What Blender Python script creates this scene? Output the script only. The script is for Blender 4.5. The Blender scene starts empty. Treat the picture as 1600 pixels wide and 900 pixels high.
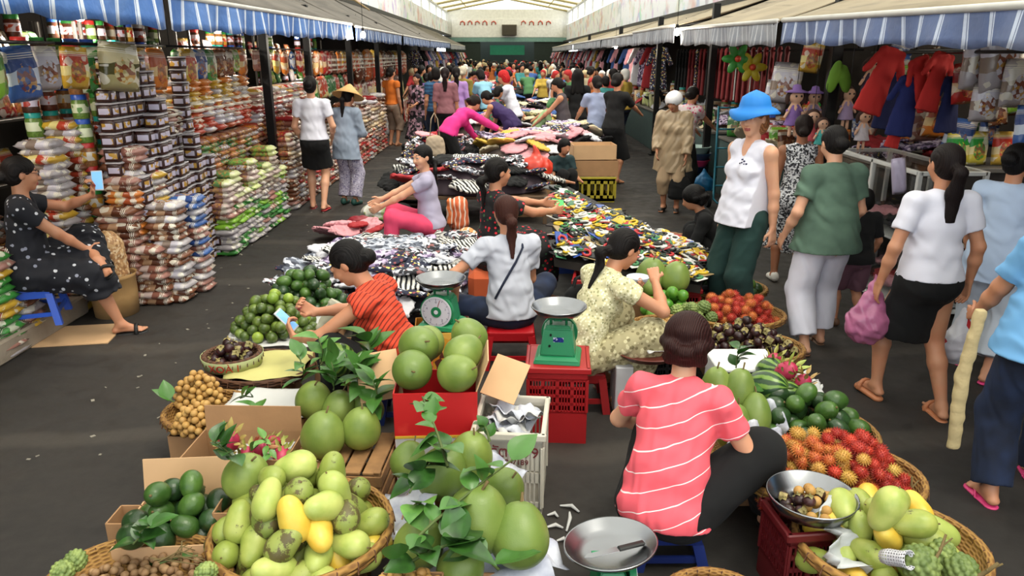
import bpy, bmesh, math, random
import numpy as np
from mathutils import Vector, Matrix, Euler, Quaternion
random.seed(7); RNG=np.random.RandomState(7)
SC=bpy.context.scene
COL=SC.collection
PI=math.pi
R=math.radians
# ---------------------------------------------------------------- camera
CAM_H=2.0; PITCH=R(17.5); YAW=R(0.35); F_PX=1155.0
cam_data=bpy.data.cameras.new('camera'); cam=bpy.data.objects.new('camera',cam_data); COL.objects.link(cam)
cam.location=(0,0,CAM_H); cam.rotation_euler=(PI/2-PITCH,0,-YAW)
cam_data.sensor_width=36.0; cam_data.lens=F_PX/1600*36.0; cam_data.clip_start=0.05; cam_data.clip_end=400
SC.camera=cam
# ---------------------------------------------------------------- colour + world
SC.view_settings.view_transform='Standard'; SC.view_settings.look='None'
SC.view_settings.exposure=EXPOSURE=0.42; SC.view_settings.gamma=1.0; SC.view_settings.use_curve_mapping=False
SC.cycles.use_denoising=True; SC.cycles.max_bounces=6; SC.cycles.diffuse_bounces=2; SC.cycles.glossy_bounces=2
SC.cycles.transparent_max_bounces=10; SC.cycles.transmission_bounces=3; SC.cycles.sample_clamp_indirect=4.0
SC.cycles.caustics_reflective=False; SC.cycles.caustics_refractive=False
W=bpy.data.worlds.new('sky'); SC.world=W; W.use_nodes=True
bg=W.node_tree.nodes['Background']; bg.inputs[0].default_value=(0.93,0.97,1.0,1); bg.inputs[1].default_value=1.95
sun_d=bpy.data.lights.new('sun','SUN'); sun_d.energy=2.8; sun_d.angle=R(25); sun_d.color=(1.0,0.96,0.88)
sun=bpy.data.objects.new('sun',sun_d); COL.objects.link(sun); sun.rotation_euler=(R(14),R(18),0); sun.location=(0,0,20)

# ---------------------------------------------------------------- photo measurement helper: a pixel seen at height z -> place in the market
_cp,_sp=math.cos(PITCH),math.sin(PITCH)
def ray(px,py):
    x=(px-800)/F_PX; u=(450-py)/F_PX
    d=Vector((x, _cp+u*_sp, -_sp+u*_cp))
    return Vector((d.x*math.cos(YAW)+d.y*math.sin(YAW), -d.x*math.sin(YAW)+d.y*math.cos(YAW), d.z))
def at_z(px,py,z=0.0):
    d=ray(px,py); t=(z-CAM_H)/d.z
    return Vector((d.x*t,d.y*t,z))
def at_y(px,py,y):
    d=ray(px,py); t=y/d.y
    return Vector((d.x*t,y,CAM_H+d.z*t))
def at_x(px,py,x):
    d=ray(px,py); t=x/d.x
    return Vector((x,d.y*t,CAM_H+d.z*t))

# ---------------------------------------------------------------- object helpers
def tag(o,label=None,cat=None,group=None,kind=None):
    if label: o['label']=label
    if cat: o['category']=cat
    if group: o['group']=group
    if kind: o['kind']=kind
    return o
def thing(name,label,cat,loc=(0,0,0),rz=0.0,group=None,kind=None):
    o=bpy.data.objects.new(name,None); COL.objects.link(o); o.empty_display_size=0.05
    o.location=loc; o.rotation_euler=(0,0,rz)
    return tag(o,label,cat,group,kind)
def link(name,me,mats=None,parent=None,loc=(0,0,0),rot=(0,0,0),scale=None):
    o=bpy.data.objects.new(name,me); COL.objects.link(o)
    if mats is not None:
        if not isinstance(mats,(list,tuple)): mats=[mats]
        if len(me.materials)==0:
            for m in mats: me.materials.append(m)
    if parent: o.parent=parent
    o.location=loc; o.rotation_euler=rot
    if scale is not None: o.scale=(scale,)*3 if isinstance(scale,(int,float)) else scale
    return o
def relink(o,m,slot=0):
    "own material on an object that shares its mesh"
    if len(o.data.materials)<=slot: return
    o.material_slots[slot].link='OBJECT'; o.material_slots[slot].material=m
def copy_tree(src,loc=None,rot=None,scale=None,label=None,group=None,mats=None):
    c=src.copy(); COL.objects.link(c)
    if loc is not None: c.location=loc
    if rot is not None: c.rotation_euler=rot
    if scale is not None: c.scale=(scale,)*3 if isinstance(scale,(int,float)) else scale
    if label: c['label']=label
    if group: c['group']=group
    for ch in src.children:
        d=ch.copy(); COL.objects.link(d); d.parent=c; d.matrix_parent_inverse=ch.matrix_parent_inverse.copy()
        for g in ch.children:
            e=g.copy(); COL.objects.link(e); e.parent=d; e.matrix_parent_inverse=g.matrix_parent_inverse.copy()
        if mats and ch.name.split('.')[0] in mats:
            d.material_slots[0].link='OBJECT'; d.material_slots[0].material=mats[ch.name.split('.')[0]]
    if mats and '' in mats: relink(c,mats[''])
    return c
def mesh_np(name,v,f,smooth=True,matidx=None):
    "v (n,3) floats, f (m,k) ints, all faces with k corners"
    me=bpy.data.meshes.new(name); v=np.asarray(v,np.float32); f=np.asarray(f,np.int32)
    if len(f)==0: return me
    me.vertices.add(len(v)); me.vertices.foreach_set('co',v.ravel())
    me.loops.add(f.size); me.loops.foreach_set('vertex_index',f.ravel())
    me.polygons.add(len(f)); me.polygons.foreach_set('loop_start',np.arange(0,f.size,f.shape[1],dtype=np.int32))
    me.polygons.foreach_set('loop_total',np.full(len(f),f.shape[1],np.int32))
    me.polygons.foreach_set('use_smooth',np.full(len(f),smooth))
    if matidx is not None: me.polygons.foreach_set('material_index',np.asarray(matidx,np.int32))
    me.update(calc_edges=True); me.validate()
    return me
def bm_mesh(name,bm,smooth=False,angle=None):
    me=bpy.data.meshes.new(name); bm.normal_update(); bm.to_mesh(me); bm.free()
    if smooth:
        me.polygons.foreach_set('use_smooth',np.full(len(me.polygons),True))
        if angle: me.set_sharp_from_angle(angle=R(angle))
    return me
def bx(bm,c,s,bev=0.0,rot=None,mi=0,seg=1):
    "box centred at c with full size s"
    M_=Matrix.Translation(Vector(c)) @ ((rot.to_matrix().to_4x4() if isinstance(rot,Euler) else rot) if rot is not None else Matrix.Identity(4)) @ Matrix.Diagonal((*s,1))
    r=bmesh.ops.create_cube(bm,size=1.0,matrix=M_)
    vs=r['verts']; es=list({e for v in vs for e in v.link_edges}); fs={f for v in vs for f in v.link_faces}
    if bev>0:
        rr=bmesh.ops.bevel(bm,geom=es,offset=bev,segments=seg,affect='EDGES',profile=0.5)
        fs={f for f in rr['faces']}|{f for f in fs if f.is_valid}
    if mi:
        for f in fs:
            if f.is_valid: f.material_index=mi
def cyl(bm,a,b,r1,r2=None,n=16,caps=True,mi=0):
    a=Vector(a); b=Vector(b); d=b-a; L=d.length
    if L<1e-6: return
    q=d.to_track_quat('Z','Y').to_matrix().to_4x4()
    r=bmesh.ops.create_cone(bm,cap_ends=caps,segments=n,radius1=r1,radius2=r1 if r2 is None else r2,depth=L,matrix=Matrix.Translation((a+b)/2)@q)
    if mi:
        for f in {f for v in r['verts'] for f in v.link_faces}: f.material_index=mi
def tube(bm,pts,r,n=8,mi=0,closed=False):
    "swept tube along points; r a number or a list"
    P=[Vector(p) for p in pts]; rs=[r]*len(P) if isinstance(r,(int,float)) else list(r)
    rings=[]; up=Vector((0,0,1))
    for i,p in enumerate(P):
        if closed: t=(P[(i+1)%len(P)]-P[i-1])
        else: t=(P[min(i+1,len(P)-1)]-P[max(i-1,0)])
        if t.length<1e-9: t=Vector((0,0,1))
        t.normalize(); a=t.cross(up)
        if a.length<0.1: a=t.cross(Vector((1,0,0)))
        a.normalize(); b=t.cross(a)
        rings.append([bm.verts.new(p+(a*math.cos(2*PI*k/n)+b*math.sin(2*PI*k/n))*rs[i]) for k in range(n)])
    m=len(rings)
    for i in range(m if closed else m-1):
        A,B=rings[i],rings[(i+1)%m]
        for k in range(n):
            f=bm.faces.new((A[k],A[(k+1)%n],B[(k+1)%n],B[k])); f.material_index=mi
    if not closed:
        for ri in (rings[0],rings[-1]):
            try: f=bm.faces.new(ri); f.material_index=mi
            except ValueError: pass
def lathe(bm,prof,n=24,c=(0,0,0),mi=0,M_=None):
    "prof list of (r,z) turned about z"
    rings=[]
    for r,z in prof:
        if r<1e-5: rings.append([bm.verts.new(Vector((0,0,z)))])
        else: rings.append([bm.verts.new(Vector((r*math.cos(2*PI*k/n),r*math.sin(2*PI*k/n),z))) for k in range(n)])
    for ring in rings:
        for v in ring:
            if M_ is not None: v.co=M_@v.co
            v.co+=Vector(c)
    for A,B in zip(rings[:-1],rings[1:]):
        for k in range(n):
            a=[A[k%len(A)],A[(k+1)%len(A)],B[(k+1)%len(B)],B[k%len(B)]]
            u=[]
            for q in a:
                if q not in u: u.append(q)
            if len(u)>=3:
                try: f=bm.faces.new(u); f.material_index=mi
                except ValueError: pass
def obj_box(name,mat_,boxes,parent=None,bev=0.004,loc=(0,0,0),rot=(0,0,0)):
    bm=bmesh.new()
    for b in boxes: bx(bm,b[0],b[1],min(bev,min(b[1])*0.3),rot=(b[2] if len(b)>2 else None))
    return link(name,bm_mesh(name,bm),mat_,parent,loc,rot)

# ---------------------------------------------------------------- materials
def lin(c):
    if isinstance(c,str):
        c=c.lstrip('#'); c=c if len(c)==6 else ''.join(k*2 for k in c); c=[int(c[i:i+2],16)/255 for i in (0,2,4)]
    return tuple((x/12.92 if x<=0.04045 else ((x+0.055)/1.055)**2.4) for x in c[:3])+(1.0,)
_MC={}
class NT:
    def __init__(s,name):
        s.m=bpy.data.materials.new(name); s.m.use_nodes=True; s.t=s.m.node_tree; s.b=s.t.nodes['Principled BSDF']
        s.tc=None
    def n(s,typ,ins=None,**kw):
        o=s.t.nodes.new(typ)
        for k,v in kw.items(): setattr(o,k,v)
        for k,v in (ins or {}).items(): s.set(o.inputs[k],v)
        return o
    def set(s,sock,v):
        if isinstance(v,bpy.types.NodeSocket): s.t.links.new(v,sock)
        else: sock.default_value=v
    def co(s,space='Object'):
        if s.tc is None: s.tc=s.n('ShaderNodeTexCoord')
        return s.tc.outputs[space]
    def noise(s,scale,detail=2.0,vec=None,dist=0.0,rough=0.5):
        return s.n('ShaderNodeTexNoise',{'Vector':vec or s.co(),'Scale':scale,'Detail':detail,'Distortion':dist,'Roughness':rough}).outputs[0]
    def ramp(s,fac,stops,interp='LINEAR'):
        r=s.n('ShaderNodeValToRGB',{0:fac}); r.color_ramp.interpolation=interp
        e=r.color_ramp.elements
        while len(e)<len(stops): e.new(0.5)
        for i,(p,c) in enumerate(stops): e[i].position=p; e[i].color=c if len(c)==4 else (*c,1)
        return r.outputs[0]
    def mix(s,f,a,b,mode='MIX'):
        m=s.n('ShaderNodeMix',data_type='RGBA',blend_type=mode)
        s.set(m.inputs[0],f); s.set(m.inputs[6],a); s.set(m.inputs[7],b); return m.outputs[2]
    def math(s,op,a,b=0.0,c=None):
        m=s.n('ShaderNodeMath',operation=op); s.set(m.inputs[0],a); s.set(m.inputs[1],b)
        if c is not None: s.set(m.inputs[2],c)
        return m.outputs[0]
    def xyz(s,vec=None):
        o=s.n('ShaderNodeSeparateXYZ',{0:vec or s.co()}); return o.outputs
    def bump(s,h,strength=0.3,dist=0.01):
        b=s.n('ShaderNodeBump',{'Height':h,'Strength':strength,'Distance':dist}); s.set(s.b.inputs['Normal'],b.outputs[0])
    def done(s,color=None,rough=0.6,metal=0.0,**kw):
        if color is not None: s.set(s.b.inputs['Base Color'],color)
        s.set(s.b.inputs['Roughness'],rough); s.set(s.b.inputs['Metallic'],metal)
        for k,v in kw.items(): s.set(s.b.inputs[k.replace('_',' ')],v)
        return s.m
def M(name,c,rough=0.6,metal=0.0,var=0.12,sc=6.0,bump=0.0,bsc=60.0,**kw):
    "plain material with slight mottling"
    key=(name,)
    if key in _MC: return _MC[key]
    t=NT(name); c1=lin(c); c2=tuple(x*(1-var) for x in c1[:3])+(1,)
    col=t.ramp(t.noise(sc,3.0),[(0.35,c2),(0.65,c1)])
    if bump: t.bump(t.noise(bsc,3.0),bump,0.01)
    _MC[key]=t.done(col,rough,metal,**kw); return _MC[key]
# ---------------------------------------------------------------- implicit surfaces for bodies, cloth and fruit
class Vol:
    def __init__(s,lo,hi,h):
        s.h=h; s.lo=np.array(lo,np.float32)
        s.n=np.ceil((np.array(hi)-s.lo)/h).astype(int)+1
        s.D=np.full(tuple(s.n),0.3,np.float32)
        s.ax=[s.lo[i]+h*np.arange(s.n[i],dtype=np.float32) for i in range(3)]
    def sl(s,lo,hi):
        out=[]
        for i in range(3):
            a=int(max(0,math.floor((lo[i]-s.lo[i])/s.h))); b=int(min(s.n[i],math.ceil((hi[i]-s.lo[i])/s.h)+1))
            if b<=a: return None
            out.append(slice(a,b))
        return tuple(out)
    def co(s,S): return s.ax[0][S[0]][:,None,None],s.ax[1][S[1]][None,:,None],s.ax[2][S[2]][None,None,:]
    def put(s,S,d,k,op):
        A=s.D[S]
        if op=='sub':
            d=-d
            if k>0:
                h=np.clip(0.5-0.5*(A-d)/k,0,1); s.D[S]=A*(1-h)+d*h+k*h*(1-h)
            else: s.D[S]=np.maximum(A,d)
        else:
            if k>0:
                h=np.clip(0.5+0.5*(A-d)/k,0,1); s.D[S]=A*(1-h)+d*h-k*h*(1-h)
            else: s.D[S]=np.minimum(A,d)
    def cone(s,a,b,ra,rb,k=0.02,n=None,f=1.0,cut=(0,0),op='add'):
        a=np.array(a,np.float32); b=np.array(b,np.float32); m=max(ra,rb)*max(1,f)+k+2*s.h
        S=s.sl(np.minimum(a,b)-m,np.maximum(a,b)+m)
        if S is None: return
        X,Y,Z=s.co(S); ba=b-a; L2=float(ba@ba)+1e-9; L=math.sqrt(L2)
        px,py,pz=X-a[0],Y-a[1],Z-a[2]
        t0=(px*ba[0]+py*ba[1]+pz*ba[2])/L2; t=np.clip(t0,0,1)
        ox,oy,oz=px-t*ba[0],py-t*ba[1],pz-t*ba[2]
        q=ox*ox+oy*oy+oz*oz
        if n is not None:
            c=ox*n[0]+oy*n[1]+oz*n[2]; q=q+c*c*(1/(f*f)-1)
        d=np.sqrt(q)-(ra+(rb-ra)*t)
        if cut[0]: d=np.maximum(d,-t0*L)
        if cut[1]: d=np.maximum(d,(t0-1)*L)
        s.put(S,d,k,op)
    def ell(s,c,r,k=0.02,Rm=None,op='add'):
        c=np.array(c,np.float32); m=max(r)+k+2*s.h
        S=s.sl(c-m,c+m)
        if S is None: return
        X,Y,Z=s.co(S); x,y,z=X-c[0],Y-c[1],Z-c[2]
        if Rm is not None:
            x,y,z=(x*Rm[0][0]+y*Rm[1][0]+z*Rm[2][0]),(x*Rm[0][1]+y*Rm[1][1]+z*Rm[2][1]),(x*Rm[0][2]+y*Rm[1][2]+z*Rm[2][2])
        q0=np.sqrt((x/r[0])**2+(y/r[1])**2+(z/r[2])**2); q1=np.sqrt((x/r[0]**2)**2+(y/r[1]**2)**2+(z/r[2]**2)**2)+1e-6
        s.put(S,q0*(q0-1)/q1,k,op)
    def plane(s,p,n,keep=True,lo=None,hi=None):
        "cuts away the side the normal points to"
        S=s.sl(lo,hi) if lo is not None else (slice(None),)*3
        if S is None: return
        X,Y,Z=s.co(S); d=(X-p[0])*n[0]+(Y-p[1])*n[1]+(Z-p[2])*n[2]
        s.D[S]=np.maximum(s.D[S],d)
    def wrinkle(s,amp,wl,seed=0,dirs=3,zs=1.0):
        r=np.random.RandomState(seed); X,Y,Z=s.co((slice(None),)*3)
        tot=0
        for i in range(dirs):
            d=r.normal(size=3); d/=np.linalg.norm(d); w=2*PI/(wl*(0.6+0.8*r.rand()))
            ph=X*d[0]*w+Y*d[1]*w+Z*d[2]*w*zs+r.rand()*6
            ph=ph+1.3*np.sin(X*w*0.45+Z*w*0.3+i)+1.1*np.sin(Y*w*0.5-Z*w*0.35+2*i)
            tot=tot+np.sin(ph)
        s.D+=(amp/dirs*tot).astype(np.float32)
    def faces(s):
        D=s.D; D[0]=D[-1]=0.1; D[:,0]=D[:,-1]=0.1; D[:,:,0]=D[:,:,-1]=0.1
        I=D<0
        c=[I[i:I.shape[0]-1+i,j:I.shape[1]-1+j,k:I.shape[2]-1+k] for i in (0,1) for j in (0,1) for k in (0,1)]
        allc=c[0].copy(); anyc=c[0].copy()
        for q in c[1:]: allc&=q; anyc|=q
        idx=np.argwhere(anyc&~allc)
        if len(idx)==0: return np.zeros((0,3)),np.zeros((0,4),int)
        mp=np.full(anyc.shape,-1,np.int32); mp[tuple(idx.T)]=np.arange(len(idx))
        acc=np.zeros((len(idx),3)); cnt=np.zeros(len(idx))
        O=[(i,j,k) for i in (0,1) for j in (0,1) for k in (0,1)]
        val={o:D[idx[:,0]+o[0],idx[:,1]+o[1],idx[:,2]+o[2]] for o in O}
        for o in O:
            for a in range(3):
                if o[a]==0:
                    o2=list(o); o2[a]=1; o2=tuple(o2); d0,d1=val[o],val[o2]
                    m=(d0<0)!=(d1<0); t=np.where(m,d0/np.where(m,d0-d1,1),0)
                    p=np.array(o)[None,:]+t[:,None]*(np.array(o2)-np.array(o))[None,:]
                    acc+=p*m[:,None]; cnt+=m
        V=(idx+acc/cnt[:,None])*s.h+s.lo
        F=[]
        for a in range(3):
            b,c_=(a+1)%3,(a+2)%3
            s0=[slice(None)]*3; s1=[slice(None)]*3; s0[a]=slice(0,-1); s1[a]=slice(1,None)
            A=I[tuple(s0)]; B=I[tuple(s1)]; E=np.argwhere(A!=B)
            E=E[(E[:,b]>0)&(E[:,c_]>0)&(E[:,b]<I.shape[b]-1)&(E[:,c_]<I.shape[c_]-1)]
            inside=A[tuple(E.T)]
            def g(db,dc):
                q=E.copy(); q[:,b]-=db; q[:,c_]-=dc; return mp[tuple(q.T)]
            q=np.stack([g(1,1),g(0,1),g(0,0),g(1,0)],1)
            q[~inside]=q[~inside][:,::-1]
            F.append(q)
        F=np.concatenate(F); F=F[(F>=0).all(1)]
        return V,F
    def mesh(s,name,relax=0,matfn=None):
        V,F=s.faces()
        if len(F) and relax:
            for _ in range(relax):
                S_=np.zeros_like(V); n=np.zeros(len(V))
                for a in range(4):
                    np.add.at(S_,F[:,a],V[F[:,(a+1)%4]]+V[F[:,(a+3)%4]]); np.add.at(n,F[:,a],2)
                V=V*0.5+0.5*S_/np.maximum(n,1)[:,None]
        mi=matfn(V[F].mean(1)) if (matfn and len(F)) else None
        return mesh_np(name,V,F,True,mi)
# ---------------------------------------------------------------- people
def nrm(v):
    v=np.array(v,float); return v/(np.linalg.norm(v)+1e-9)
def ik(a,b,l1,l2,hint):
    "joint between a and b with segment lengths l1,l2 bent towards hint"
    a=np.array(a,float); b=np.array(b,float); d=b-a; L=np.linalg.norm(d); m=(l1+l2)*0.998
    if L>m: b=a+d/L*m; d=b-a; L=m
    u=d/L; x=(l1*l1-l2*l2+L*L)/(2*L); y=math.sqrt(max(l1*l1-x*x,0)); h=np.array(hint,float); h=h-u*(h@u)
    return a+u*x+nrm(h)*y, b
def rotm(pitch=0,roll=0,yaw=0):
    "pitch>0 leans forward (+y), roll>0 to the right (+x), yaw>0 turns left"
    return np.array((Matrix.Rotation(R(yaw),3,'Z')@Matrix.Rotation(R(-pitch),3,'X')@Matrix.Rotation(R(roll),3,'Y')),float)
def skeleton(P):
    J={}; g=P.get
    pel=np.array(g('pel',(0,0,.86)),float); T=rotm(g('lean',0),g('roll',0),g('twist',0)); T0=rotm(g('plean',g('lean',0)*.5),0,g('ptwist',g('twist',0)*.5))
    fat=g('fat',1.0); J['T']=T; J['T0']=T0; J['fat']=fat
    J['pel']=pel; J['waist']=pel+T0@np.array((0,0,.13)); J['chest']=J['waist']+T@np.array((0,0,.19))
    J['neck']=J['waist']+T@np.array((0,-.005,.36)); hr=rotm(g('hpitch',0),g('hroll',0),g('hyaw',0)); J['H']=hr
    nb=J['neck']+nrm(T[:,2]+hr[:,2])*.055
    J['head']=nb+hr@np.array((0,.012,.118)); J['nb']=nb
    for s,sd in (('l',-1),('r',1)):
        sh=J['waist']+T@np.array((sd*g('shw',.158)*(.9+.1*fat),-.01,.315+g(s+'shrug',0))); J[s+'s']=sh
        hd=np.array(g(s+'h',tuple(sh+np.array((sd*.05,.04,-.5)))),float)
        el,hd=ik(sh,hd,.275,.235,g(s+'eh',(sd*.4,-1,-.1))); J[s+'e']=el; J[s+'w']=hd
        hp=pel+T0@np.array((sd*.085,0,-.02)); J[s+'hip']=hp
        ft=np.array(g(s+'f',(sd*.09,0,.075)),float); kn,ft=ik(hp,ft,.4,.4,g(s+'kh',(sd*.1,1,0))); J[s+'k']=kn; J[s+'a']=ft
        J[s+'fd']=nrm(g(s+'fd',(sd*.15,1,0)))
    return J
def torso(v,J,e=0.0,bust=1.0,k=.03,top=True):
    T,T0,f=J['T'],J['T0'],J['fat']; n=T[:,1]; n0=T0[:,1]
    v.cone(J['pel'],J['waist'],.135*f+e,.108*f+e,.04,n0,.78)
    v.ell(J['pel']+T0@np.array((0,-.035,-.02)),(.15*f+e,.105*f+e,.11+e),.04,T0)
    v.cone(J['waist'],J['chest'],.108*f+e,.122*f+e,.04,n,.74)
    if top: v.cone(J['chest'],J['chest']+T@np.array((0,-.01,.09)),.125*f+e,.105+e,.04,n,.72)
    if bust:
        for sd in (-1,1): v.ell(J['chest']+T@np.array((sd*.06,.07*f,-.0)),(.05+e,.045*bust+e,.05+e),.03,T)
    if top:
        for s in 'lr': v.cone(J['chest']+T@np.array((0,-.01,.115)),J[s+'s'],.055+e,.047+e,.04,n,.95)
def hand(v,w,el,P,s,sc=1.0):
    sd=-1 if s=='l' else 1
    d=nrm(P.get(s+'hd',tuple(nrm(w-el)))); pn=np.array(P.get(s+'pn',(-sd,0,0)),float); pn=nrm(pn-d*(pn@d)); side=np.cross(d,pn)  # palm normal points to the palm side
    curl=P.get(s+'curl',.35); th=P.get(s+'thumb',1)
    side=side*(1 if (side@np.array(P.get(s+'ts',(0,1,.001)),float))>0 else -1)  # thumb side
    for o,l in ((-.026,.072),(-.009,.078),(.009,.08),(.026,.078)):
        v.cone(w+side*o*.6,w+d*l*sc+side*o,.014,.0115,.012,pn,.8)
    for o,l in ((-.029,.055),(-.010,.068),(.009,.074),(.028,.068)):
        p=w+d*.082*sc+side*o; a=curl*.7
        for j,q in enumerate((.45,.32,.23)):
            dd=nrm(d*math.cos(a)+pn*math.sin(a)+side*o*.8*(1-curl)); p2=p+dd*l*q*1.1
            v.cone(p,p2,.0092-.0008*j,.0084-.0008*j,.004); p=p2; a+=curl*(1.15 if j==0 else .8)
    p=w+d*.022+side*.022; dd=nrm(d*.75+side*.8*th+pn*(.15+.4*curl)); p2=p+dd*.042; v.cone(p,p2,.0125,.0105,.008)
    dd=nrm(d*.95+side*(.35*th-.3*curl)+pn*.5*curl); p3=p2+dd*.032; v.cone(p2,p3,.0105,.0085,.004)
def face(v,J,fine=True):
    c=J['head']; H=J['H']
    def E(p,r,k=.02,op='add'): v.ell(c+H@np.array(p),r,k,H,op)
    def C(a,b,ra,rb,k): v.cone(c+H@np.array(a),c+H@np.array(b),ra,rb,k)
    E((0,-.014,.025),(.073,.09,.086)); E((0,.028,-.03),(.057,.062,.078),.03)
    if fine:
        E((0,.062,-.09),(.02,.016,.018),.025); C((0,.086,.012),(0,.103,-.026),.0075,.0125,.012)
        for s in (-1,1):
            E((s*.011,.093,-.03),(.009,.008,.008),.006); E((s*.034,.064,-.028),(.022,.02,.022),.02)
            E((s*.03,.094,.012),(.017,.013,.010),.010,'sub'); E((s*.03,.079,.013),(.0145,.0145,.0125),.004)
            C((s*.016,.089,.031),(s*.043,.076,.031),.006,.005,.012)
            E((s*.0725,-.006,-.004),(.009,.018,.03),.008)
        E((0,.089,-.055),(.021,.009,.0055),.006); E((0,.088,-.066),(.018,.009,.006),.006); E((0,.097,-.0605),(.02,.006,.0014),.003,'sub')
    else:
        E((0,.09,-.015),(.012,.02,.02),.015)
    nd=J['neck']
    v.cone(nd-J['T'][:,2]*.03,c+H@np.array((0,-.02,-.04)),.052,.047,.025)
def body_mesh(P,J,h,fine=True,shoeless=True):
    pts=np.array([J[k] for k in J if isinstance(J[k],np.ndarray) and J[k].shape==(3,) and not k.endswith('fd')])
    lo=pts.min(0)-.2; hi=pts.max(0)+.2; v=Vol(lo,hi,h)
    torso(v,J); f=J['fat']; fa=.8+.2*f*f
    for s in 'lr':
        v.cone(J[s+'s'],J[s+'e'],.045*fa,.035*fa,.03); v.cone(J[s+'e'],J[s+'e']*.6+J[s+'w']*.4,.036*fa,.034*fa,.02); v.cone(J[s+'e']*.6+J[s+'w']*.4,J[s+'w'],.034*fa,.022,.02)
        v.cone(J[s+'hip'],J[s+'k'],.082*f,.052*fa,.03)
        m=J[s+'k']*.68+J[s+'a']*.32; bk=nrm(J[s+'k']-J[s+'a']); fd=J[s+'fd']
        v.cone(J[s+'k'],m-fd*.012,.05*fa,.053*fa,.02); v.cone(m-fd*.012,J[s+'a'],.052*fa,.031,.02)
        a=J[s+'a']; dn=np.array(P.get(s+'fn',(0,0,-1)),float); dn=nrm(dn-fd*(dn@fd)); hl=a-fd*.035+dn*.04; sd=np.cross(fd,dn)
        v.cone(hl,a,.027,.032,.02); v.cone(a+fd*.02+dn*.015,a+fd*.12+dn*.05,.031,.02,.03,dn,.9)
        v.cone(hl+dn*.005,a+fd*.12+dn*.053,.026,.026,.02,dn,.6)
        if fine:
            ins=-1 if (sd@np.array((1,0,0)))*(1 if s=='l' else -1)<0 else 1
            for i,(o,l) in enumerate(((.026,.165),(.009,.163),(-.005,.157),(-.018,.148),(-.03,.136))):
                v.cone(a+fd*.11+dn*.055+sd*ins*o,a+fd*l+dn*.058+sd*ins*o*1.08,.012 if i==0 else .008,.011 if i==0 else .0075,.004)
        else: v.cone(a+fd*.1+dn*.053,a+fd*.15+dn*.057,.028,.024,.02,dn,.6)
        if fine: hand(v,J[s+'w'],J[s+'e'],P,s)
        else:
            d=nrm(J[s+'w']-J[s+'e']); v.cone(J[s+'w'],J[s+'w']+d*.15,.026,.02,.02,(1,0,0),.6)
    face(v,J,fine)
    c,H=J['head'],J['H']
    def mf(C):
        q=(C-c)@H; m=np.zeros(len(C),int)
        x,y,z=np.abs(q[:,0]),q[:,1],q[:,2]
        m[(x<.021)&(y>.08)&(np.abs(z+.0605)<.0095)]=1
        m[(x>.014)&(x<.048)&(y>.055)&(np.abs(z-.034+.12*np.maximum(x-.03,0))<.0036)]=2
        m[(np.hypot(x-.03,(z-.012)*1.9)<.0125)&(y>.07)]=3
        m[(np.hypot(x-.03,z-.012)<.0058)&(y>.07)]=2
        return m
    return v.mesh('body',1 if fine else 0,mf if fine else None)
def vol_for(J,keys,m,h):
    pts=np.array([J[k] for k in keys]); return Vol(pts.min(0)-m,pts.max(0)+m,h)
def shirt(J,h,sleeve=.5,e=.014,loose=.0,hem=.0,neck=.07,vneck=0,seed=1,wr=.006,shape='tee',slr=1.0,bust=1.0,up=.0):
    "hem: metres below the pelvis along the body; sleeve: 0..1 upper arm, 1..2 forearm"
    T,T0=J['T'],J['T0']; v=vol_for(J,['pel','waist','chest','neck','ls','rs','le','re','lw','rw'],.26,h); f=J['fat']
    torso(v,J,e,bust)
    hp=J['pel']-T0[:,2]*hem
    if hem>-.1: v.cone(J['waist'],hp-T0[:,2]*.05,.118*f+e+loose*.6,.142*f+e+loose,.04,T0[:,1],.78)
    for s in 'lr':
        a,b,w=J[s+'s'],J[s+'e'],J[s+'w']; fa=.8+.2*f*f
        if sleeve>0:
            t=min(sleeve,1); v.cone(a,a+(b-a)*t,(.047*fa+e*.9),(.047-.008*t)*fa*slr+e,.03,cut=(0,1 if sleeve<=1 else 0))
            if sleeve>1: v.cone(b,b+(w-b)*(sleeve-1),.038*fa+e,.028*slr+e,.02,cut=(0,1))
    if wr: v.wrinkle(wr,.11,seed)
    v.plane(hp,-T0[:,2])
    if sleeve<=0:   # sleeveless: cut at the shoulder
        for s,sd in (('l',-1),('r',1)): v.plane(J[s+'s']-T[:,0]*sd*.012,T[:,0]*sd)
    v.ell(J['nb']+T@np.array((0,.012,.028)),(neck,.062+vneck*.3,.05),0,T,'sub')
    if vneck: v.cone(J['neck']+T@np.array((0,.06,.03)),J['chest']+T@np.array((0,.16,.12-vneck)),.05,.012,0,op='sub')
    if up: v.ell(J['neck']+T@np.array((0,.0,.0)),(neck*1.3,.3,up),0,T,'sub')
    return v.mesh('shirt',1)
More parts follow.
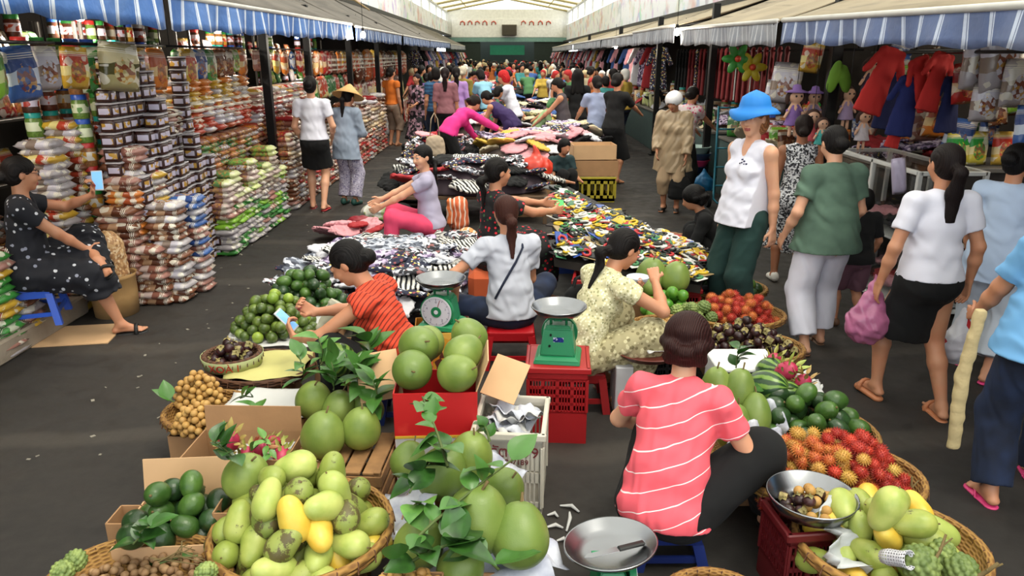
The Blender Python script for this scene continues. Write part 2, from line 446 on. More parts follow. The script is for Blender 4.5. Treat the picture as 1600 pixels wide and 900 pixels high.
def pants(J,h,r=(.1,.075,.06),to=1.9,e=.004,seed=2,wr=.006,low=.0,top=.0):
    "to: 1..2 position of the hem along knee-ankle (below 1: on the thigh)"
    v=vol_for(J,['pel','waist','lhip','rhip','lk','rk','la','ra'],.24,h); f=J['fat']; T0=J['T0']
    v.cone(J['pel'],J['waist'],.135*f+e,.11*f+e,.04,T0[:,1],.78); v.ell(J['pel']+T0@np.array((0,-.035,-.02)),(.15*f+e,.105*f+e,.11+e),.04,T0)
    v.plane(J['waist']-T0[:,2]*(.13-top),T0[:,2])
    for s in 'lr':
        a,b,c=J[s+'hip'],J[s+'k'],J[s+'a']
        r=(min(r[0],.098) if abs(a[2]-b[2])>.25 else r[0],r[1],r[2])
        if to>1: v.cone(a,b,r[0]*f,r[1],.03); v.cone(b,b+(c-b)*(to-1),r[1],r[2],.02,cut=(0,1))
        else: v.cone(a,a+(b-a)*to,r[0]*f,r[1],.03,cut=(0,1))
    if wr: v.wrinkle(wr,.12,seed,zs=.5)
    return v.mesh('pants',1)
def skirt(J,h,length=.45,flare=.05,e=.014,seed=3,wr=.005,top=.11,n=.78,pleat=0):
    v=vol_for(J,['pel','waist','lk','rk'],.34,h); f=J['fat']; T0=J['T0']
    ctr=(J['lk']+J['rk'])/2; ax=nrm(ctr-(J['lhip']+J['rhip'])/2)
    v.cone(J['pel'],J['waist'],.135*f+e,.11*f+e,.04,T0[:,1],.78); v.ell(J['pel']+T0@np.array((0,-.03,-.03)),(.152*f+e,.11*f+e,.11+e),.04,T0)
    end=J['pel']+ax*length; nn=nrm(T0[:,1]-ax*(T0[:,1]@ax))
    for s,o in (('l',-.05),('r',.05)):
        v.cone(J['pel']+T0[:,0]*o,end+T0[:,0]*o,.115*f,.115*f+flare,.06,nn,n,cut=(0,1))
    if wr: v.wrinkle(wr,.1,seed,zs=.25)
    v.plane(J['waist']-T0[:,2]*(.13-top),T0[:,2])
    return v.mesh('skirt',1)
def seatskirt(J,h,to=1.0,r=(.12,.1,.09),e=.014,seed=4,wr=.008,top=.1):
    "skirt of a seated person: follows the thighs with cloth between them"
    v=vol_for(J,['pel','waist','lk','rk','la','ra'],.28,h); f=J['fat']; T0=J['T0']
    v.cone(J['pel'],J['waist'],.135*f+e,.11*f+e,.04,T0[:,1],.8); v.ell(J['pel']+T0@np.array((0,-.03,-.02)),(.155*f+e,.115*f+e,.11+e),.04,T0); v.plane(J['waist']-T0[:,2]*(.13-top),T0[:,2])
    for w in (0,.5,1):
        a=J['lhip']*(1-w)+J['rhip']*w; b=J['lk']*(1-w)+J['rk']*w; c=J['la']*(1-w)+J['ra']*w
        v.cone(a,b,r[0]*f,r[1],.05)
        if to>1: v.cone(b,b+(c-b)*(to-1),r[1],r[2],.05,cut=(0,1))
    v.wrinkle(wr,.13,seed)
    return v.mesh('skirt',1)
def hair(J,h,style='bun',seed=5):
    c,H=J['head'],J['H']; T=J['T']
    v=Vol(c-.32 if style in('long','pony','low','loose') else c-.2,c+.2,h)
    v.lo=v.lo; 
    def W_(p): return c+H@np.array(p)
    v.ell(W_((0,-.022,.034)),(.083,.1,.09),.02,H)
    v.ell(W_((0,-.045,-.02)),(.07,.065,.07),.03,H)
    fr={'fringe':.055}.get(style,.075)
    v.ell(W_((0,.13,-.055)),(.09,.115,.115),.012,H,'sub')
    for s in (-1,1): v.ell(W_((s*.085,.005,-.03)),(.022,.03,.05),.01,H,'sub')
    if style=='bun': v.ell(W_((0,-.125,.02)),(.05,.042,.046),.012,H); 
    if style=='lowbun': v.ell(W_((0,-.115,-.03)),(.052,.042,.045),.014,H)
    if style=='updo':
        v.ell(W_((0,-.035,.03)),(.096,.108,.098),.02,H); v.ell(W_((0,-.075,-.05)),(.085,.06,.055),.02,H)
        for s in (-1,1): v.cone(W_((s*.085,-.02,.0)),W_((s*.05,-.125,-.03)),.028,.03,.012); v.cone(W_((s*.06,-.06,-.07)),W_((s*.01,-.135,-.05)),.03,.028,.01)
        v.ell(W_((0,-.12,.03)),(.05,.03,.03),.01,H)
    if style in('pony','long','low'):
        L={'pony':.24,'long':.42,'low':.26}[style]; z0={'pony':.05,'long':-.01,'low':-.05}[style]
        p0=W_((0,-.105,z0)); p1=p0+H@np.array((0,-.05,-.03)); p2=J['neck']+T@np.array((0,-.105,.02)); p3=p2-T[:,2]*(L-.12)-T[:,1]*.0
        rr=.036 if style!='long' else .055
        v.cone(p0,p1,.03,.034,.01); v.cone(p1,p2,.034,rr*.9,.02,T[:,1],.65); v.cone(p2,p3,rr*.9,.014,.02,T[:,1],.5)
    if style=='loose':
        for s in (-1,0,1): v.cone(W_((s*.055,-.055,.0)),J['neck']+T@np.array((s*.08,-.075,-.1)),.05,.035,.03)
    if style=='bob':
        v.ell(W_((0,-.045,-.04)),(.086,.075,.085),.02,H)
    X,Y,Z=v.co((slice(None),)*3)
    # strands
    x=(X-c[0])*H[0][0]+(Y-c[1])*H[1][0]+(Z-c[2])*H[2][0]; y=(X-c[0])*H[0][1]+(Y-c[1])*H[1][1]+(Z-c[2])*H[2][1]
    v.D+=(.0016*np.sin(x*520+np.sin(y*60+seed)*2)).astype(np.float32)
    return v.mesh('hair',1)
def sandal_mesh(J,s,P,kind='flip'):
    a,fd=J[s+'a'],J[s+'fd']; dn=np.array(P.get(s+'fn',(0,0,-1)),float); dn=nrm(dn-fd*(dn@fd)); sd=np.cross(fd,dn)
    v=Vol(a-.25,a+.25,.007); th=.012 if kind!='wedge' else .024
    c0=a-fd*.03+dn*.078; c1=a+fd*.13+dn*.078
    if kind=='wedge': c0=c0+dn*.01
    if kind=='shoe':
        v.cone(a-fd*.035+dn*.035,a+fd*.12+dn*.05,.038,.036,.02,dn,.9); v.cone(a-fd*.035+dn*.01,a-fd*.02+dn*.0,.038,.036,.02)
        v.plane(a+dn*.072,dn); v.ell(a-dn*.03,(.034,.034,.04),0,None,'sub')
    else:
        v.cone(c0,c1,.036,.046,.01,dn,th/.04)
        q=a+fd*.085+dn*.03
        if kind=='band' or kind=='wedge':
            for t in np.linspace(-1,1,9):
                pass
            pr=None
            for t in np.linspace(0,PI,9):
                p=a+fd*.1+dn*(.075-.062*math.sin(t))+sd*.047*math.cos(t)
                if pr is not None: v.cone(pr,p,.014,.014,.004,dn,.7)
                pr=p
        else:
            for o in (-1,1): v.cone(a+fd*.03+dn*.07+sd*o*.045,a+fd*.125+dn*.035,.007,.006,.003); 
            v.cone(a+fd*.125+dn*.035,a+fd*.13+dn*.075,.006,.006,.003)
    return v.mesh('sandal',0)
SKIN={}
def skin_mat(tone='mid'):
    if tone in SKIN: return SKIN[tone]
    c={'mid':'#c08a6a','light':'#d9a788','dark':'#9a6648'}[tone]
    t=NT('skin_'+tone); a=lin(c); b=tuple(x*y for x,y in zip(a[:3],(1.0,.86,.8)))+(1,)
    t.bump(t.noise(180,2),.08,.002)
    m=t.done(t.ramp(t.noise(9,3),[(.3,b),(.7,a)]),.52); t.set(t.b.inputs['Subsurface Weight'],.08); t.set(t.b.inputs['Subsurface Radius'],(.02,.008,.004))
    SKIN[tone]=[m,M('lip_'+tone,'#a5504a',.4),M('brow','#1d1512',.6),M('eye_white','#d8d2cc',.25)]
    return SKIN[tone]
def hair_mat(c='#120d0c'):
    key=('hair',c)
    if key in _MC: return _MC[key]
    t=NT('hair'); w=t.n('ShaderNodeTexWave',{'Vector':t.co(),'Scale':38.0,'Distortion':3.5,'Detail':2.0,'Detail Scale':1.2})
    t.bump(w.outputs[1],.35,.004)
    a=lin(c); _MC[key]=t.done(t.ramp(w.outputs[1],[(0,tuple(x*.6 for x in a[:3])),(1,tuple(min(1,x*1.3+.002) for x in a[:3]))]),.6,Specular_IOR_Level=.18); return _MC[key]
def person(label,loc,yaw,H_=1.58,P=None,parts=(),hr=('bun','#120d0c'),tone='mid',h=.0065,fine=True,group=None,feet=None,cat='person'):
    """parts: list of (child name, function of (J,h) -> mesh, material)"""
    P=P or {}; J=skeleton(P); s=H_/1.6
    o=thing('person',label,cat,loc,yaw,group); o.scale=(s,s,s)
    link('body',body_mesh(P,J,h,fine),skin_mat(tone),o)
    if hr: link('hair',hair(J,h*(1.0 if fine else 1.2),hr[0]),hair_mat(hr[1]),o)
    for nm,fn,m in parts:
        q=fn(J,h); link(nm,q,m,o)
    if feet:
        for sd in 'lr': link('sandal' if feet[0]!='shoe' else 'shoe',sandal_mesh(J,sd,P,feet[0]),feet[1],o)
    return o,J
# ---------------------------------------------------------------- the setting
END=58.0
def floor_mat():
    t=NT('asphalt'); a=t.noise(.55,6,rough=.6); b=t.noise(7,4); c=t.noise(90,2)
    col=t.ramp(a,[(.3,lin('#1e1b19')),(.5,lin('#272320')),(.72,lin('#332e29'))])
    col=t.mix(t.ramp(b,[(.56,(0,0,0)),(.75,(.45,.45,.45))]),col,lin('#1c1a18'))
    w=t.n('ShaderNodeTexWave',{'Vector':t.co(),'Scale':.22,'Distortion':6.0,'Detail':3.0},bands_direction='Y')
    col=t.mix(t.ramp(w.outputs[1],[(.93,(0,0,0)),(.99,(.35,.35,.35))]),col,lin('#4a443d'))
    t.bump(c,.12,.004)
    return t.done(col,t.ramp(b,[(.3,(.55,)*3),(.7,(.85,)*3)]))
bm=bmesh.new(); bx(bm,(0,28,-.1),(14,66,.2)); tag(link('floor',bm_mesh('floor',bm),floor_mat()),kind='structure')
# grouted joint lines in the paving
# raised walkway at the left
cm=NT('concrete'); cc=cm.ramp(cm.noise(3,6),[(.3,lin('#75685a')),(.7,lin('#a89a88'))]); cm.bump(cm.noise(40,4),.4,.01); CONC=cm.done(cc,.9)
bm=bmesh.new(); bx(bm,(-4.3,3.2,.08),(1.8,5.0,.16),.015); tag(link('kerb_slab',bm_mesh('kerb',bm),CONC),kind='structure')
WALL=M('stall_wall','#39342f',.9,bump=.2,bsc=20); DK=M('dark_metal','#1b1b1c',.45,.6,var=.3)
for sx,nm in ((-1,'wall_left'),(1,'wall_right')):
    bm=bmesh.new(); bx(bm,(sx*5.6,28,1.7),(.15,66,3.4)); tag(link(nm,bm_mesh(nm,bm),WALL),kind='structure')
# banner bands above the awnings
def banner_mat():
    t=NT('painted_band'); z=t.xyz(); n1=t.noise(.9,4,vec=t.n('ShaderNodeMapping',{0:t.co(),3:(1,.5,1)}).outputs[0]); v=t.n('ShaderNodeTexVoronoi',{'Vector':t.co(),'Scale':1.5}).outputs[1]
    col=t.mix(t.ramp(t.noise(2.2,4),[(.5,(0,0,0)),(.62,(.55,)*3)]),lin('#f1f3f6'),t.mix(.45,v,lin('#a9b4cc')))
    col=t.mix(t.ramp(n1,[(.58,(0,0,0)),(.66,(.5,)*3)]),col,lin('#d98a72'))
    return t.done(col,.7)
BAN=banner_mat(); GUT=M('gutter_iron','#26251f',.6,.3)
for sx,z0,z1,nm in ((-1,3.42,4.35,'left'),(1,3.0,4.1,'right')):
    bm=bmesh.new(); bx(bm,(sx*4.45,28,(z0+z1)/2),(.08,60,z1-z0)); tag(link('trim_band_'+nm,bm_mesh('band',bm),BAN),kind='structure')
    bm=bmesh.new(); bx(bm,(sx*4.3,28,z0-.06),(.28,60,.12)); tag(link('trim_gutter_'+nm,bm_mesh('gutter',bm),GUT),kind='structure')
    bm=bmesh.new(); bx(bm,(sx*5.0,28,z0+.02),(1.3,60,.06)); tag(link('ceiling_stalls_'+nm,bm_mesh('stallroof',bm),WALL),kind='structure')
    bm=bmesh.new()
    for i in range(15): bx(bm,(sx*4.45,-1+i*4.2,4.75),(.1,.1,1.2)); 
    bx(bm,(sx*4.45,28,4.98),(.12,60,.1)); tag(link('trim_columns_'+nm,bm_mesh('cols',bm),M('white_steel','#d9d9d2',.5)),kind='structure')
# translucent roof on beams
rt=NT('roof_sheet'); rt.t.nodes.remove(rt.b); out=[n for n in rt.t.nodes if n.type=='OUTPUT_MATERIAL'][0]
tr=rt.n('ShaderNodeBsdfTransparent',{0:(.95,.93,.86,1)}); tl=rt.n('ShaderNodeBsdfTranslucent',{0:lin('#f2ead0')}); df=rt.n('ShaderNodeBsdfDiffuse',{0:lin('#e9dfc0')})
a1=rt.n('ShaderNodeMixShader',{0:.5}); rt.t.links.new(tl.outputs[0],a1.inputs[1]); rt.t.links.new(df.outputs[0],a1.inputs[2])
a2=rt.n('ShaderNodeMixShader',{0:.4}); rt.t.links.new(tr.outputs[0],a2.inputs[1]); rt.t.links.new(a1.outputs[0],a2.inputs[2]); rt.t.links.new(a2.outputs[0],out.inputs[0])
bm=bmesh.new()
for sx in (-1,1):
    v=[bm.verts.new(p) for p in ((sx*4.9,-4.8,5.05),(sx*4.9,32,5.05),(0,32,6.0),(0,-4.8,6.0))]; bm.faces.new(v)
tag(link('ceiling',bm_mesh('roof',bm),rt.m),kind='structure')
bm=bmesh.new()
for sx in (-1,1):
    v=[bm.verts.new(p) for p in ((sx*4.9,32,5.05),(sx*4.9,END,5.05),(0,END,6.0),(0,32,6.0))]; bm.faces.new(v)
rf=NT('roof_cream'); rf.t.nodes.remove(rf.b); out=[n for n in rf.t.nodes if n.type=='OUTPUT_MATERIAL'][0]; q1=rf.n('ShaderNodeBsdfTranslucent',{0:lin('#f0e8c8')}); q2=rf.n('ShaderNodeBsdfDiffuse',{0:lin('#e6dcb4')}); q3=rf.n('ShaderNodeMixShader',{0:.5}); rf.t.links.new(q1.outputs[0],q3.inputs[1]); rf.t.links.new(q2.outputs[0],q3.inputs[2]); rf.t.links.new(q3.outputs[0],out.inputs[0])
tag(link('ceiling_far',bm_mesh('roof_far',bm),rf.m),kind='structure')
CRE=M('cream_paint','#b5a87c',.6)
bm=bmesh.new()
for i in range(16):
    y=-2+i*4
    for sx in (-1,1): cyl(bm,(sx*4.6,y,5.05),(0,y,5.92),.07,n=8)
for x in (-3,0,3): cyl(bm,(x,-4,5.93-abs(x)*.19),(x,END,5.93-abs(x)*.19),.03,n=6)
tag(link('trim_beams',bm_mesh('beams',bm),CRE),kind='structure')
# end wall with its painted sign
bm=bmesh.new(); bx(bm,(0,END+.1,4.1),(9.4,.2,2.2)); 
tag(link('wall_end',bm_mesh('wall_end',bm),M('end_white','#f3f3ef',.7)),kind='structure')
bm=bmesh.new(); bx(bm,(-3.3,END+.1,1.5),(2.6,.2,3)); bx(bm,(3.3,END+.1,1.5),(2.6,.2,3)); bx(bm,(0,END+1.6,1.5),(5,.2,3)); tag(link('wall_end_lower',bm_mesh('wel',bm),M('end_dark','#27332f',.8)),kind='structure')
bm=bmesh.new(); bx(bm,(0,END+.6,2.35),(2.6,.1,.7)); tag(link('green_lit_spot',bm_mesh('gp',bm),M('gp','#1f8a68',.6)),'painted green lit spot in the dark doorway at the far end','screen')  # flat green colour stands in for a lit spot in the doorway
o=thing('sign_board','long white sign over the far end of the hall with a row of red letters','sign',(0,END-.05,3.9))
obj_box('board',M('sign_white','#fbfbf8',.5),[((0,0,0),(8.2,.06,1.3))],o)
obj_box('stripe',M('sign_teal','#7fa7a0',.6),[((0,-.02,-.82),(8.8,.05,.3))],o)
def text(s,size,mat_,parent,loc,rot,ext=.003,name='lettering',font=None,align='CENTER'):
    c=bpy.data.curves.new(name,'FONT'); c.body=s; c.size=size; c.extrude=ext; c.align_x=align; c.align_y='CENTER'; c.resolution_u=3
    t=bpy.data.objects.new(name,c); COL.objects.link(t)
    dg=bpy.context.evaluated_depsgraph_get(); me=bpy.data.meshes.new_from_object(t.evaluated_get(dg)); bpy.data.objects.remove(t)
    return link(name,me,mat_,parent,loc,rot)
for k,x in enumerate((-3.3,-2.75,-2.2,-1.65,-1.0,1.2,1.8,2.45,3.05)):
    bm=bmesh.new(); tube(bm,[(-.16,0,-.1),(-.14,0,.1),(.0,0,.17+.03*(k%2)),(.14,0,.08),(.15,0,-.12+.05*(k%3))],.045,6); link('red_letter',bm_mesh('rl',bm,True),M('sign_red','#d8543a',.5),o,(x,-.06,.3))
o=thing('speaker_box','brown-grey box hung at the middle of the far white sign','box',(.15,END-.3,3.75)); obj_box('case',M('box_brown','#6d6456',.7),[((0,0,0),(1.1,.4,.75))],o,.02); obj_box('grille',M('box_dark','#4b453b',.8),[((0,-.21,0),(1.0,.02,.66))],o)

# ---------------------------------------------------------------- awnings
def stripe_mat(name,base,line,base2,freq):
    t=NT(name); y=t.xyz()[1]; w=t.math('FRACT',t.math('MULTIPLY',y,freq)); w2=t.math('FRACT',t.math('ADD',t.math('MULTIPLY',y,freq),.16))
    g=t.math('GREATER_THAN',w,.87); g2=t.math('GREATER_THAN',w2,.95)
    b=t.mix(t.ramp(t.noise(2.5,4),[(.4,(0,0,0)),(.7,(1,1,1))]),lin(base),lin(base2))
    col=t.mix(t.math('MAXIMUM',g,g2),b,lin(line)); t.bump(t.noise(9,3),.5,.03)
    return t.done(col,.7)
ST_L=stripe_mat('valance_blue','#3f6eb5','#dfe9f8','#5d86c6',4.2); ST_R=stripe_mat('valance_slate','#5d6f9a','#c9d3e6','#6d7896',4.4); ST_W=stripe_mat('valance_grey','#8c9099','#c5c7cc','#a7a9ae',7.5); ST_N=stripe_mat('valance_navy','#4a628f','#c9d0dc','#5a6d94',5.0)
def awn_mat(name,c,c2):
    t=NT(name); x=t.co(); n=t.noise(1.2,5); m=t.n('ShaderNodeMapping',{0:x,3:(6,.6,1)}).outputs[0]; n2=t.noise(1.5,4,vec=m)
    col=t.ramp(n,[(.3,lin(c)),(.7,lin(c2))]); col=t.mix(t.ramp(n2,[(.55,(0,0,0)),(.75,(.5,)*3)]),col,lin('#3c362f')); t.bump(n2,.4,.03); return t.done(col,.85)
AW_L=awn_mat('awning_grey','#4f4a44','#69635b'); AW_R=awn_mat('awning_beige','#857a66','#a3967d')
def awning(sx,y0,y1,xf,z0,z1,xb,zb,stm,awm,vh,label,sag=.05):
    o=thing('awning',label,'awning',(sx*xb,(y0+y1)/2,zb),group='awnings over the stall fronts')
    ox,oy,oz=o.location; n=max(6,int((y1-y0)/.25)); bm=bmesh.new(); m=8; rows=[]
    for i in range(n+1):
        t=i/n; y=y0+(y1-y0)*t; zf=z0+(z1-z0)*t; row=[]
        for j in range(m+1):
            u=j/m; x=xb+(xf-xb)*u; z=zb+(zf-zb)*u-sag*math.sin(PI*u)*(.6+.4*math.sin(t*9))+.02*math.sin(t*25+u*3)*u*(1-u)*2
            row.append(bm.verts.new((sx*x-ox,y-oy,z-oz)))
        rows.append(row)
    for i in range(n):
        for j in range(m): bm.faces.new((rows[i][j],rows[i+1][j],rows[i+1][j+1],rows[i][j+1]))
    cn=link('canopy',bm_mesh('canopy',bm,True),awm,o); md=cn.modifiers.new('s','SOLIDIFY'); md.thickness=.012
    bm=bmesh.new(); rows=[]; k=4
    nn=n*4
    for i in range(nn+1):
        t=i/nn; y=y0+(y1-y0)*t; zf=z0+(z1-z0)*t; row=[]
        for j in range(k+1):
            u=j/k; z=zf-vh*u-(.012*math.sin(t*(y1-y0)*11) if j==k else 0); x=xf+.03*math.sin(t*(y1-y0)*8)*u
            row.append(bm.verts.new((sx*x-ox,y-oy,z-oz)))
        rows.append(row)
    for i in range(nn):
        for j in range(k): bm.faces.new((rows[i][j],rows[i+1][j],rows[i+1][j+1],rows[i][j+1]))
    v=link('valance',bm_mesh('valance',bm,True),stm,o); md=v.modifiers.new('s','SOLIDIFY'); md.thickness=.004
    bm=bmesh.new(); cyl(bm,(sx*xf-ox,y0-oy,z0-oz),(sx*xf-ox,y1-oy,z1-oz),.022,n=8); link('front_bar',bm_mesh('bar',bm,True),M('bar_white','#c9c6bf',.5),o)
    bm=bmesh.new()
    for y,z in ((y0+.1,z0),(y1-.1,z1)): cyl(bm,(sx*xf-ox,y-oy,z-.02-oz),(sx*(xb-.1)-ox,y-oy,zb-.25-oz),.014,n=6)
    link('arm',bm_mesh('arm',bm,True),DK,o)
    return o
awning(-1,2.6,5.75,2.5,2.52,2.48,4.2,3.3,ST_L,AW_L,.3,'nearest left awning with a deep blue and white striped valance')
awning(-1,5.85,12.6,2.5,2.42,2.47,4.2,3.3,ST_L,AW_L,.24,'long grey awning at the left above the white-topped woman, blue striped valance')
awning(-1,12.9,18.5,2.5,2.45,2.45,4.2,3.3,ST_N,AW_L,.22,'third grey awning along the left row beyond the bright bulb')
awning(-1,18.8,25,2.5,2.45,2.45,4.2,3.3,ST_N,AW_L,.22,'fourth grey awning along the left row')
awning(-1,25.3,34,2.5,2.45,2.5,4.2,3.3,ST_N,AW_L,.22,'fifth grey awning along the left row, far off')
awning(-1,34.5,46,2.5,2.45,2.5,4.2,3.3,ST_W,AW_L,.22,'last grey awning at the far end of the left row')
awning(1,2.4,7.1,2.5,2.2,2.3,4.2,2.92,ST_R,AW_R,.2,'nearest right awning, beige with a slate blue striped valance, over the toy stall')
awning(1,7.25,11.3,2.5,2.3,2.36,4.2,2.92,ST_W,AW_R,.22,'second right awning, beige with a pale grey striped valance')
awning(1,11.7,15.5,2.5,2.42,2.42,4.2,2.92,ST_W,AW_R,.24,'third right awning with a plain grey valance past the lit bulb')
awning(1,15.8,21,2.55,2.4,2.4,4.2,2.92,ST_W,AW_R,.22,'fourth right awning along the row')
awning(1,21.3,30,2.55,2.4,2.4,4.2,2.92,ST_W,AW_R,.22,'fifth right awning along the row, far off')
awning(1,30.4,44,2.55,2.4,2.4,4.2,2.92,ST_W,AW_R,.22,'last beige awning at the far end of the right row')
# rolled poles lying on the left awnings
BAM=M('bamboo','#b59a66',.6)
for i,(y,l) in enumerate(((6.4,5.5),(8.9,4.5),(13,5))):
    bm=bmesh.new(); tube(bm,[(0,0,0),(.25,l*.5,.05),(.1,l,0)],.02,7)
    tag(link('bamboo_pole',bm_mesh('pole',bm,True),BAM,loc=(-3.45+.1*i,y,2.98)),['bamboo pole lying on the long left awning near its start','bamboo pole lying on the long left awning toward its end','bamboo pole lying on the third left awning'][i],'pole')
# posts of the stalls
for sx,ys,lab in ((-1,(9.79,11.9,15,18.2,22,27,33),'left'),(1,(7.2,11.5,15.6,21,29),'right')):
    for i,y in enumerate(ys):
        o=thing('stall_post','dark steel post of the %s stall row, %s'%(lab,['nearest of its row','second of its row','third of its row','fourth of its row','fifth of its row','sixth of its row','seventh of its row'][i]),'post',(sx*3.06,y,0))
        bm=bmesh.new(); bx(bm,(0,0,1.36),(.1,.1,2.72),.006); link('shaft',bm_mesh('shaft',bm),DK,o)
        bm=bmesh.new(); bx(bm,(0,0,.012),(.2,.2,.024),.004); link('base_plate',bm_mesh('plate',bm),DK,o)
# bulbs
BULB=NT('lit_bulb'); BULB.set(BULB.b.inputs['Emission Color'],(1,.93,.8,1)); BULB.set(BULB.b.inputs['Emission Strength'],30.0); BULB=BULB.done((1,1,1,1))
def bulb(x,y,z,label,e=60):
    o=thing('hanging_bulb',label,'lamp',(x,y,z),group='bulbs hanging under the awnings')
    bm=bmesh.new(); lathe(bm,[(0,-.06),(.03,-.05),(.042,-.02),(.035,.015),(.018,.04),(.016,.05)],14); link('globe',bm_mesh('globe',bm,True),BULB,o)
    bm=bmesh.new(); cyl(bm,(0,0,.045),(0,0,.1),.02,n=10); link('socket',bm_mesh('socket',bm,True),DK,o)
    bm=bmesh.new(); cyl(bm,(0,0,.1),(0,0,.5),.004,n=5); link('cord',bm_mesh('cord',bm),DK,o)
    l=bpy.data.lights.new('bulb_light','POINT'); l.energy=e; l.color=(1,.9,.75); l.shadow_soft_size=.06
    lo=bpy.data.objects.new('bulb_light',l); COL.objects.link(lo); lo.parent=o; lo.location=(0,0,-.12)
bulb(-2.35,12.75,2.32,'lit bulb beside the end of the long left awning',25)
bulb(2.5,11.5,2.33,'lit bulb between the second and third right awnings',20)
bulb(2.6,18.6,2.2,'lit bulb further along the right row by the green shirts',15)
bulb(-3.9,4.6,2.35,'added fill bulb inside the left stall above the seated woman in glasses',32)  # added lamp, brightens the goods of the left stall
bulb(-3.9,7.2,2.35,'added fill bulb inside the left stall above the jar columns',38)  # added lamp, lifts the light on the jar columns
bulb(-3.9,10.6,2.35,'added fill bulb inside the left stall behind the two posts',36)  # added lamp to brighten the stall behind the posts
bulb(-3.9,14.5,2.35,'added fill bulb inside the left stall past the third post',40)  # added lamp to brighten the stall past the third post
bulb(4.2,5.6,2.2,'lit bulb inside the toy stall on the right',14)
bulb(4.2,9.5,2.2,'lit bulb inside the right stall behind the hanging skirts',14)
# ---------------------------------------------------------------- cloth materials
def cloth(name,c,rough=.85,c2=None,sc=3): 
    if name in _MC: return _MC[name]
    t=NT(name); a=lin(c); b=lin(c2) if c2 else tuple(x*.86 for x in a[:3])+(1,)
    t.bump(t.noise(500,1),.15,.002); _MC[name]=t.done(t.ramp(t.noise(sc,3),[(.35,b),(.65,a)]),rough); return _MC[name]
def stripes(name,c,c2,axis=2,freq=14,width=.12,warp=.04,slant=(0,0,0)):
    t=NT(name); x,y,z=t.xyz(); ax=[x,y,z][axis]
    v=ax
    for k,s_ in zip((x,y,z),slant):
        if s_: v=t.math('ADD',v,t.math('MULTIPLY',k,s_))
    if warp: v=t.math('ADD',v,t.math('MULTIPLY',t.noise(5,2),warp))
    g=t.math('LESS_THAN',t.math('FRACT',t.math('MULTIPLY',v,freq)),width)
    t.bump(t.noise(400,1),.15,.002); return t.done(t.mix(g,lin(c),lin(c2)),.85)
def spots(name,c,cols,scale=22,thr=.35,thr2=None,metric='EUCLIDEAN',rnd=1.0):
    t=NT(name); v=t.n('ShaderNodeTexVoronoi',{'Vector':t.co(),'Scale':scale,'Randomness':rnd},distance=metric)
    g=t.math('LESS_THAN',v.outputs[0],thr); rr=t.xyz(v.outputs[1])[0]
    n=len(cols); col=t.ramp(rr,[(i/n,lin(k)) for i,k in enumerate(cols)],'CONSTANT')
    t.bump(t.noise(400,1),.15,.002); return t.done(t.mix(g,lin(c),col),.85)
def mosaic(name,cols,scale=14,rough=.8,warp=0):
    t=NT(name); vec=t.co()
    if warp:
        nz=t.n('ShaderNodeTexNoise',{'Vector':t.co(),'Scale':3.0}).outputs[1]; vec=t.n('ShaderNodeMix',data_type='VECTOR'); t.set(vec.inputs[0],warp); t.set(vec.inputs[4],t.co()); t.set(vec.inputs[5],nz); vec=vec.outputs[1]
    v=t.n('ShaderNodeTexVoronoi',{'Vector':vec,'Scale':scale}); rr=t.xyz(v.outputs[1])[0]; n=len(cols)
    return t.done(t.ramp(rr,[(i/n,lin(k)) for i,k in enumerate(cols)],'CONSTANT'),rough)
C_BLACK=cloth('black_cloth','#0a0a0c',.95); C_NAVY=cloth('navy_cloth','#141a2c',.9,'#1d2742'); C_WHITE=cloth('white_cloth','#e6e5f2',.85); C_JEAN=cloth('denim','#0f172a',.9,'#192744',8)
C_PINK=stripes('coral_stripe_knit','#ee5f6c','#ffe3e3',2,13,.06,.03,(-.45,.0,0)); C_ORAN=stripes('orange_ruffle','#d9472a','#7c2413',1,38,.3,.03,(0,0,.6)); C_GREY=cloth('grey_tee','#b9bcc8',.85); C_CREAM=spots('cream_lace','#cfc9a0',['#9c9a70','#eeeacb'],60,.4)
C_CHERRY=spots('cherry_print','#141214',['#c9202e','#d8303c','#2f5a34','#c9202e'],26,.3); C_BLKFLO=spots('black_floral','#12131c',['#8d90a0','#12131c','#c7c8ce','#12131c','#12131c'],24,.3); C_CORD=spots('leaf_trousers','#a89f7a',['#7d7452','#cbc49d'],38,.42)
C_GREEN=cloth('green_tee','#56705f',.85,'#43594c',5); C_GINGH=mosaic('gingham','#1b1b1f #c8c8cc #55555c #e2e2e4'.split(),70); C_BLUE=cloth('sky_blue','#78b6ea',.8); C_PALE=cloth('pale_blue','#b9cbe6',.85)
C_MAG=cloth('magenta','#e02a86',.8); C_PURP=cloth('purple_dark','#2d1650',.8); C_RAIN=cloth('raincoat_sheer','#b79f7f',.35); C_ORG=cloth('orange_tee','#dd7424',.85); C_TAN=cloth('tan_cloth','#8d7767',.85)
C_ZIG=mosaic('zigzag_pink','#15131a #b28a9a #15131a #7d6272 #1a161e'.split(),18); C_TEAL=cloth('teal_trousers','#12332f',.9); C_PINKS=cloth('hot_pink_shorts','#ea4a70',.85); C_MAROON=cloth('mauve_shorts','#6b4754',.85); C_LILAC=cloth('lilac','#b088c8',.85); C_PAT=spots('grey_pattern','#a9a2b6',['#6d6688','#d0cbd9'],45,.4)
F_BLACK=M('black_rubber','#0d0d0e',.6); F_RED=M('red_sandal','#a02c30',.5); F_GRN=M('green_shoe','#1d4a42',.6); F_BRN=M('brown_sandal','#6d4c36',.6); F_TAN=M('tan_sandal','#c07a52',.5); F_WHT=M('white_shoe','#ddd7ce',.6); F_PNK=M('pink_sandal','#e0407c',.5); F_DK=M('dark_shoe','#241d1b',.5)
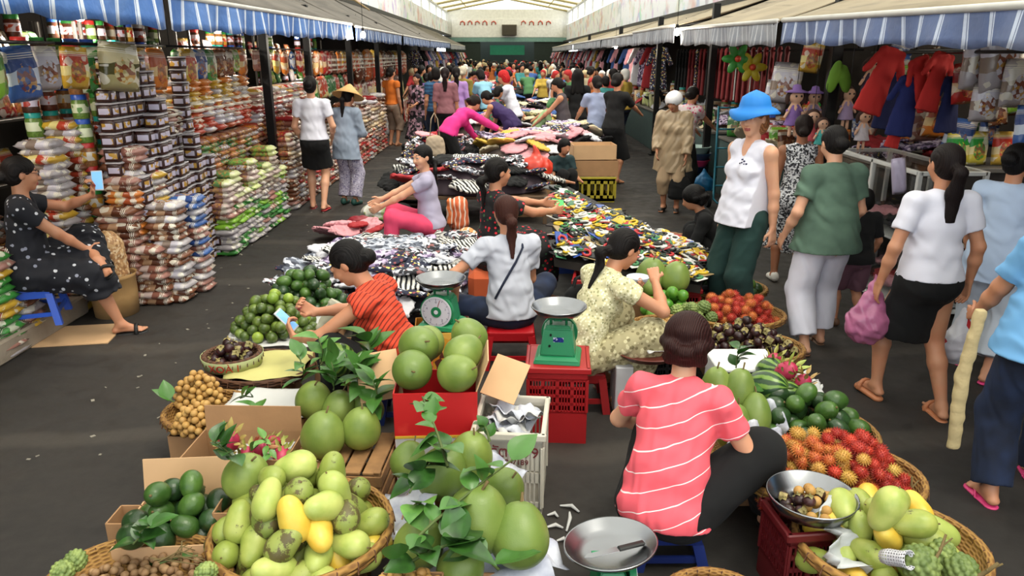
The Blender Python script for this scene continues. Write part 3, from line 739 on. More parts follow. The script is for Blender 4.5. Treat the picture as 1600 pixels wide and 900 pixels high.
def stand(px,py,top,z=0.0,head=None):
    "feet pixel and head-top pixel -> ground spot and body height"
    g=at_z(px,py,z); hx=head if head is not None else px
    return g,max(.9,min(1.9,at_y(hx,top,g.y).z-z))
def S(f,*a,**k): return lambda J,h:f(J,h,*a,**k)
# seated fruit seller in coral striped top, back to us
def plastic_stool(loc,h,col,label,w=.26,rz=0,open_=True):
    o=thing('plastic_stool',label,'stool',loc,rz,group=None)
    m=M('plastic_'+col,col,.35,var=.05)
    bm=bmesh.new(); bx(bm,(0,0,h-.015),(w,w,.03),.012,seg=2); link('seat',bm_mesh('seat',bm,True,40),m,o)
    for sx in (-1,1):
        for sy in (-1,1):
            bm=bmesh.new(); r=bmesh.ops.create_cube(bm,size=1.0)
            for v in r['verts']:
                t=v.co.z+.5; k=w*.5*(1.12-.22*t); v.co=Vector((sx*k+v.co.x*.045,sy*k+v.co.y*.045,t*(h-.03)))
            link('leg',bm_mesh('leg',bm),m,o)
    bm=bmesh.new(); k=w*.5
    for sy in (-1,1):
        bx(bm,(0,sy*k,h*.87),(w*.95,.012,h*.2)); bx(bm,(sy*k,0,h*.87),(.012,w*.95,h*.2)); bx(bm,(0,sy*k*1.06,h*.3),(w*1.05,.012,.03)); bx(bm,(sy*k*1.06,0,h*.3),(.012,w*1.05,.03))
    link('apron',bm_mesh('apron',bm),m,o); return o
# --- coral-top woman
O1,J1=person('seated woman seen from behind in a coral top with thin white stripes and black trousers',(.645,2.63,0),R(-27),1.6,
  {'fat':1.12,'shw':.152,'pel':(0,0,.25),'lean':24,'plean':8,'hpitch':25,'hyaw':10,'rh':(.2,.34,.3),'lh':(-.17,.42,.36),'leh':(-1,-.8,0),'reh':(1,-.4,-.6),'lf':(-.16,.42,.08),'rf':(.36,.42,.08),'lkh':(-.1,1,.8),'rkh':(.6,.5,.9)},
  [('shirt',S(shirt,.55,.016,.03,.06,.085,seed=11,wr=.008),C_PINK),('trousers',S(pants,(.11,.1,.08),1.93,seed=12),C_BLACK)],('updo','#2a100e'),'light',.006,feet=('flip',F_BLACK))
bpy.context.view_layer.update()
plastic_stool((.66,2.66,0),.14,'#1c2c6c','dark blue plastic stool under the coral-topped fruit seller',.24)
# --- orange ruffle top woman with phone, facing left
O2,J2=person('seated woman in an orange-red ruffled top bent over her phone',(-.60,3.88,0),R(78),1.66,
  {'pel':(0,0,.28),'lean':26,'plean':8,'hpitch':34,'hyaw':5,'rh':(.05,.52,.56),'lh':(-.13,.56,.47),'reh':(1,-.3,-.5),'leh':(-1,-.3,-.4),'rcurl':.9,'lcurl':.9,'rpn':(-.6,0,.6),'lpn':(.6,0,.6),'rhd':(-.4,.6,.5),'lhd':(.3,.5,.7),'lf':(-.22,.3,.08),'rf':(.12,.32,.08),'lkh':(-.3,.5,1),'rkh':(.5,.4,1)},
  [('shirt',S(shirt,.12,.02,.02,.05,.09,seed=21,wr=.012),C_ORAN),('trousers',S(pants,(.1,.08,.06),1.8,seed=22),C_BLACK)],('lowbun','#0f0b0b'),'mid',.006,feet=('flip',F_BLACK))
plastic_stool((-.60,3.90,0),.19,'#20346e','low blue stool under the woman in the orange top',.22)
# --- grey tee woman, back to us
O3,J3=person('seated woman from behind in a pale grey tee and dark jeans with crossbody strap',(.02,4.72,0),R(14),1.58,
  {'pel':(0,0,.36),'lean':12,'plean':2,'hpitch':18,'hyaw':0,'lh':(-.36,.12,.42),'leh':(-1,-.4,0),'rh':(.1,.35,.5),'lf':(-.2,.42,.08),'rf':(.25,.45,.08),'lkh':(-1.1,.3,.5),'rkh':(.7,.4,.8)},
  [('shirt',S(shirt,.62,.018,.03,.03,.08,seed=31,wr=.008),C_GREY),('trousers',S(pants,(.1,.08,.06),1.25,seed=32),C_JEAN)],('low','#3a1d16'),'mid',.007,feet=('flip',F_BLACK))
plastic_stool((.02,4.70,0),.26,'#a4131c','red plastic stool under the woman in the grey tee',.3)
# --- eating woman facing right
O4,J4=person('seated woman in a cream lace top and leaf-pattern trousers eating from a bowl',(.43,4.05,0),R(-62),1.58,
  {'pel':(0,0,.34),'lean':30,'plean':10,'hpitch':28,'hyaw':0,'rh':(.1,.45,.74),'reh':(1,0,-.8),'lh':(-.13,.42,.62),'leh':(-1,-.3,-.5),'rcurl':1.1,'lcurl':.9,'rhd':(-.6,.3,.5),'lf':(-.12,.25,.08),'rf':(.14,.2,.08),'lkh':(-.2,.9,1),'rkh':(.4,1,.8),'rpn':(-.5,.3,.2),'lpn':(.4,0,1)},
  [('shirt',S(shirt,.35,.018,.02,.04,.08,seed=41,wr=.008),C_CREAM),('trousers',S(pants,(.105,.11,.11),1.72,seed=42,wr=.01),C_CORD)],('low','#100b0a'),'mid',.006,feet=('flip',F_BRN))
plastic_stool((.43,4.05,0),.24,'#8d1b1e','dark red stool under the eating woman',.26)
# --- cherry print dress
person('woman in a black dress printed with red cherries sitting beside the clothes pile',(-.12,5.85,0),R(-62),1.6,
  {'pel':(0,0,.45),'lean':4,'hpitch':6,'rh':(.12,.5,.78),'lh':(-.1,.55,.8),'reh':(1,-.3,-.8),'leh':(-1,-.3,-.6),'lf':(-.12,.4,.08),'rf':(.12,.4,.08),'lkh':(-.2,.6,1),'rkh':(.2,.6,1)},
  [('dress_top',S(shirt,.6,.02,.03,.05,.07,seed=51),C_CHERRY),('dress_skirt',S(seatskirt,1.7,(.13,.12,.13),seed=52),C_CHERRY)],('low','#100b0a'),'mid',.009,feet=('flip',F_BLACK))
o_=thing('clothes_bale','squat bale under the woman in the cherry dress','bale',(-.12,5.86,0)); obj_box('wrap',cloth('bale_wrap','#c65a30'),[((0,0,.17),(.4,.4,.34))],o_,.05)
# --- grey-lilac tee woman looking back at the camera
person('seated woman in a lilac-grey tee and hot pink trousers glancing toward the camera',(-.78,7.35,0),R(95),1.6,
  {'pel':(0,0,.38),'lean':6,'hpitch':6,'hyaw':42,'lh':(-.1,.52,.55),'rh':(.12,.5,.6),'reh':(1,-.4,-.6),'leh':(-1,-.3,-.5),'lf':(-.15,.4,.08),'rf':(.1,.42,.08),'lkh':(-.2,.5,1),'rkh':(.2,.5,1)},
  [('shirt',S(shirt,.5,.018,.02,.04,.08,seed=61),cloth('lilac_grey','#b5aec6')),('trousers',S(pants,(.1,.085,.07),1.7,seed=62),C_PINKS)],('low','#0e0a0a'),'light',.009,feet=('flip',F_BLACK))
plastic_stool((-.78,7.35,0),.26,'#b8bcc4','pale stool under the woman in hot pink trousers',.28)
# --- woman with glasses at the left, one ankle on her knee
GW=(-3.42,5.12,.16)
o_,J_=O7,J7=person('woman in glasses and black floral dress, one leg crossed over, holding a phone',GW,R(-62),1.62,
  {'fat':1.08,'pel':(0,0,.38),'lean':4,'hpitch':8,'hyaw':8,'lh':(-.12,.45,.84),'leh':(-1,-.2,-.8),'lcurl':.9,'lhd':(.1,.25,1),'lpn':(.3,-1,.2),'rh':(.02,.42,.42),'reh':(1,-.2,-.2),'rhd':(-.4,.7,-.3),
   'lf':(.16,.42,.42),'lkh':(-1,.5,.35),'lfd':(1,.1,-.3),'lfn':(0,.6,-.6),'rf':(.16,.5,-.08),'rkh':(.2,1,.6)},
  [('dress_top',S(shirt,.5,.022,.03,.05,.1,vneck=.03,seed=71),C_BLKFLO),('dress_skirt',S(seatskirt,1.35,(.135,.12,.12),seed=72,wr=.012),C_BLKFLO)],('lowbun','#120d0c'),'mid',.007,feet=('band',F_BLACK))
c_=J_['head']; H=J_['H']; bm=bmesh.new()
for s in (-1,1):
    pts=[Vector(c_+H@np.array((s*.034+.027*math.cos(a),.098-.006*abs(math.cos(a)),.012+.019*math.sin(a)))) for a in np.linspace(0,2*PI,16)[:-1]]
    tube(bm,pts,.002,6,closed=True); tube(bm,[Vector(c_+H@np.array(p)) for p in ((s*.061,.095,.016),(s*.078,.04,.018),(s*.08,-.01,.014))],.002,6)
tube(bm,[Vector(c_+H@np.array(p)) for p in ((-.008,.099,.016),(0,.103,.018),(.008,.099,.016))],.002,6)
link('glasses',bm_mesh('glasses',bm,True),M('frame_brown','#3a1614',.3),o_)
plastic_stool((-3.44,5.10,.16),.26,'#2a58c8','blue plastic stool under the woman in glasses',.32,R(20))
# --- standing at the left
g,hh=stand(500,327,124)
person('woman walking away in a white tee and short black skirt with hair in a bun',g,R(2),hh,{'lh':(-.19,.14,.86),'rh':(.19,.14,.88),'leh':(-.7,-1,-.2),'reh':(.7,-1,-.2),'lf':(-.1,.08,.075),'rf':(.08,-.12,.09)},
  [('shirt',S(shirt,.55,.018,.03,-.02,.08,seed=81),C_WHITE),('skirt',S(skirt,.33,.03,seed=82),C_BLACK)],('bun','#120d0c'),'light',.009,feet=('flip',F_RED))
g,hh=stand(547,320,146)
o_,J_=person('woman in a conical straw hat, grey blouse and patterned loose trousers',g,R(-20),hh*1.02,{'fat':1.02,'lean':10,'hpitch':22,'lh':(-.14,.3,.95),'rh':(.14,.3,.98)},
  [('shirt',S(shirt,1.6,.025,.05,.2,.07,seed=91),cloth('slate_blouse','#8f9bad')),('trousers',S(pants,(.11,.1,.09),1.88,seed=92),C_PAT)],('low','#120d0c'),'mid',.009,feet=('shoe',F_GRN))
def conical_hat(par,J):
    c=J['head']; H=J['H']; M_=Matrix([list(H[i])+[0] for i in range(3)]+[[0,0,0,1]])
    bm=bmesh.new(); lathe(bm,[(0,.17),(.03,.155),(.12,.07),(.225,-.01),(.222,-.014),(.115,.062),(0,.15)],32,c=tuple(c+H@np.array((0,-.01,.03))),M_=M_)
    t=NT('straw_hat'); w=t.n('ShaderNodeTexWave',{'Vector':t.co(),'Scale':30.0,'Distortion':1.0},wave_type='RINGS',rings_direction='Z'); t.bump(w.outputs[1],.4,.004)
    link('conical_hat',bm_mesh('hat',bm,True),t.done(t.ramp(w.outputs[1],[(0,lin('#c08f52')),(1,lin('#dcb274'))]),.7),par)
conical_hat(o_,J_)
g,hh=stand(616,228,108)
person('woman in an orange tee and tan cropped trousers standing in the left aisle',g,R(-30),hh,{},[('shirt',S(shirt,.3,.016,seed=1,hem=-.02),C_ORG),('trousers',S(pants,(.11,.09,.08),1.35,seed=2),C_TAN)],('lowbun','#160f0c'),'mid',.011,feet=('flip',F_BRN))
g,hh=stand(655,228,118)
person('woman in a long black and pink zigzag robe and scarf carrying a bag',g,R(150),hh,{'lh':(-.12,.3,.95),'rh':(.2,.1,.85)},[('shirt',S(shirt,1.5,.03,.06,.15,.06,seed=3),C_ZIG),('skirt',S(skirt,.72,.06,seed=4),C_ZIG)],('loose','#191018'),'mid',.011,feet=('flip',F_BLACK))
# --- right aisle
g,hh=stand(1046,330,158)
o_,J_=person('person in a white helmet and see-through beige raincoat carrying a black bag',g,R(160),hh*1.06,{'fat':1.1,'lean':12,'hpitch':20,'hyaw':-15,'lh':(-.2,.2,.8),'rh':(.2,.16,.85)},
  [('raincoat',S(shirt,1.9,.04,.08,.28,.06,seed=101,wr=.014),C_RAIN),('trousers',S(pants,(.11,.09,.08),1.5,seed=102),cloth('beige_trousers','#b29676'))],None,'mid',.009,feet=('shoe',F_DK))
c,H=J_['head'],J_['H']; v=Vol(c-.2,c+.22,.008); v.ell(c+H@np.array((0,-.01,.04)),(.115,.135,.11),0,H); v.ell(c+H@np.array((0,-.01,.02)),(.095,.115,.09),0,H,'sub'); v.plane(c+H@np.array((0,0,-.01)),-H[:,2]); v.ell(c+H@np.array((0,.16,-.02)),(.1,.1,.06),0,H,'sub')
link('helmet',v.mesh('helmet',1),M('helmet_white','#e6e4e6',.2),o_)
def bag(name,label,loc,size,mat_,rz=0,strap=.25,cat='bag',par=None):
    o=thing(name,label,cat,loc,rz) if not par else par
    w,d,h_=size; v=Vol((-w*.7,-d,-h_*.1),(w*.7,d,h_*1.25),max(.008,w/26)); v.ell((0,0,h_*.45),(w*.5,d*.5,h_*.5),.0); v.cone((-w*.3,0,h_*.15),(w*.3,0,h_*.15),d*.42,d*.42,.05); v.cone((-w*.28,0,h_*.75),(w*.28,0,h_*.75),d*.2,d*.2,.05); v.wrinkle(.006,w*.35,int(w*1000)); 
    link('body' if name!='plastic_bag' else 'sack',v.mesh('bagbody',1),mat_,o)
    bm=bmesh.new()
    for s in (-1,1): tube(bm,[(-w*.25,s*d*.1,h_*.8),(-w*.16,s*d*.1,h_+strap*.7),(0,0,h_+strap),(w*.16,s*d*.1,h_+strap*.7),(w*.25,s*d*.1,h_*.8)],.007,6)
    link('handle',bm_mesh('handle',bm,True),mat_,o); return o
q=at_y(1062,295,9.6); bag('handbag','black bag carried low by the person in the beige raincoat',(q.x,q.y,q.z-.12),(.28,.16,.3),C_BLACK,0,.12)
# blue hat
YB=5.25; gx=at_y(1168,300,YB)
o_,J_=person('woman in a bright blue floppy sun hat, white sleeveless top and dark teal trousers',(gx.x,YB,0),R(118),1.66,{'hyaw':18,'hpitch':4,'fat':1.03,'rh':(.2,.0,.8),'lh':(-.2,-.06,.8),'leh':(-.5,-1,0),'reh':(.5,-1,0),'lcurl':.5,'rcurl':.5},
  [('shirt',S(shirt,0,.024,.085,.05,.07,vneck=.12,seed=111,wr=.007),C_WHITE),('trousers',S(pants,(.115,.09,.09),1.9,seed=112),C_TEAL)],('bob','#8a5a38'),'light',.007,feet=('shoe',F_DK))
c,H=J_['head'],J_['H']; bm=bmesh.new(); n=48; prof=[(0,.14),(.05,.135),(.086,.112),(.1,.065),(.104,.045),(.135,.028),(.163,-.0)]
rings=[]
for i,(r,z) in enumerate(prof):
    rings.append([bm.verts.new(Vector(c+H@np.array((r*math.cos(a),-.012+r*1.08*math.sin(a),z+.03+(.012*math.sin(a*3+1)+.016*math.cos(2*a) if i>5 else 0))))) for a in np.linspace(0,2*PI,n,endpoint=False)] if r>0 else None)
top=bm.verts.new(Vector(c+H@np.array((0,-.012,.187))))
for k in range(n): bm.faces.new((top,rings[1][k],rings[1][(k+1)%n]))
for A,B in zip(rings[1:-1],rings[2:]):
    for k in range(n): bm.faces.new((A[k],B[k],B[(k+1)%n],A[(k+1)%n]))
hat=link('sun_hat',bm_mesh('sunhat',bm,True),cloth('hat_blue','#1a7fd4',.7),o_); md=hat.modifiers.new('s','SOLIDIFY'); md.thickness=.006
bm=bmesh.new()
for s in (0,):
    q=J_['T']; p=J_['chest']+q@np.array((-.05,.115,.04))
    for i in range(14): 
        a=i*2.4; r_=.006*math.sqrt(i+1); cyl(bm,Vector(p+q@np.array((r_*math.cos(a)*1.6,-.004,r_*math.sin(a)*2))),Vector(p+q@np.array((r_*math.cos(a)*1.6,.008,r_*math.sin(a)*2))),.005,n=6)
link('embroidery',bm_mesh('emb',bm),M('navy_thread','#2a2c50',.8),o_)
# halter dress
g,hh=stand(1207,440,186,head=1235)
person('woman with bare back in a black and white gingham halter dress behind the blue hat',(g.x+.12,g.y,0),R(-10),hh,{'lf':(-.12,.0,.075)},[('dress_top',S(shirt,0,.014,.0,0,.07,up=.0,seed=121),C_GINGH),('dress_skirt',S(skirt,.55,.06,seed=122),C_GINGH)],('lowbun','#1b100d'),'dark',.01,feet=('shoe',F_WHT))
# green tee
g,hh=stand(1258,545,206,head=1283)
person('woman walking away in a green tee with grey sleeves and white trousers',(g.x+.05,g.y,0),R(5),hh,{'fat':1.12,'lean':3,'lf':(-.12,-.1,.09),'rf':(.11,.12,.075),'hpitch':18,'lh':(-.27,.1,.86),'rh':(.24,.2,.88)},
  [('shirt',S(shirt,.62,.024,.085,.09,.1,seed=131,wr=.009),C_GREEN),('trousers',S(pants,(.115,.105,.095),1.86,seed=132),C_WHITE)],('lowbun','#0e0a0a'),'light',.007,feet=('flip',F_BRN))
# boy
g,hh=stand(1322,512,300,head=1335)
person('child in a black tee and mauve shorts walking beside the green-topped woman',(g.x,g.y,0),R(10),hh,{'fat':1.12,'shw':.16,'lf':(-.1,.1,.075),'rf':(.1,-.1,.09),'rh':(.26,.1,.84)},[('shirt',S(shirt,.8,.02,.03,.06,.07,seed=141),C_BLACK),('shorts',S(pants,(.11,.11,.12),.95,seed=142),C_MAROON)],('bob','#0d0a0a'),'mid',.009,feet=('shoe',F_BRN))
# white tee
g,hh=stand(1415,636,245,head=1445)
person('woman with long straight hair, white tee and black knee-length skirt walking away',(g.x,g.y,0),R(3),hh*1.02,{'fat':1.08,'lean':2,'hpitch':4,'lf':(-.13,.14,.1),'rf':(.12,-.16,.08),'lh':(-.27,.04,.82),'rh':(.27,.02,.82),'leh':(-.7,-1,0),'reh':(.7,-1,0)},
  [('shirt',S(shirt,.62,.018,.03,.0,.075,seed=151,wr=.006),C_WHITE),('skirt',S(skirt,.4,.035,e=.02,seed=152),C_BLACK)],('long','#170e0d'),'mid',.0065,feet=('wedge',F_TAN))
# pale blue
g,hh=stand(1522,585,234,head=1537)
person('woman in pale blue blouse and pale trousers, hair in a bun, facing right',(g.x,g.y,0),R(-48),hh,{'fat':1.08,'hyaw':-12,'hpitch':2,'rh':(.14,.42,.95),'lh':(-.2,.1,.82),'reh':(.6,-.6,-.6),'lf':(-.14,.15,.075),'rf':(.1,-.12,.09)},
  [('shirt',S(shirt,.55,.022,.06,.14,.08,seed=161,wr=.008),C_PALE),('trousers',S(pants,(.115,.11,.11),1.75,seed=162),cloth('pale_trousers','#c3cad6'))],('bun','#0e0a0a'),'mid',.007,feet=('flip',F_PNK))
# sky blue at the right edge
person('person in sky blue tee and dark jeans cut by the right edge, with pale roll',(2.40,3.0,0),R(-12),1.5,{'fat':1.28,'lh':(-.27,.3,.82),'leh':(-.9,-1,-.1),'lhd':(0,1,-.2),'lf':(-.16,-.05,.08),'rf':(.15,.2,.08)},
  [('shirt',S(shirt,.72,.024,.08,.07,.08,seed=171,wr=.008),C_BLUE),('trousers',S(pants,(.12,.1,.09),1.93,seed=172),C_JEAN)],('bob','#0d0a0a'),'mid',.007,feet=('flip',F_PNK))

# straps and small worn things
def onbody(O,p): p=Vector(p)*O.scale.x; c_,s_=math.cos(O.rotation_euler.z),math.sin(O.rotation_euler.z); return Vector((p.x*c_-p.y*s_,p.x*s_+p.y*c_,p.z))+O.location
def strap(O,J,pts,r,m,name='strap'):
    bm=bmesh.new(); T=J['T']; tube(bm,[Vector(J['chest']+T@np.array(p)) for p in pts],r,6); link(name,bm_mesh(name,bm,True),m,O)
strap(O3,J3,[(.1,.06,.17),(.09,-.02,.175),(.075,-.1,.11),(.02,-.118,.02),(-.06,-.112,-.1),(-.13,-.09,-.22)],.008,C_NAVY,'bag_strap')
for i in range(2):
    pass

# ---------------------------------------------------------------- goods: builders shared by all the stalls
class Kit:
    "one kind of goods: its mesh and its parts; put() sets out one more of it"
    def __init__(s,name,cat,mesh,mats,parts=()):
        s.name,s.cat,s.mesh,s.mats,s.parts=name,cat,mesh,mats if isinstance(mats,(list,tuple)) else [mats],parts
    def put(s,loc,rot=(0,0,0),sc=1.0,label=None,group=None,mat=None,pm=None):
        if s.mesh is None: o=bpy.data.objects.new(s.name,None); COL.objects.link(o); o.empty_display_size=.02
        else: o=link(s.name,s.mesh,s.mats)
        o.location=loc; o.rotation_euler=rot; o.scale=(sc,)*3 if isinstance(sc,(int,float)) else sc
        tag(o,label,s.cat,group)
        if mat is not None and s.mesh is not None: relink(o,mat)
        for p in s.parts:
            c=link(p[0],p[1],p[2],o)
            if pm and p[0] in pm: relink(c,pm[p[0]])
            for q in (p[3] if len(p)>3 else ()): link(q[0],q[1],q[2],c)
        return o
def heap(cx,cy,z0,rx,ry,hmax,r,n,seed=0,sq=.94,power=2.0,rect=False,tries=30):
    rg=np.random.RandomState(seed); P=np.zeros((0,3)); fails=0
    while len(P)<n and fails<6:
        u=rg.rand(tries,2)*2-1
        if not rect: u=u[(u**2).sum(1)<1]
        if len(u)==0: continue
        rho=np.maximum(np.abs(u[:,0]),np.abs(u[:,1])) if rect else np.sqrt((u**2).sum(1))
        x=cx+u[:,0]*rx; y=cy+u[:,1]*ry; z=np.full(len(u),z0+r)
        if len(P):
            d=np.hypot(x[:,None]-P[None,:,0],y[:,None]-P[None,:,1]); k=2*r*sq
            z=np.maximum(z,np.where(d<k,P[None,:,2]+np.sqrt(np.maximum(k*k-d*d,0)),0).max(1))
        ok=z<=z0+hmax*(1-rho**power)+r*1.05
        if not ok.any(): fails+=1; continue
        i=np.argmin(np.where(ok,z,9)); P=np.vstack([P,[x[i],y[i],z[i]]]); fails=0
    return [tuple(p) for p in P]
def rrot(rg,full=True): return (rg.uniform(0,6.28) if full else rg.uniform(-.5,.5),rg.uniform(0,6.28) if full else rg.uniform(-.5,.5),rg.uniform(0,6.28))
def fruit_mat(name,c1,c2,c3=None,rough=.4,blotch=None,sc=12,bump=.08,bsc=220,bth=.62,coat=0):
    t=NT(name); col=t.ramp(t.noise(sc,3),[(.35,lin(c1)),(.65,lin(c2))]); oi=t.n('ShaderNodeObjectInfo')
    if c3: col=t.mix(t.math('MULTIPLY',oi.outputs['Random'],.75),col,lin(c3))
    if blotch:
        off=t.n('ShaderNodeVectorMath',{0:t.co(),1:oi.outputs['Random']},operation='ADD').outputs[0]
        col=t.mix(t.ramp(t.noise(sc*1.6,5,vec=off,rough=.7),[(bth,(0,0,0)),(bth+.05,(.85,)*3)]),col,lin(blotch))
    if bump: t.bump(t.noise(bsc,2),bump,.003)
    return t.done(col,rough)
def sdf_obj(name,fn,ext,h,relax=1,matfn=None):
    v=Vol([-e for e in ext],ext,h); fn(v); return v.mesh(name,relax,matfn)
LEAF=fruit_mat('leaf_green','#1d3a16','#2f5a20','#4f7f35',.35,sc=20,bump=.1,bsc=60); LEAF2=fruit_mat('leaf_light','#4c7d33','#6d9a48','#3a6b28',.4,sc=20)
STEM=M('stem_brown','#6b5a34',.8); STEMG=M('stem_green','#4e5f2b',.7)
def leaf_into(bm,base,d,up,L,W,curl=.25,n=7,mi=0):
    d=Vector(d).normalized(); up=Vector(up); s=d.cross(up).normalized(); up=s.cross(d).normalized(); rows=[]
    for i in range(n+1):
        t=i/n; w=W*math.sin(PI*min(1,t**.8))*(.98 if t<.98 else .0)+.0005; c=Vector(base)+d*L*t-up*curl*L*t*t
        rows.append([bm.verts.new(c+s*w*k+up*(abs(k)*w*.28)) for k in (-1,-.5,0,.5,1)])
    for a,b in zip(rows[:-1],rows[1:]):
        for k in range(4):
            f=bm.faces.new((a[k],a[k+1],b[k+1],b[k])); f.material_index=mi; f.smooth=True
def sprig(name,pts,spots_,L=.1,W=.032,seed=0,parent=None,loc=(0,0,0),label=None,lm=None,r=.004):
    "a twig and its leaves; leaves sit along the twig"
    rg=random.Random(seed); o=thing(name,label,'leaves',loc) if parent is None else bpy.data.objects.new(name,None)
    if parent is not None: COL.objects.link(o); o.parent=parent; o.location=loc
    bm=bmesh.new(); tube(bm,pts,[r*(1-.5*i/len(pts)) for i in range(len(pts))],6); link('twig',bm_mesh('twig',bm,True),STEMG,o)
    bm=bmesh.new(); P=[Vector(p) for p in pts]
    for i in range(spots_):
        t=(i+.6)/spots_*(len(P)-1); k=min(int(t),len(P)-2); b=P[k].lerp(P[k+1],t-k); ax=(P[k+1]-P[k]).normalized()
        d=Vector((rg.uniform(-1,1),rg.uniform(-1,1),rg.uniform(-.35,.9))).normalized()+ax*.4
        l=L*rg.uniform(.7,1.25); leaf_into(bm,b,d,Vector((rg.uniform(-.4,.4),rg.uniform(-.4,.4),1)),l,W*l/L,rg.uniform(.05,.5))
    link('foliage',bm_mesh('foliage',bm),lm or LEAF,o); return o
# --- fruit
def _pomelo(v): v.ell((0,0,-.012),(.088,.088,.082),.0); v.ell((0,0,.04),(.058,.058,.062),.05); v.ell((0,0,.108),(.012,.012,.012),.0,None,'sub')
me=sdf_obj('pomelo',_pomelo,(.11,.11,.13),.007,2)
bm=bmesh.new(); tube(bm,[(0,0,.09),(.004,0,.105),(.012,.002,.125)],[.005,.004,.0045],6); stm=bm_mesh('stem',bm,True)
POM=fruit_mat('pomelo_skin','#697f33','#8f9f4e','#5c7533',.42,sc=7,bump=.18,bsc=260); K_POM=Kit('pomelo','pomelo',me,POM,[('stem',stm,STEM)])
def _mango(v): v.ell((0,0,0),(.048,.045,.07),.0); v.ell((.012,0,.028),(.046,.042,.046),.03); v.ell((-.014,0,-.045),(.026,.026,.03),.03); 
MG=[fruit_mat('mango_green','#8a9940','#adb35c','#7c8c3a',.42,'#4a4420',14,bth=.62),fruit_mat('mango_yellow','#dfae38','#e8c858','#c9b33e',.4,'#5a3a18',14,bth=.68),fruit_mat('mango_blotched','#84933f','#a3ab5a','#6d7f38',.5,'#4d3b26',9,bth=.5),fruit_mat('mango_pale','#98a950','#bac06a','#9dac54',.42,'#6b5c2a',14,bth=.66)]
me=sdf_obj('mango',_mango,(.09,.07,.1),.005,2); bm=bmesh.new(); tube(bm,[(.016,0,.072),(.018,0,.084)],.003,6); K_MAN=Kit('mango','mango',me,MG[0],[('stem',bm_mesh('st',bm,True),STEM)])
def _avo(v): v.ell((0,0,0),(.043,.043,.048),.0); v.ell((0,0,.03),(.028,.028,.034),.03)
AVO=fruit_mat('avocado_skin','#1c3216','#31502a','#22381c',.32,'#4e6a2a',16,bump=.3,bsc=160,bth=.7); AVO2=fruit_mat('avocado_bright','#33541f','#53752f','#2a4a1d',.35,None,16,bump=.25,bsc=160)
bm=bmesh.new(); cyl(bm,(0,0,.06),(0,0,.068),.005,n=8); K_AVO=Kit('avocado','avocado',sdf_obj('avocado',_avo,(.06,.06,.08),.0045,2),AVO,[('stem',bm_mesh('st',bm,True),STEM)])
LIM=fruit_mat('green_orange_skin','#42551f','#748838','#33481d',.35,None,18,bump=.2,bsc=300); bm=bmesh.new(); bmesh.ops.create_uvsphere(bm,u_segments=20,v_segments=14,radius=.034); me=bm_mesh('orange',bm,True)
bm=bmesh.new(); cyl(bm,(0,0,.0325),(0,0,.036),.004,.003,8); K_LIM=Kit('green_orange','orange',me,LIM,[('stem',bm_mesh('st',bm,True),STEM)])
LON=fruit_mat('longan_skin','#b0843f','#caa25c','#a47a42',.6,'#7a5a2c',30,bump=.2,bsc=300,bth=.66); LON2=fruit_mat('longan_dull','#8d6b48','#ab8a62','#7c5d40',.65,'#5a432c',30,bump=.2,bsc=300,bth=.66)
bm=bmesh.new(); bmesh.ops.create_icosphere(bm,subdivisions=3,radius=.0142); K_LON=Kit('longan','longan',bm_mesh('longan',bm,True),LON)
MST=fruit_mat('mangosteen_skin','#2a1215','#43201f','#1c0d10',.4,None,14,bump=.1); CALX=fruit_mat('mangosteen_calyx','#8d8552','#b79d6a','#6f6b3a',.6)
bm=bmesh.new(); bmesh.ops.create_uvsphere(bm,u_segments=20,v_segments=12,radius=.031); 
for v_ in bm.verts: v_.co.z*=.88
me=bm_mesh('mangosteen',bm,True); bm=bmesh.new()
for i in range(4):
    a=i*PI/2; leaf_into(bm,(0,0,.028),(math.cos(a),math.sin(a),.12),(0,0,1),.026,.013,.5,5)
cyl(bm,(0,0,.027),(0,0,.042),.004,n=7); K_MST=Kit('mangosteen','mangosteen',me,MST,[('calyx',bm_mesh('calyx',bm),CALX)])
bm=bmesh.new(); bmesh.ops.create_icosphere(bm,subdivisions=2,radius=.021)
for v_ in bm.verts: v_.co.z*=1.15
for i in range(90):
    z=1-2*(i+.5)/90; a=i*2.39996; q=Vector((math.sqrt(1-z*z)*math.cos(a),math.sqrt(1-z*z)*math.sin(a),z*1.12)); t_=Vector((-q.y,q.x,.3))*.22
    r_=bmesh.ops.create_cone(bm,cap_ends=False,segments=4,radius1=.0022,radius2=.0002,depth=.011,matrix=Matrix.Translation(q*.0245+t_*.006)@(q+t_).to_track_quat('Z','Y').to_matrix().to_4x4())
RAM=[fruit_mat('rambutan_red','#a3251c','#c8402a','#8d1f1a',.6,'#c9803a',20),fruit_mat('rambutan_orange','#b9522a','#d3863f','#a8431f',.6,'#c7a54c',20),fruit_mat('rambutan_yellow','#b98c3a','#d3b058','#b3702f',.6,'#9a4a28',20)]
K_RAM=Kit('rambutan','rambutan',bm_mesh('rambutan',bm,True,60),RAM[0])
def _cust(v):
    v.ell((0,0,0),(.043,.043,.04),.0)
    for i in range(70):
        z=1-2*(i+.5)/70; a=i*2.39996; r=math.sqrt(1-z*z); v.ell((.042*r*math.cos(a),.042*r*math.sin(a),.039*z),(.0085,.0085,.0085),.003)
CUS=fruit_mat('custard_apple_skin','#5f7338','#93a35a','#4d6130',.6,'#3a3a24',30,bth=.64); K_CUS=Kit('custard_apple','custard apple',sdf_obj('cust',_cust,(.06,.06,.058),.0035,0),CUS)
DRG=fruit_mat('dragon_fruit_skin','#b5264d','#d24a6a','#a01f45',.45); DRGS=fruit_mat('dragon_scale','#7f9a3e','#a7b95a','#c25a5a',.5)
bm=bmesh.new(); bmesh.ops.create_uvsphere(bm,u_segments=20,v_segments=14,radius=.045)
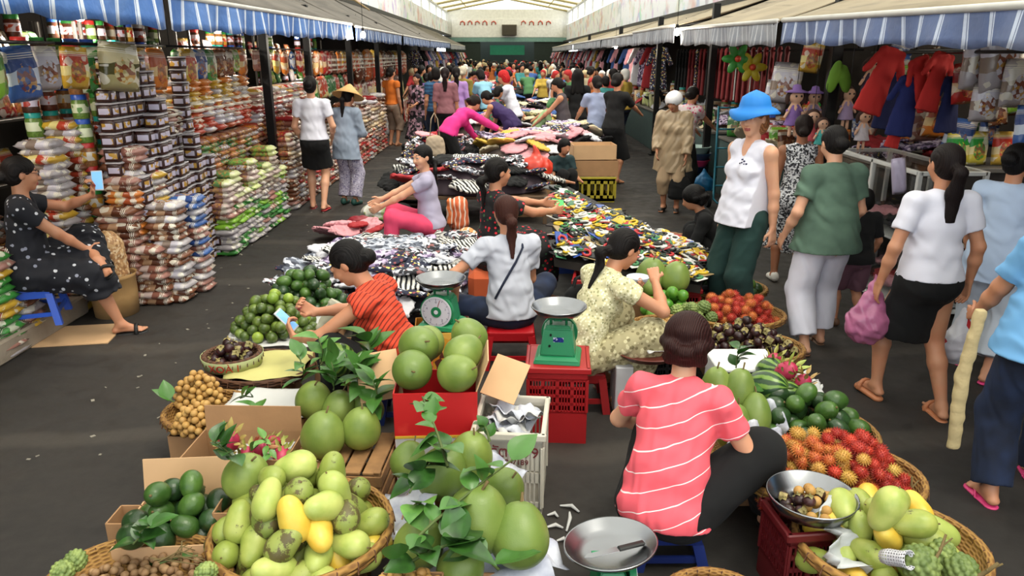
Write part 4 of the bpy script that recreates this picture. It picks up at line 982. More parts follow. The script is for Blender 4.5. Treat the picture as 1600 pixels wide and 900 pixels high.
for v_ in bm.verts: v_.co.z*=1.3
me=bm_mesh('dragon',bm,True); bm=bmesh.new()
for i in range(22):
    z=.95-1.7*(i/22); a=i*2.4; r=math.sqrt(max(0,1-z*z)); leaf_into(bm,(.043*r*math.cos(a),.043*r*math.sin(a),.056*z),(r*math.cos(a)*.6,r*math.sin(a)*.6,.9),(math.cos(a),math.sin(a),.1),.04+.02*(z>0.4),.011,-.25,5)
K_DRG=Kit('dragon_fruit','dragon fruit',me,DRG,[('scales',bm_mesh('scales',bm),DRGS)])
def melon_mat():
    t=NT('watermelon_rind'); x,y,z=t.xyz(); a=t.math('ARCTAN2',y,x); n=t.noise(14,4); w=t.math('SINE',t.math('ADD',t.math('MULTIPLY',a,11),t.math('MULTIPLY',n,5)))
    return t.done(t.ramp(t.math('MULTIPLY_ADD',w,.5,.5),[(.3,lin('#6f8f3f')),(.5,lin('#2c4f22')),(.8,lin('#1f3d1b'))]),.3)
bm=bmesh.new(); bmesh.ops.create_uvsphere(bm,u_segments=32,v_segments=20,radius=.095)
for v_ in bm.verts: v_.co.z*=1.22
me=bm_mesh('melon',bm,True); bm=bmesh.new(); tube(bm,[(0,0,.113),(.006,0,.13),(.02,0,.138)],.004,6); K_MEL=Kit('watermelon','watermelon',me,melon_mat(),[('stem',bm_mesh('st',bm,True),STEMG)])
# --- baskets, crates, boxes, paper
def wicker_mat(name,c1,c2):
    t=NT(name); x,y,z=t.xyz(); a=t.math('MULTIPLY',t.math('ARCTAN2',y,x),26); r=t.math('SQRT',t.math('ADD',t.math('MULTIPLY',x,x),t.math('MULTIPLY',y,y)))
    s=t.math('SINE',a); rr=t.math('SINE',t.math('MULTIPLY',t.math('ADD',r,z),330)); w=t.math('MULTIPLY_ADD',t.math('MULTIPLY',s,rr),.5,.5)
    t.bump(w,.8,.006); return t.done(t.mix(t.ramp(t.noise(9,3),[(.3,(0,0,0)),(.7,(.7,)*3)]),t.ramp(w,[(.1,lin(c2)),(.6,lin(c1))]),lin(c2)),.75)
WICK=wicker_mat('wicker','#a9803f','#7a5429'); WICKD=wicker_mat('wicker_dark','#6e452a','#3d2415')
def basket(label,c,R_,h_,mat_=None,rim=.016,base=.72,sy=1.0):
    m=mat_ or WICK; o=thing('wicker_basket',label,'basket',c); o.scale=(1,sy,1)
    bm=bmesh.new(); lathe(bm,[(0,.0),(R_*base,.0),(R_*(base+.16),h_*.3),(R_,h_),(R_-.01,h_),(R_*(base+.13),h_*.32),(R_*base-.01,.012),(0,.012)],40); link('bowl',bm_mesh('bowl',bm,True,50),m,o)
    bm=bmesh.new(); 
    for k,(dz,rr) in enumerate(((0,rim),(-.02,rim*.8))): tube(bm,[(R_*math.cos(a),R_*math.sin(a),h_+dz) for a in np.linspace(0,2*PI,41)[:-1]],rr,8,closed=True)
    link('rim',bm_mesh('rim',bm,True),m,o)
    bm=bmesh.new()
    for i in range(26):
        a=i/26*2*PI; q=Vector((math.cos(a),math.sin(a),0)); tg=Vector((-q.y,q.x,0))
        tube(bm,[q*(R_+.018)+Vector((0,0,h_-.03))-tg*.006,q*(R_+.012)+Vector((0,0,h_+.012)),q*(R_-.012)+Vector((0,0,h_+.012))+tg*.006,q*(R_-.016)+Vector((0,0,h_-.03))+tg*.01],.0028,5)
    link('binding',bm_mesh('binding',bm,True),WICKD,o); return o
CARD=M('cardboard','#a9815a',.85,var=.1,sc=9,bump=.1,bsc=30); CARDL=M('cardboard_light','#cda67c',.85,var=.08,sc=6)
def carton(label,c,s,rz=0,mat_=None,flaps=(1,1,1,1),fang=(60,60,60,60),inner=None,fl=.6,name='cardboard_box'):
    "open box; flaps order +x,-x,+y,-y with angle down from vertical"
    m=mat_ or CARD; o=thing(name,label,'box',c,rz); w,d,h_=s; t=.006
    bm=bmesh.new(); bx(bm,(0,0,t/2),(w,d,t)); bx(bm,(w/2,0,h_/2),(t,d,h_)); bx(bm,(-w/2,0,h_/2),(t,d,h_)); bx(bm,(0,d/2,h_/2),(w,t,h_)); bx(bm,(0,-d/2,h_/2),(w,t,h_)); link('walls',bm_mesh('walls',bm),m,o)
    for i,(dx,dy) in enumerate(((1,0),(-1,0),(0,1),(0,-1))):
        if not flaps[i]: continue
        L=(d if dy else w)*.5*fl if flaps[i]==1 else flaps[i]; a=R(fang[i]); n=Vector((dx,dy,0)); hp=Vector((dx*w/2,dy*d/2,h_)); dr=n*math.sin(a)+Vector((0,0,1))*math.cos(a); cc=hp+dr*L/2
        rot=Matrix.Rotation(a,4,Vector((0,0,1)).cross(n)); bm=bmesh.new(); bx(bm,tuple(cc),(t if dx else w*.97,t if dy else d*.97,L),rot=rot); link('flap',bm_mesh('flap',bm),inner or m,o)
    return o
def plastic_crate(label,c,s,col,rz=0,text_=None,rows=4,cols=4,name='plastic_crate',nh=4,bot=.35,topopen=True,holeface=('-y','+x')):
    "slotted crate: walls are grids of bars so the holes are real"
    o=thing(name,label,'crate',c,rz); w,d,h_=s; m=M('crate_'+col.strip('#'),col,.45,var=.08); t=.008
    def wall(fx,L,ang,nm):
        bm=bmesh.new(); z0=h_*bot; z1=h_*.84; bx(bm,(0,0,z0/2),(L,t,z0)); bx(bm,(0,0,(z1+h_)/2),(L,t,h_-z1))
        rh=(z1-z0)/rows
        for r_ in range(rows+1): bx(bm,(0,0,z0+r_*rh),(L,t,rh*.34))
        sw=L/cols; hw=sw*.78/nh
        for k in range(cols):
            x0=-L/2+k*sw+sw*.11
            for j in range(nh-1): bx(bm,(x0+(j+1)*hw,0,(z0+z1)/2),(hw*.36,t,z1-z0))
        for k in range(cols+1):
            x=-L/2+k*sw; bx(bm,(x,0,(z0+z1)/2),(sw*.24,t,z1-z0))
        q=link(nm,bm_mesh(nm,bm),m,o); q.location=fx; q.rotation_euler=(0,0,ang)
    wall((0,-d/2,0),w,0,'wall'); wall((0,d/2,0),w,0,'wall'); wall((w/2,0,0),d,PI/2,'wall'); wall((-w/2,0,0),d,PI/2,'wall')
    bm=bmesh.new()
    for sy in (-1,1): bx(bm,(0,sy*(d/2+.006),h_-.015),(w+.04,.022,.034),.005)
    for sx in (-1,1): bx(bm,(sx*(w/2+.006),0,h_-.015),(.022,d+.03,.034),.005)
    if not topopen: bx(bm,(0,0,h_-.006),(w,d,.012))
    link('rim',bm_mesh('rim',bm),m,o); bm=bmesh.new(); bx(bm,(0,0,.006),(w,d,.01)); link('base',bm_mesh('base',bm),m,o); return o
def paper(name,label,c,s,mat_,rz=0,amp=.012,seed=0,cat='paper',par=None,tilt=(0,0)):
    rg=np.random.RandomState(seed); w,d=s; n=14; bm=bmesh.new(); V=[]; ph=rg.rand(6)*6
    for i in range(n+1):
        row=[]
        for j in range(n+1):
            x=(i/n-.5)*w; y=(j/n-.5)*d; e=1+.05*math.sin(7*i/n+ph[0])+.04*math.sin(9*j/n+ph[1])
            z=amp*(math.sin(x/w*9+ph[2]+2*y/d)+math.sin(y/d*11+ph[3]-x/w*3)+.6*math.sin((x+y)/(w+d)*34+ph[4]))
            row.append(bm.verts.new((x*e,y*e,z)))
        V.append(row)
    for i in range(n):
        for j in range(n): bm.faces.new((V[i][j],V[i+1][j],V[i+1][j+1],V[i][j+1])).smooth=True
    o=link(name,bm_mesh(name,bm),mat_,par,c,(R(tilt[0]),R(tilt[1]),rz)); md=o.modifiers.new('t','SOLIDIFY'); md.thickness=.0015
    if not par: tag(o,label,cat)
    return o
PAP=NT('newsprint'); PAP.bump(PAP.noise(30,3),.3,.01); PAP=PAP.done(PAP.ramp(PAP.noise(12,5),[(.45,lin('#c9ccd6')),(.7,lin('#a5a9bb'))]),.85)
PAPW=M('white_paper','#c8c8c6',.85,var=.06,bump=.1,bsc=10); PAPY=M('yellow_paper','#c6c07a',.85,var=.1,sc=4)
def wood_crate(label,c,s,rz=0):
    o=thing('wooden_crate',label,'crate',c,rz); w,d,h_=s; wm=NT('raw_wood'); m=M('raw_wood','#9a7248',.8,var=.3,sc=14)
    for sx in (-1,1):
        for sy in (-1,1): obj_box('post',m,[((sx*(w/2-.015),sy*(d/2-.015),h_/2),(.03,.03,h_))],o,.002)
    for z in np.arange(.03,h_,.075):
        obj_box('slat',m,[((0,-d/2,z),(w,.01,.05))],o,.002); obj_box('slat',m,[((0,d/2,z),(w,.01,.05))],o,.002)
        obj_box('slat',m,[((-w/2,0,z),(.01,d,.05))],o,.002); obj_box('slat',m,[((w/2,0,z),(.01,d,.05))],o,.002)
    obj_box('top_board',m,[((x,0,h_-.01),(w/5-.012,d,.012)) for x in np.linspace(-w/2+w/10,w/2-w/10,5)],o,.002); return o
STEEL=M('stainless','#8f9195',.26,1.0,var=.1,sc=5); SGRN=M('scale_green','#1c8555',.4,var=.1,sc=5); 
def pan(parent,loc,r,h_,tilt=(0,0)):
    bm=bmesh.new(); lathe(bm,[(0,.0),(r*.55,.004),(r*.8,h_*.35),(r*.97,h_),(r*1.0,h_+.002),(r*1.01,h_-.004),(r*.83,h_*.3),(r*.56,-.003),(0,-.006)],44); return link('pan',bm_mesh('pan',bm,True),STEEL,parent,loc,(R(tilt[0]),R(tilt[1]),0))
def scale(label,c,rz,s=1.0,sticker=True,pr=.16,ptilt=(0,0)):
    o=thing('spring_scale',label,'scale',c,rz); o.scale=(s,)*3
    bm=bmesh.new(); 
    def frus(z0,z1,w0,d0,w1,d1,b=.01):
        vs=[bm.verts.new((sx*w/2,sy*d/2,z)) for z,w,d in ((z0,w0,d0),(z1,w1,d1)) for sx,sy in ((-1,-1),(1,-1),(1,1),(-1,1))]
        fs=[bm.faces.new([vs[i] for i in q]) for q in ((3,2,1,0),(4,5,6,7),(0,1,5,4),(1,2,6,5),(2,3,7,6),(3,0,4,7))]
        bmesh.ops.bevel(bm,geom=list({e for f in fs for e in f.edges}),offset=b,segments=2,affect='EDGES')
    frus(.0,.022,.27,.25,.26,.24,.004); frus(.022,.04,.26,.24,.215,.19,.003); frus(.04,.2,.205,.17,.165,.125,.008); frus(.2,.215,.15,.11,.13,.09,.004)
    link('housing',bm_mesh('housing',bm,True,35),SGRN,o)
    bm=bmesh.new()
    for x in (-.045,.045): cyl(bm,(x,0,.21),(x,0,.255),.008,n=8)
    bx(bm,(0,0,.255),(.17,.05,.01),.003); bx(bm,(0,0,.258),(.05,.17,.01),.003); link('support',bm_mesh('support',bm),SGRN,o)
    pan(o,(0,0,.266),pr,.055,ptilt)
    # dial on -y
    bm=bmesh.new(); cyl(bm,(0,-.075,.125),(0,-.105,.125),.108,n=40); link('dial_case',bm_mesh('case',bm,True,40),SGRN,o)
    bm=bmesh.new(); cyl(bm,(0,-.105,.125),(0,-.109,.125),.1,n=40); d_=link('dial_face',bm_mesh('face',bm),M('dial_white','#d9dde6',.3,var=.02),o)
    bm=bmesh.new()
    for i in range(60):
        a=i/60*2*PI; L=.014 if i%5==0 else .007; q=Vector((math.sin(a),0,math.cos(a))); bx(bm,tuple(q*(.09-L/2)+Vector((0,-.1095,.125))),(.0016 if i%5 else .003,.001,L),rot=Matrix.Rotation(a,4,'Y'))
    link('marks',bm_mesh('marks',bm),M('mark_navy','#3a3f66',.5),d_)
    for i,n_ in enumerate(('0','1','2','3','4')): a=i*2*PI/5; text(n_,.022,M('mark_navy','#3a3f66',.5),d_,(math.sin(a)*.065,-.1095,.125+math.cos(a)*.065),(PI/2,0,0),.0004,'numeral')
    bm=bmesh.new(); bx(bm,(.012,-.111,.16),(.004,.0015,.09),rot=Matrix.Rotation(R(18),4,'Y')); link('needle',bm_mesh('needle',bm),M('needle_red','#8d3a40',.4),d_)
    bm=bmesh.new(); cyl(bm,(0,-.109,.125),(0,-.113,.125),.034,n=28); link('dial_boss',bm_mesh('boss',bm,True,40),SGRN,o)
    bm=bmesh.new(); cyl(bm,(0,-.113,.125),(0,-.1145,.125),.014,n=20); link('emblem',bm_mesh('emblem',bm),M('dial_white','#d9dde6',.3),o)
    if sticker:
        bm=bmesh.new(); bx(bm,(-.005,.0735,.13),(.06,.002,.045),rot=Matrix.Rotation(R(-8),4,'X')); link('sticker',bm_mesh('sticker',bm),mosaic('sticker_blue','#1c2f86 #27489e #c9d2ea #1a2a78'.split(),90,.4),o)
        bm=bmesh.new(); cyl(bm,(.04,.082,.165),(.04,.066,.165),.006,n=8); cyl(bm,(.045,.084,.1),(.045,.07,.1),.007,n=8); link('screw',bm_mesh('screw',bm),DK,o)
    return o
# ---------------------------------------------------------------- fruit stall, left of the coral-topped woman
rg=np.random.RandomState(11)
def spread_fruit(kit,pts,label,group,mats=None,sc=(.9,1.1),rot='full',seed=0,weights=None):
    r=np.random.RandomState(seed); out=[]
    for p in pts:
        m=None if mats is None else mats[r.choice(len(mats),p=weights)]
        lab=label if not isinstance(label,dict) else label[mats.index(m)]
        grp=group if not isinstance(label,dict) else group+', '+lab.split()[0]
        out.append(kit.put(p,rrot(r) if rot=='full' else (r.uniform(-.4,.4),r.uniform(-.4,.4),r.uniform(0,6.28)),r.uniform(*sc),lab,grp,mat=m))
    return out
# mango basket
c=at_z(474,838,.30); MB=c
obj=wood_crate('low wooden crate under the front mango basket',(c.x,c.y,0),(.4,.36,.22))
basket('large wicker basket of mangoes at the front left',(c.x,c.y,.22),.32,.12)
pts=heap(c.x,c.y,.24,.30,.29,.28,.047,130,3,sq=.93,power=2.2)
ML={0:'green mango with a few specks in the front left basket',1:'yellow ripe mango in the front left basket',2:'brown-blotched mango in the front left basket',3:'pale yellow-green mango in the front left basket'}
spread_fruit(K_MAN,pts,ML,'mangoes in the front left basket',MG,(.9,1.1),seed=5,weights=[.36,.16,.26,.22])
# avocados in a cardboard box
c=at_z(285,815,.30)
carton('open cardboard box of dark avocados left of the mango basket',(c.x,c.y,.0),(.40,.30,.30),R(4),CARDL,(0,0,1,0),(0,0,12,0),fl=1.15)
pts=heap(c.x,c.y,.17,.175,.125,.27,.042,60,4,sq=.95,power=2.5,rect=True)
spread_fruit(K_AVO,pts,'dark green avocado heaped in the front cardboard box','avocados in the front cardboard box',[AVO,AVO,AVO2],(.95,1.12),seed=6)
# pomelo with leaves behind the avocados
c=at_z(385,745,.48); K_POM.put(c,(.3,.4,0),1.0,'leafy pomelo standing between the avocados and the mangoes'); sprig('leaf_sprig',[(0,0,0),(-.03,-.02,.06),(-.06,-.04,.1)],9,.08,.028,3,None,(c.x-.02,c.y-.03,c.z+.09),'leafy sprig on the lone pomelo behind the avocados')
carton('brown carton propping the lone pomelo behind the avocados',(c.x+.0,c.y+.0,0),(.2,.2,.39),0,CARD,(0,0,0,0))
# longans, bottom-left corner
c=at_z(215,905,.3); basket('low wicker basket of loose longans in the front left corner',(c.x,c.y,.22),.30,.08,sy=.8)
carton('plain carton under the corner longan basket',(c.x,c.y,0),(.4,.35,.21),0,CARD,(0,0,0,0))
pts=heap(c.x+.01,c.y,.235,.26,.2,.12,.0165,150,8)
for p in pts: K_LON.put(p,rrot(rg),rg.uniform(.95,1.15),'small brown longan loose in the front left corner basket','longans in the corner basket',mat=LON2)
for i,(px,py) in enumerate(((118,876),(98,893),(322,895))): K_CUS.put(at_z(px,py,.37),rrot(rg),.8,['pale custard apple at the back of the corner basket','green custard apple at the left rim of the corner basket','custard apple at the right end of the corner basket'][i])
for k in range(7):
    a=at_z(250+12*k,880-6*k,.37); sprig('longan_twig',[(0,0,0),(.06,.01,.015),(.13,.0+.01*k,.03)],1,.06,.02,40+k,None,tuple(a),'dry twig with a leaf lying over the corner longans' ) if k<1 else None
bm=bmesh.new()
for k in range(9):
    a=at_z(235+k*6,872+k*3%9,.375); b=at_z(330-k*5,885-k*5,.40); tube(bm,[a,(a+b)/2+Vector((0,0,.02*(k%3))),b],[.003,.0025,.0015],5)
tag(link('dry_twigs',bm_mesh('twigs',bm,True),STEM),'tangle of bare longan twigs over the front left corner basket','twigs',kind='stuff')
for k,(px,py,t_) in enumerate(((218,832,.45),(208,850,.40))): sprig('leaf_sprig',[(0,0,0),(.02,0,.02),(.05,0,.02)],5,.09,.03,50+k,None,tuple(at_z(px,py,t_)),['grey-green leaves hanging at the left corner of the avocado box','curled leaf sprig between the avocado box and the corner longans'][k])
K_AVO.put(at_z(205,838,.36),(.4,1.2,0),1.1,'single glossy avocado at the left corner beside the box')
carton('small carton under the corner avocado and leaves',(at_z(208,838,.2).x,at_z(208,838,.2).y,0),(.12,.12,.3),0,CARD,(0,0,0,0))
# box of dragon fruit behind
c=at_z(380,710,.30)
carton('open brown carton holding dragon fruit behind the avocados',(c.x,c.y+.02,0),(.46,.26,.34),R(-2),CARD,(0,0,.12,0),(0,0,5,0))
for i,(px,py,z,rr,s_) in enumerate(((358,690,.42,(.5,.3,0),1.0),(405,700,.38,(1.2,.5,1),.8),(425,692,.36,(1.5,0,2),.7),(385,712,.33,(1.3,.6,3),.8),(440,712,.33,(1.1,.6,3),.8))):
    K_DRG.put(at_z(px,py,z),rr,s_,['large pink dragon fruit standing up in the brown carton','dark red dragon fruit lying behind the leafy pomelo','small dragon fruit at the back wall of the carton','dragon fruit low in the carton under the twigs','dragon fruit in the right corner of the carton'][i])
sprig('leaf_sprig',[(0,0,0),(.05,-.03,.03),(.08,-.06,-.03)],8,.06,.016,71,None,tuple(at_z(400,690,.44)),'thin green sprig lying on the dragon fruit carton',LEAF2)
paper('white_paper','crumpled white paper lining the box under the dragon fruit',tuple(at_z(400,705,.28)),(.3,.2),PAPW,0,.008,5)
# longan bunches on a basket
c=at_z(318,632,.30); basket('wicker basket carrying two big longan bunches',(c.x+.02,c.y,.2),.21,.07); carton('brown carton under the bunched longans',(c.x+.02,c.y,0),(.3,.3,.2),0,CARD,(0,0,0,0))
for px,py,lab,z0 in ((312,655,'lower','.25'),(310,612,'upper','.25')):
    q=at_z(px,py,.33); pts=heap(q.x,q.y,.26,.125,.085,.13 if lab=='lower' else .16,.0175,110,len(lab)+px,power=3)
    for p in pts: K_LON.put(p,rrot(rg),rg.uniform(1.15,1.35),'round tan longan in the %s of the two tied bunches'%lab,'longans of the %s bunch'%lab)
for k,(px,py,z,l) in enumerate(((272,628,.34,'big green leaf sticking out left of the longan bunches'),(375,622,.36,'pair of green leaves right of the longan bunches'),(400,640,.34,'leafy green sprig lying on the white paper by the longans'))):
    sprig('leaf_sprig',[(0,0,0),(.03 if k else -.02,0,.01),(.07 if k else -.03,-.01,.01)],4 if k else 2,.09,.032,80+k,None,tuple(at_z(px,py,z)),l,LEAF if k<2 else LEAF2)
# flat boards with paper, mangosteen basket
c=at_z(425,630,.28); carton('foam-topped carton covered by a dirty white paper sheet',(c.x,c.y,0),(.40,.27,.26),0,CARD,(0,0,0,0)); paper('white_sheet','dirty white paper sheet with twigs beside the longan bunches',(c.x,c.y,.285),(.46,.34),PAPW,.05,.004,7)
c=at_z(408,568,.28); basket('wicker tray lined with yellow paper behind the white sheet',(c.x,c.y,.2),.30,.06,WICKD,sy=.8); carton('carton under the yellow-lined tray',(c.x,c.y,0),(.36,.3,.2),0,CARD,(0,0,0,0)); paper('yellow_sheet','yellow paper lining the tray beside the mangosteens',(c.x+.05,c.y,.275),(.44,.4),PAPY,0,.006,8)
c=at_z(364,562,.30); o=basket('small round tray of mangosteens with a painted card rim',(c.x,c.y,.275),.155,.06,WICKD)
bm=bmesh.new(); n=40; rr=.162; vs=[[bm.verts.new((rr*k_*math.cos(a),rr*k_*math.sin(a),z)) for k_,z in ((1,-.0),(1.08,.068))] for a in np.linspace(PI*.9,PI*2.25,n)]
for A,B in zip(vs[:-1],vs[1:]): bm.faces.new((A[0],B[0],B[1],A[1]))
cb=link('card_rim',bm_mesh('cardrim',bm,True),M('card_greenish','#a9b07c',.7,var=.2),o); md=cb.modifiers.new('t','SOLIDIFY'); md.thickness=.003
for i,ch in enumerate('XO\u00c0I'):
    a=PI*1.40+i*.27; text(ch,.062,M('paint_red','#b83224',.6),o,(.178*math.cos(a),.178*math.sin(a),.036),(R(101),0,a+PI/2),.0015)
pts=heap(c.x,c.y,.29,.12,.12,.09,.030,26,5); 
for p in pts: K_MST.put(p,(rg.uniform(-1,1),rg.uniform(-1,1),rg.uniform(0,6)),rg.uniform(.95,1.1),'dark mangosteen in the small tray with red letters','mangosteens in the lettered tray')
# green oranges and avocados beyond
c=at_z(432,505,.28); carton('flattened white carton under the green oranges',(c.x,c.y+.1,0),(.55,.55,.2),R(8),M('carton_white','#c3c3c6',.8),(0,0,0,0))
paper('white_paper','white paper spread under the green oranges',(c.x,c.y+.02,.215),(.62,.6),PAPW,.1,.006,9)
pts=heap(c.x-.02,c.y+.02,.22,.27,.25,.24,.034,110,9,power=1.8)
spread_fruit(K_LIM,pts,{0:'mid green orange in the heap left of the orange-topped woman',1:'yellowish green orange in the heap left of the orange-topped woman'},'green oranges by the orange-topped woman',[LIM,fruit_mat('green_orange_pale','#7f9a34','#a3b648','#6d8c2e',.35,None,18,bump=.2,bsc=300)],(.95,1.15),seed=9,weights=[.75,.25])
c=at_z(478,465,.30); carton('brown carton under the far avocado heap',(c.x,c.y+.05,0),(.5,.45,.2),0,CARD,(0,0,0,0))
pts=heap(c.x,c.y+.03,.21,.27,.24,.27,.044,70,10,power=1.8); spread_fruit(K_AVO,pts,'dark avocado in the heap between the oranges and the printed clothes','avocados beyond the green oranges',[AVO2,AVO],(.9,1.05),seed=12)
bm=bmesh.new(); v=Vol((-.1,-.1,-.14),(.1,.1,.14),.006); v.cone((0,0,-.08),(.02,0,.1),.03,.07,.02,(0,1,0),.35); v.wrinkle(.008,.05,3)
c=at_z(510,497,.33); tag(link('plastic_sleeve',v.mesh('sleeve',1),M('milky_plastic','#b7b49e',.3),loc=tuple(c),rot=(0,.6,.2)),'empty milky plastic bag stuck between the oranges and the orange-topped woman','bag')
bm.free()
# pomelos on a wooden crate
c=at_z(540,712,.30); wood_crate('raw wood crate under the leafy pomelos',(c.x-.02,c.y+.05,0),(.42,.36,.30),R(-4))
for i,(px,py,z,s_,rr) in enumerate(((505,680,.39,1.12,(.15,.1,1)),(564,670,.39,1.02,(.1,-.1,2)),(490,625,.41,1.0,(.3,.2,0)),(530,640,.38,.95,(-.2,.2,0)),(575,640,.36,.85,(-.2,.5,3)))):
    K_POM.put(at_z(px,py,z),rr,s_,['big dull green pomelo at the front of the wooden crate','rounder pomelo at the right of the wooden crate','tall pomelo behind at the left of the wooden crate','pomelo hidden under leaves at the middle of the crate','dark pomelo under the leaf cluster at the crate corner'][i])
K_MEL.put(at_z(528,562,.47),(1.3,.3,.6),.95,'striped watermelon behind the leafy pomelos'); c=at_z(528,575,.2); carton('carton holding up the watermelon behind the leafy pomelos',(c.x,c.y+.05,0),(.24,.24,.33),0,CARD,(0,0,0,0))
for k,(px,py,z,n_,L,w) in enumerate(((560,600,.50,16,.13,.035),(575,560,.56,13,.12,.034),(520,600,.52,11,.12,.032),(470,590,.50,8,.12,.03),(585,630,.46,12,.11,.034),(500,560,.52,6,.1,.03))):
    sprig('leaf_sprig',[(0,0,-.03),(.02,-.01,.04),(.0,.0,.12)],n_,L,w,90+k,None,tuple(at_z(px,py,z)),['dense dark sprig over the crate pomelos','upright leafy sprig near the cardboard flap','dark sprig in front of the watermelon','long drooping leaves at the left of the crate pomelos','shaded sprig hanging over the crate corner','light sprig beside the phone-holding hands'][k],LEAF if k!=5 else LEAF2)
# red box with pomelos on top
REDB=NT('red_print'); nz=REDB.noise(5,4); REDB=REDB.done(REDB.mix(REDB.ramp(nz,[(.6,(0,0,0)),(.7,(.5,)*3)]),lin('#c01a1e'),lin('#e0483a')),.5)
c=at_z(680,655,.42); RX=c
o=carton('red printed carton with a yellow line, filled with pomelos',(c.x,c.y+.11,.0),(.37,.26,.56),R(2),REDB,(.16,0,0,0),(20,0,0,0),CARDL)
obj_box('white_panel',M('carton_white','#c3c3c6',.8),[((0,-.134,.17),(.372,.004,.34))],o,0); obj_box('yellow_line',M('yellow_line','#d9b23a',.6),[((0,-.1365,.345),(.372,.003,.012))],o,0)
for i,(px,py,z,s_,rr) in enumerate(((644,578,.63,1.05,(1.2,.3,0)),(715,583,.63,1.0,(1.1,-.3,1)),(655,540,.68,1.1,(.9,.6,0)),(724,552,.68,.98,(1,.4,2)),(733,526,.68,1.0,(.2,.5,4)),(668,535,.60,1.0,(1.4,.2,3)))):
    K_POM.put(at_z(px,py,z),rr,s_,['front left pomelo on the red carton, smooth and round','front right pomelo on the red carton','long pomelo at the back left on the red carton','middle right pomelo on the red carton','rearmost pomelo on the red carton','pomelo tucked behind the others on the red carton'][i])
for k,(px,py,z,rz,s_,lab) in enumerate(((590,585,.56,.2,(.2,.26),'beige cardboard sheet leaning left of the red carton'),(790,590,.55,-.3,(.17,.22),'beige cardboard flap between the red carton and the green scale'))):
    q=at_z(px,py,z); bm=bmesh.new(); bx(bm,(0,0,0),(s_[0],s_[1],.006)); tag(link('cardboard_sheet',bm_mesh('sheet',bm),CARDL,loc=(q.x,q.y+.03,q.z-.02),rot=(R(38),R(-6 if k==0 else 14),rz)),lab,'cardboard')
# leafy pomelos in front on newspaper
c=at_z(720,830,.28); carton('low carton under the newspaper-wrapped front pomelos',(c.x,c.y+.05,0),(.48,.5,.25),0,CARD,(0,0,0,0))
for k,(px,py,z,s_,t_,lab) in enumerate(((640,790,.30,(.3,.4),(0,-35),'newspaper sheet crumpled left of the front pomelos'),(735,870,.28,(.5,.3),(18,0),'newspaper sheet under the frontmost pomelos'),(800,830,.28,(.26,.4),(0,25),'newspaper sheet by the white crate'),(745,740,.30,(.35,.3),(20,0),'newspaper sheet behind the front pomelos'))):
    paper('newspaper',lab,tuple(at_z(px,py,z)),s_,PAP,.3*k,.02,20+k,tilt=t_)
for i,(px,py,z,s_,rr) in enumerate(((745,812,.42,1.36,(.1,.15,0)),(812,838,.38,1.2,(-.2,.4,1)),(690,740,.42,1.15,(.3,-.2,2)),(735,712,.44,1.05,(.1,-.2,2)),(655,850,.36,1.0,(.3,-.2,2)),(785,765,.36,1.0,(.6,-.2,1)),(720,890,.34,.9,(.6,.2,1)),(638,720,.38,.85,(.5,.4,2)))):
    K_POM.put(at_z(px,py,z),rr,s_,['largest pomelo at the front, pear shaped with a leaf stalk','smooth pomelo right of the largest one, beside the steel pan','pomelo behind the leaves left of the white crate','pomelo just below the red carton corner','pomelo under the dark leaves at the bottom','pomelo tucked behind the largest one','small pomelo at the very bottom edge','half hidden pomelo below the red carton'][i])
for k,(a,b,n_,L,w,lab) in enumerate((((600,890,.46),(805,715,.58),11,.11,.042,'long diagonal branch with leaves across the front pomelos'),((700,730,.6),(660,620,.66),13,.11,.045,'upright branch with broad leaves against the red carton'),((690,700,.58),(640,770,.55),9,.11,.04,'branch with hanging leaves left of the front pomelos'),((640,880,.44),(720,850,.46),8,.15,.055,'broad dark leaves at the bottom in front of the pomelos'),((780,890,.38),(700,840,.44),6,.14,.05,'dark leaves below the largest pomelo'),((660,790,.5),(640,800,.5),3,.13,.055,'round pale leaves beside the largest pomelo'),((765,690,.5),(755,665,.55),4,.06,.028,'small leaves at the lettered crate'))):
    A=at_z(*a); B=at_z(*b); d=B-A; sprig('pomelo_branch',[(0,0,0),tuple(d*.35+Vector((0,0,.02))),tuple(d*.7+Vector((0,0,.015))),tuple(d)],n_,L,w,120+k,None,tuple(A),lab,LEAF2 if k in(5,) else LEAF,.006)
q=at_z(640,905,.40); pts=heap(q.x,q.y,.37,.1,.06,.04,.0165,30,31)
for p in pts: K_LON.put(p,rrot(rg),1.2,'tan longan in the small bunch at the bottom edge','longans at the bottom edge')
carton('small carton under the bottom longan bunch',(q.x,q.y,0),(.2,.14,.37),0,CARD,(0,0,0,0))
# white crate with lettering
c=at_z(800,735,.22); WC=(c.x,c.y+.16)
o=plastic_crate('white slotted plastic crate with dark red lettering, full of paper',(WC[0],WC[1],0),(.30,.36,.42),'#c9c3b4',R(-6),rows=2,cols=3,bot=.12)
obj_box('label_panel',M('crate_c9c3b4','#c9c3b4',.45),[((0,-.181,.30),(.3,.006,.13))],o,.002)
text('\u0e23\u0e31\u0e15\u0e19\u0e4c 99',.072,M('paint_maroon','#6a1c22',.6),o,(.03,-.186,.325),(PI/2,0,0),.001); text('0847189',.036,M('paint_maroon','#6a1c22',.6),o,(.03,-.186,.277),(PI/2,0,0),.001)
for k in range(5): paper('crumpled_paper',['white paper lying in the lettered crate','folded sheet at the back of the lettered crate','plastic sheet hanging over the lettered crate rim','sheet at the left wall of the lettered crate','grey sheet deep in the lettered crate'][k],(WC[0]+.015*(k-2),WC[1]+.03*(k-1),.33+.018*k),(.19,.2),[PAPW,PAPW,PAP,PAPW,PAP][k],k*.6,.014,60+k,tilt=(8*(k%3),12*(k%2)))
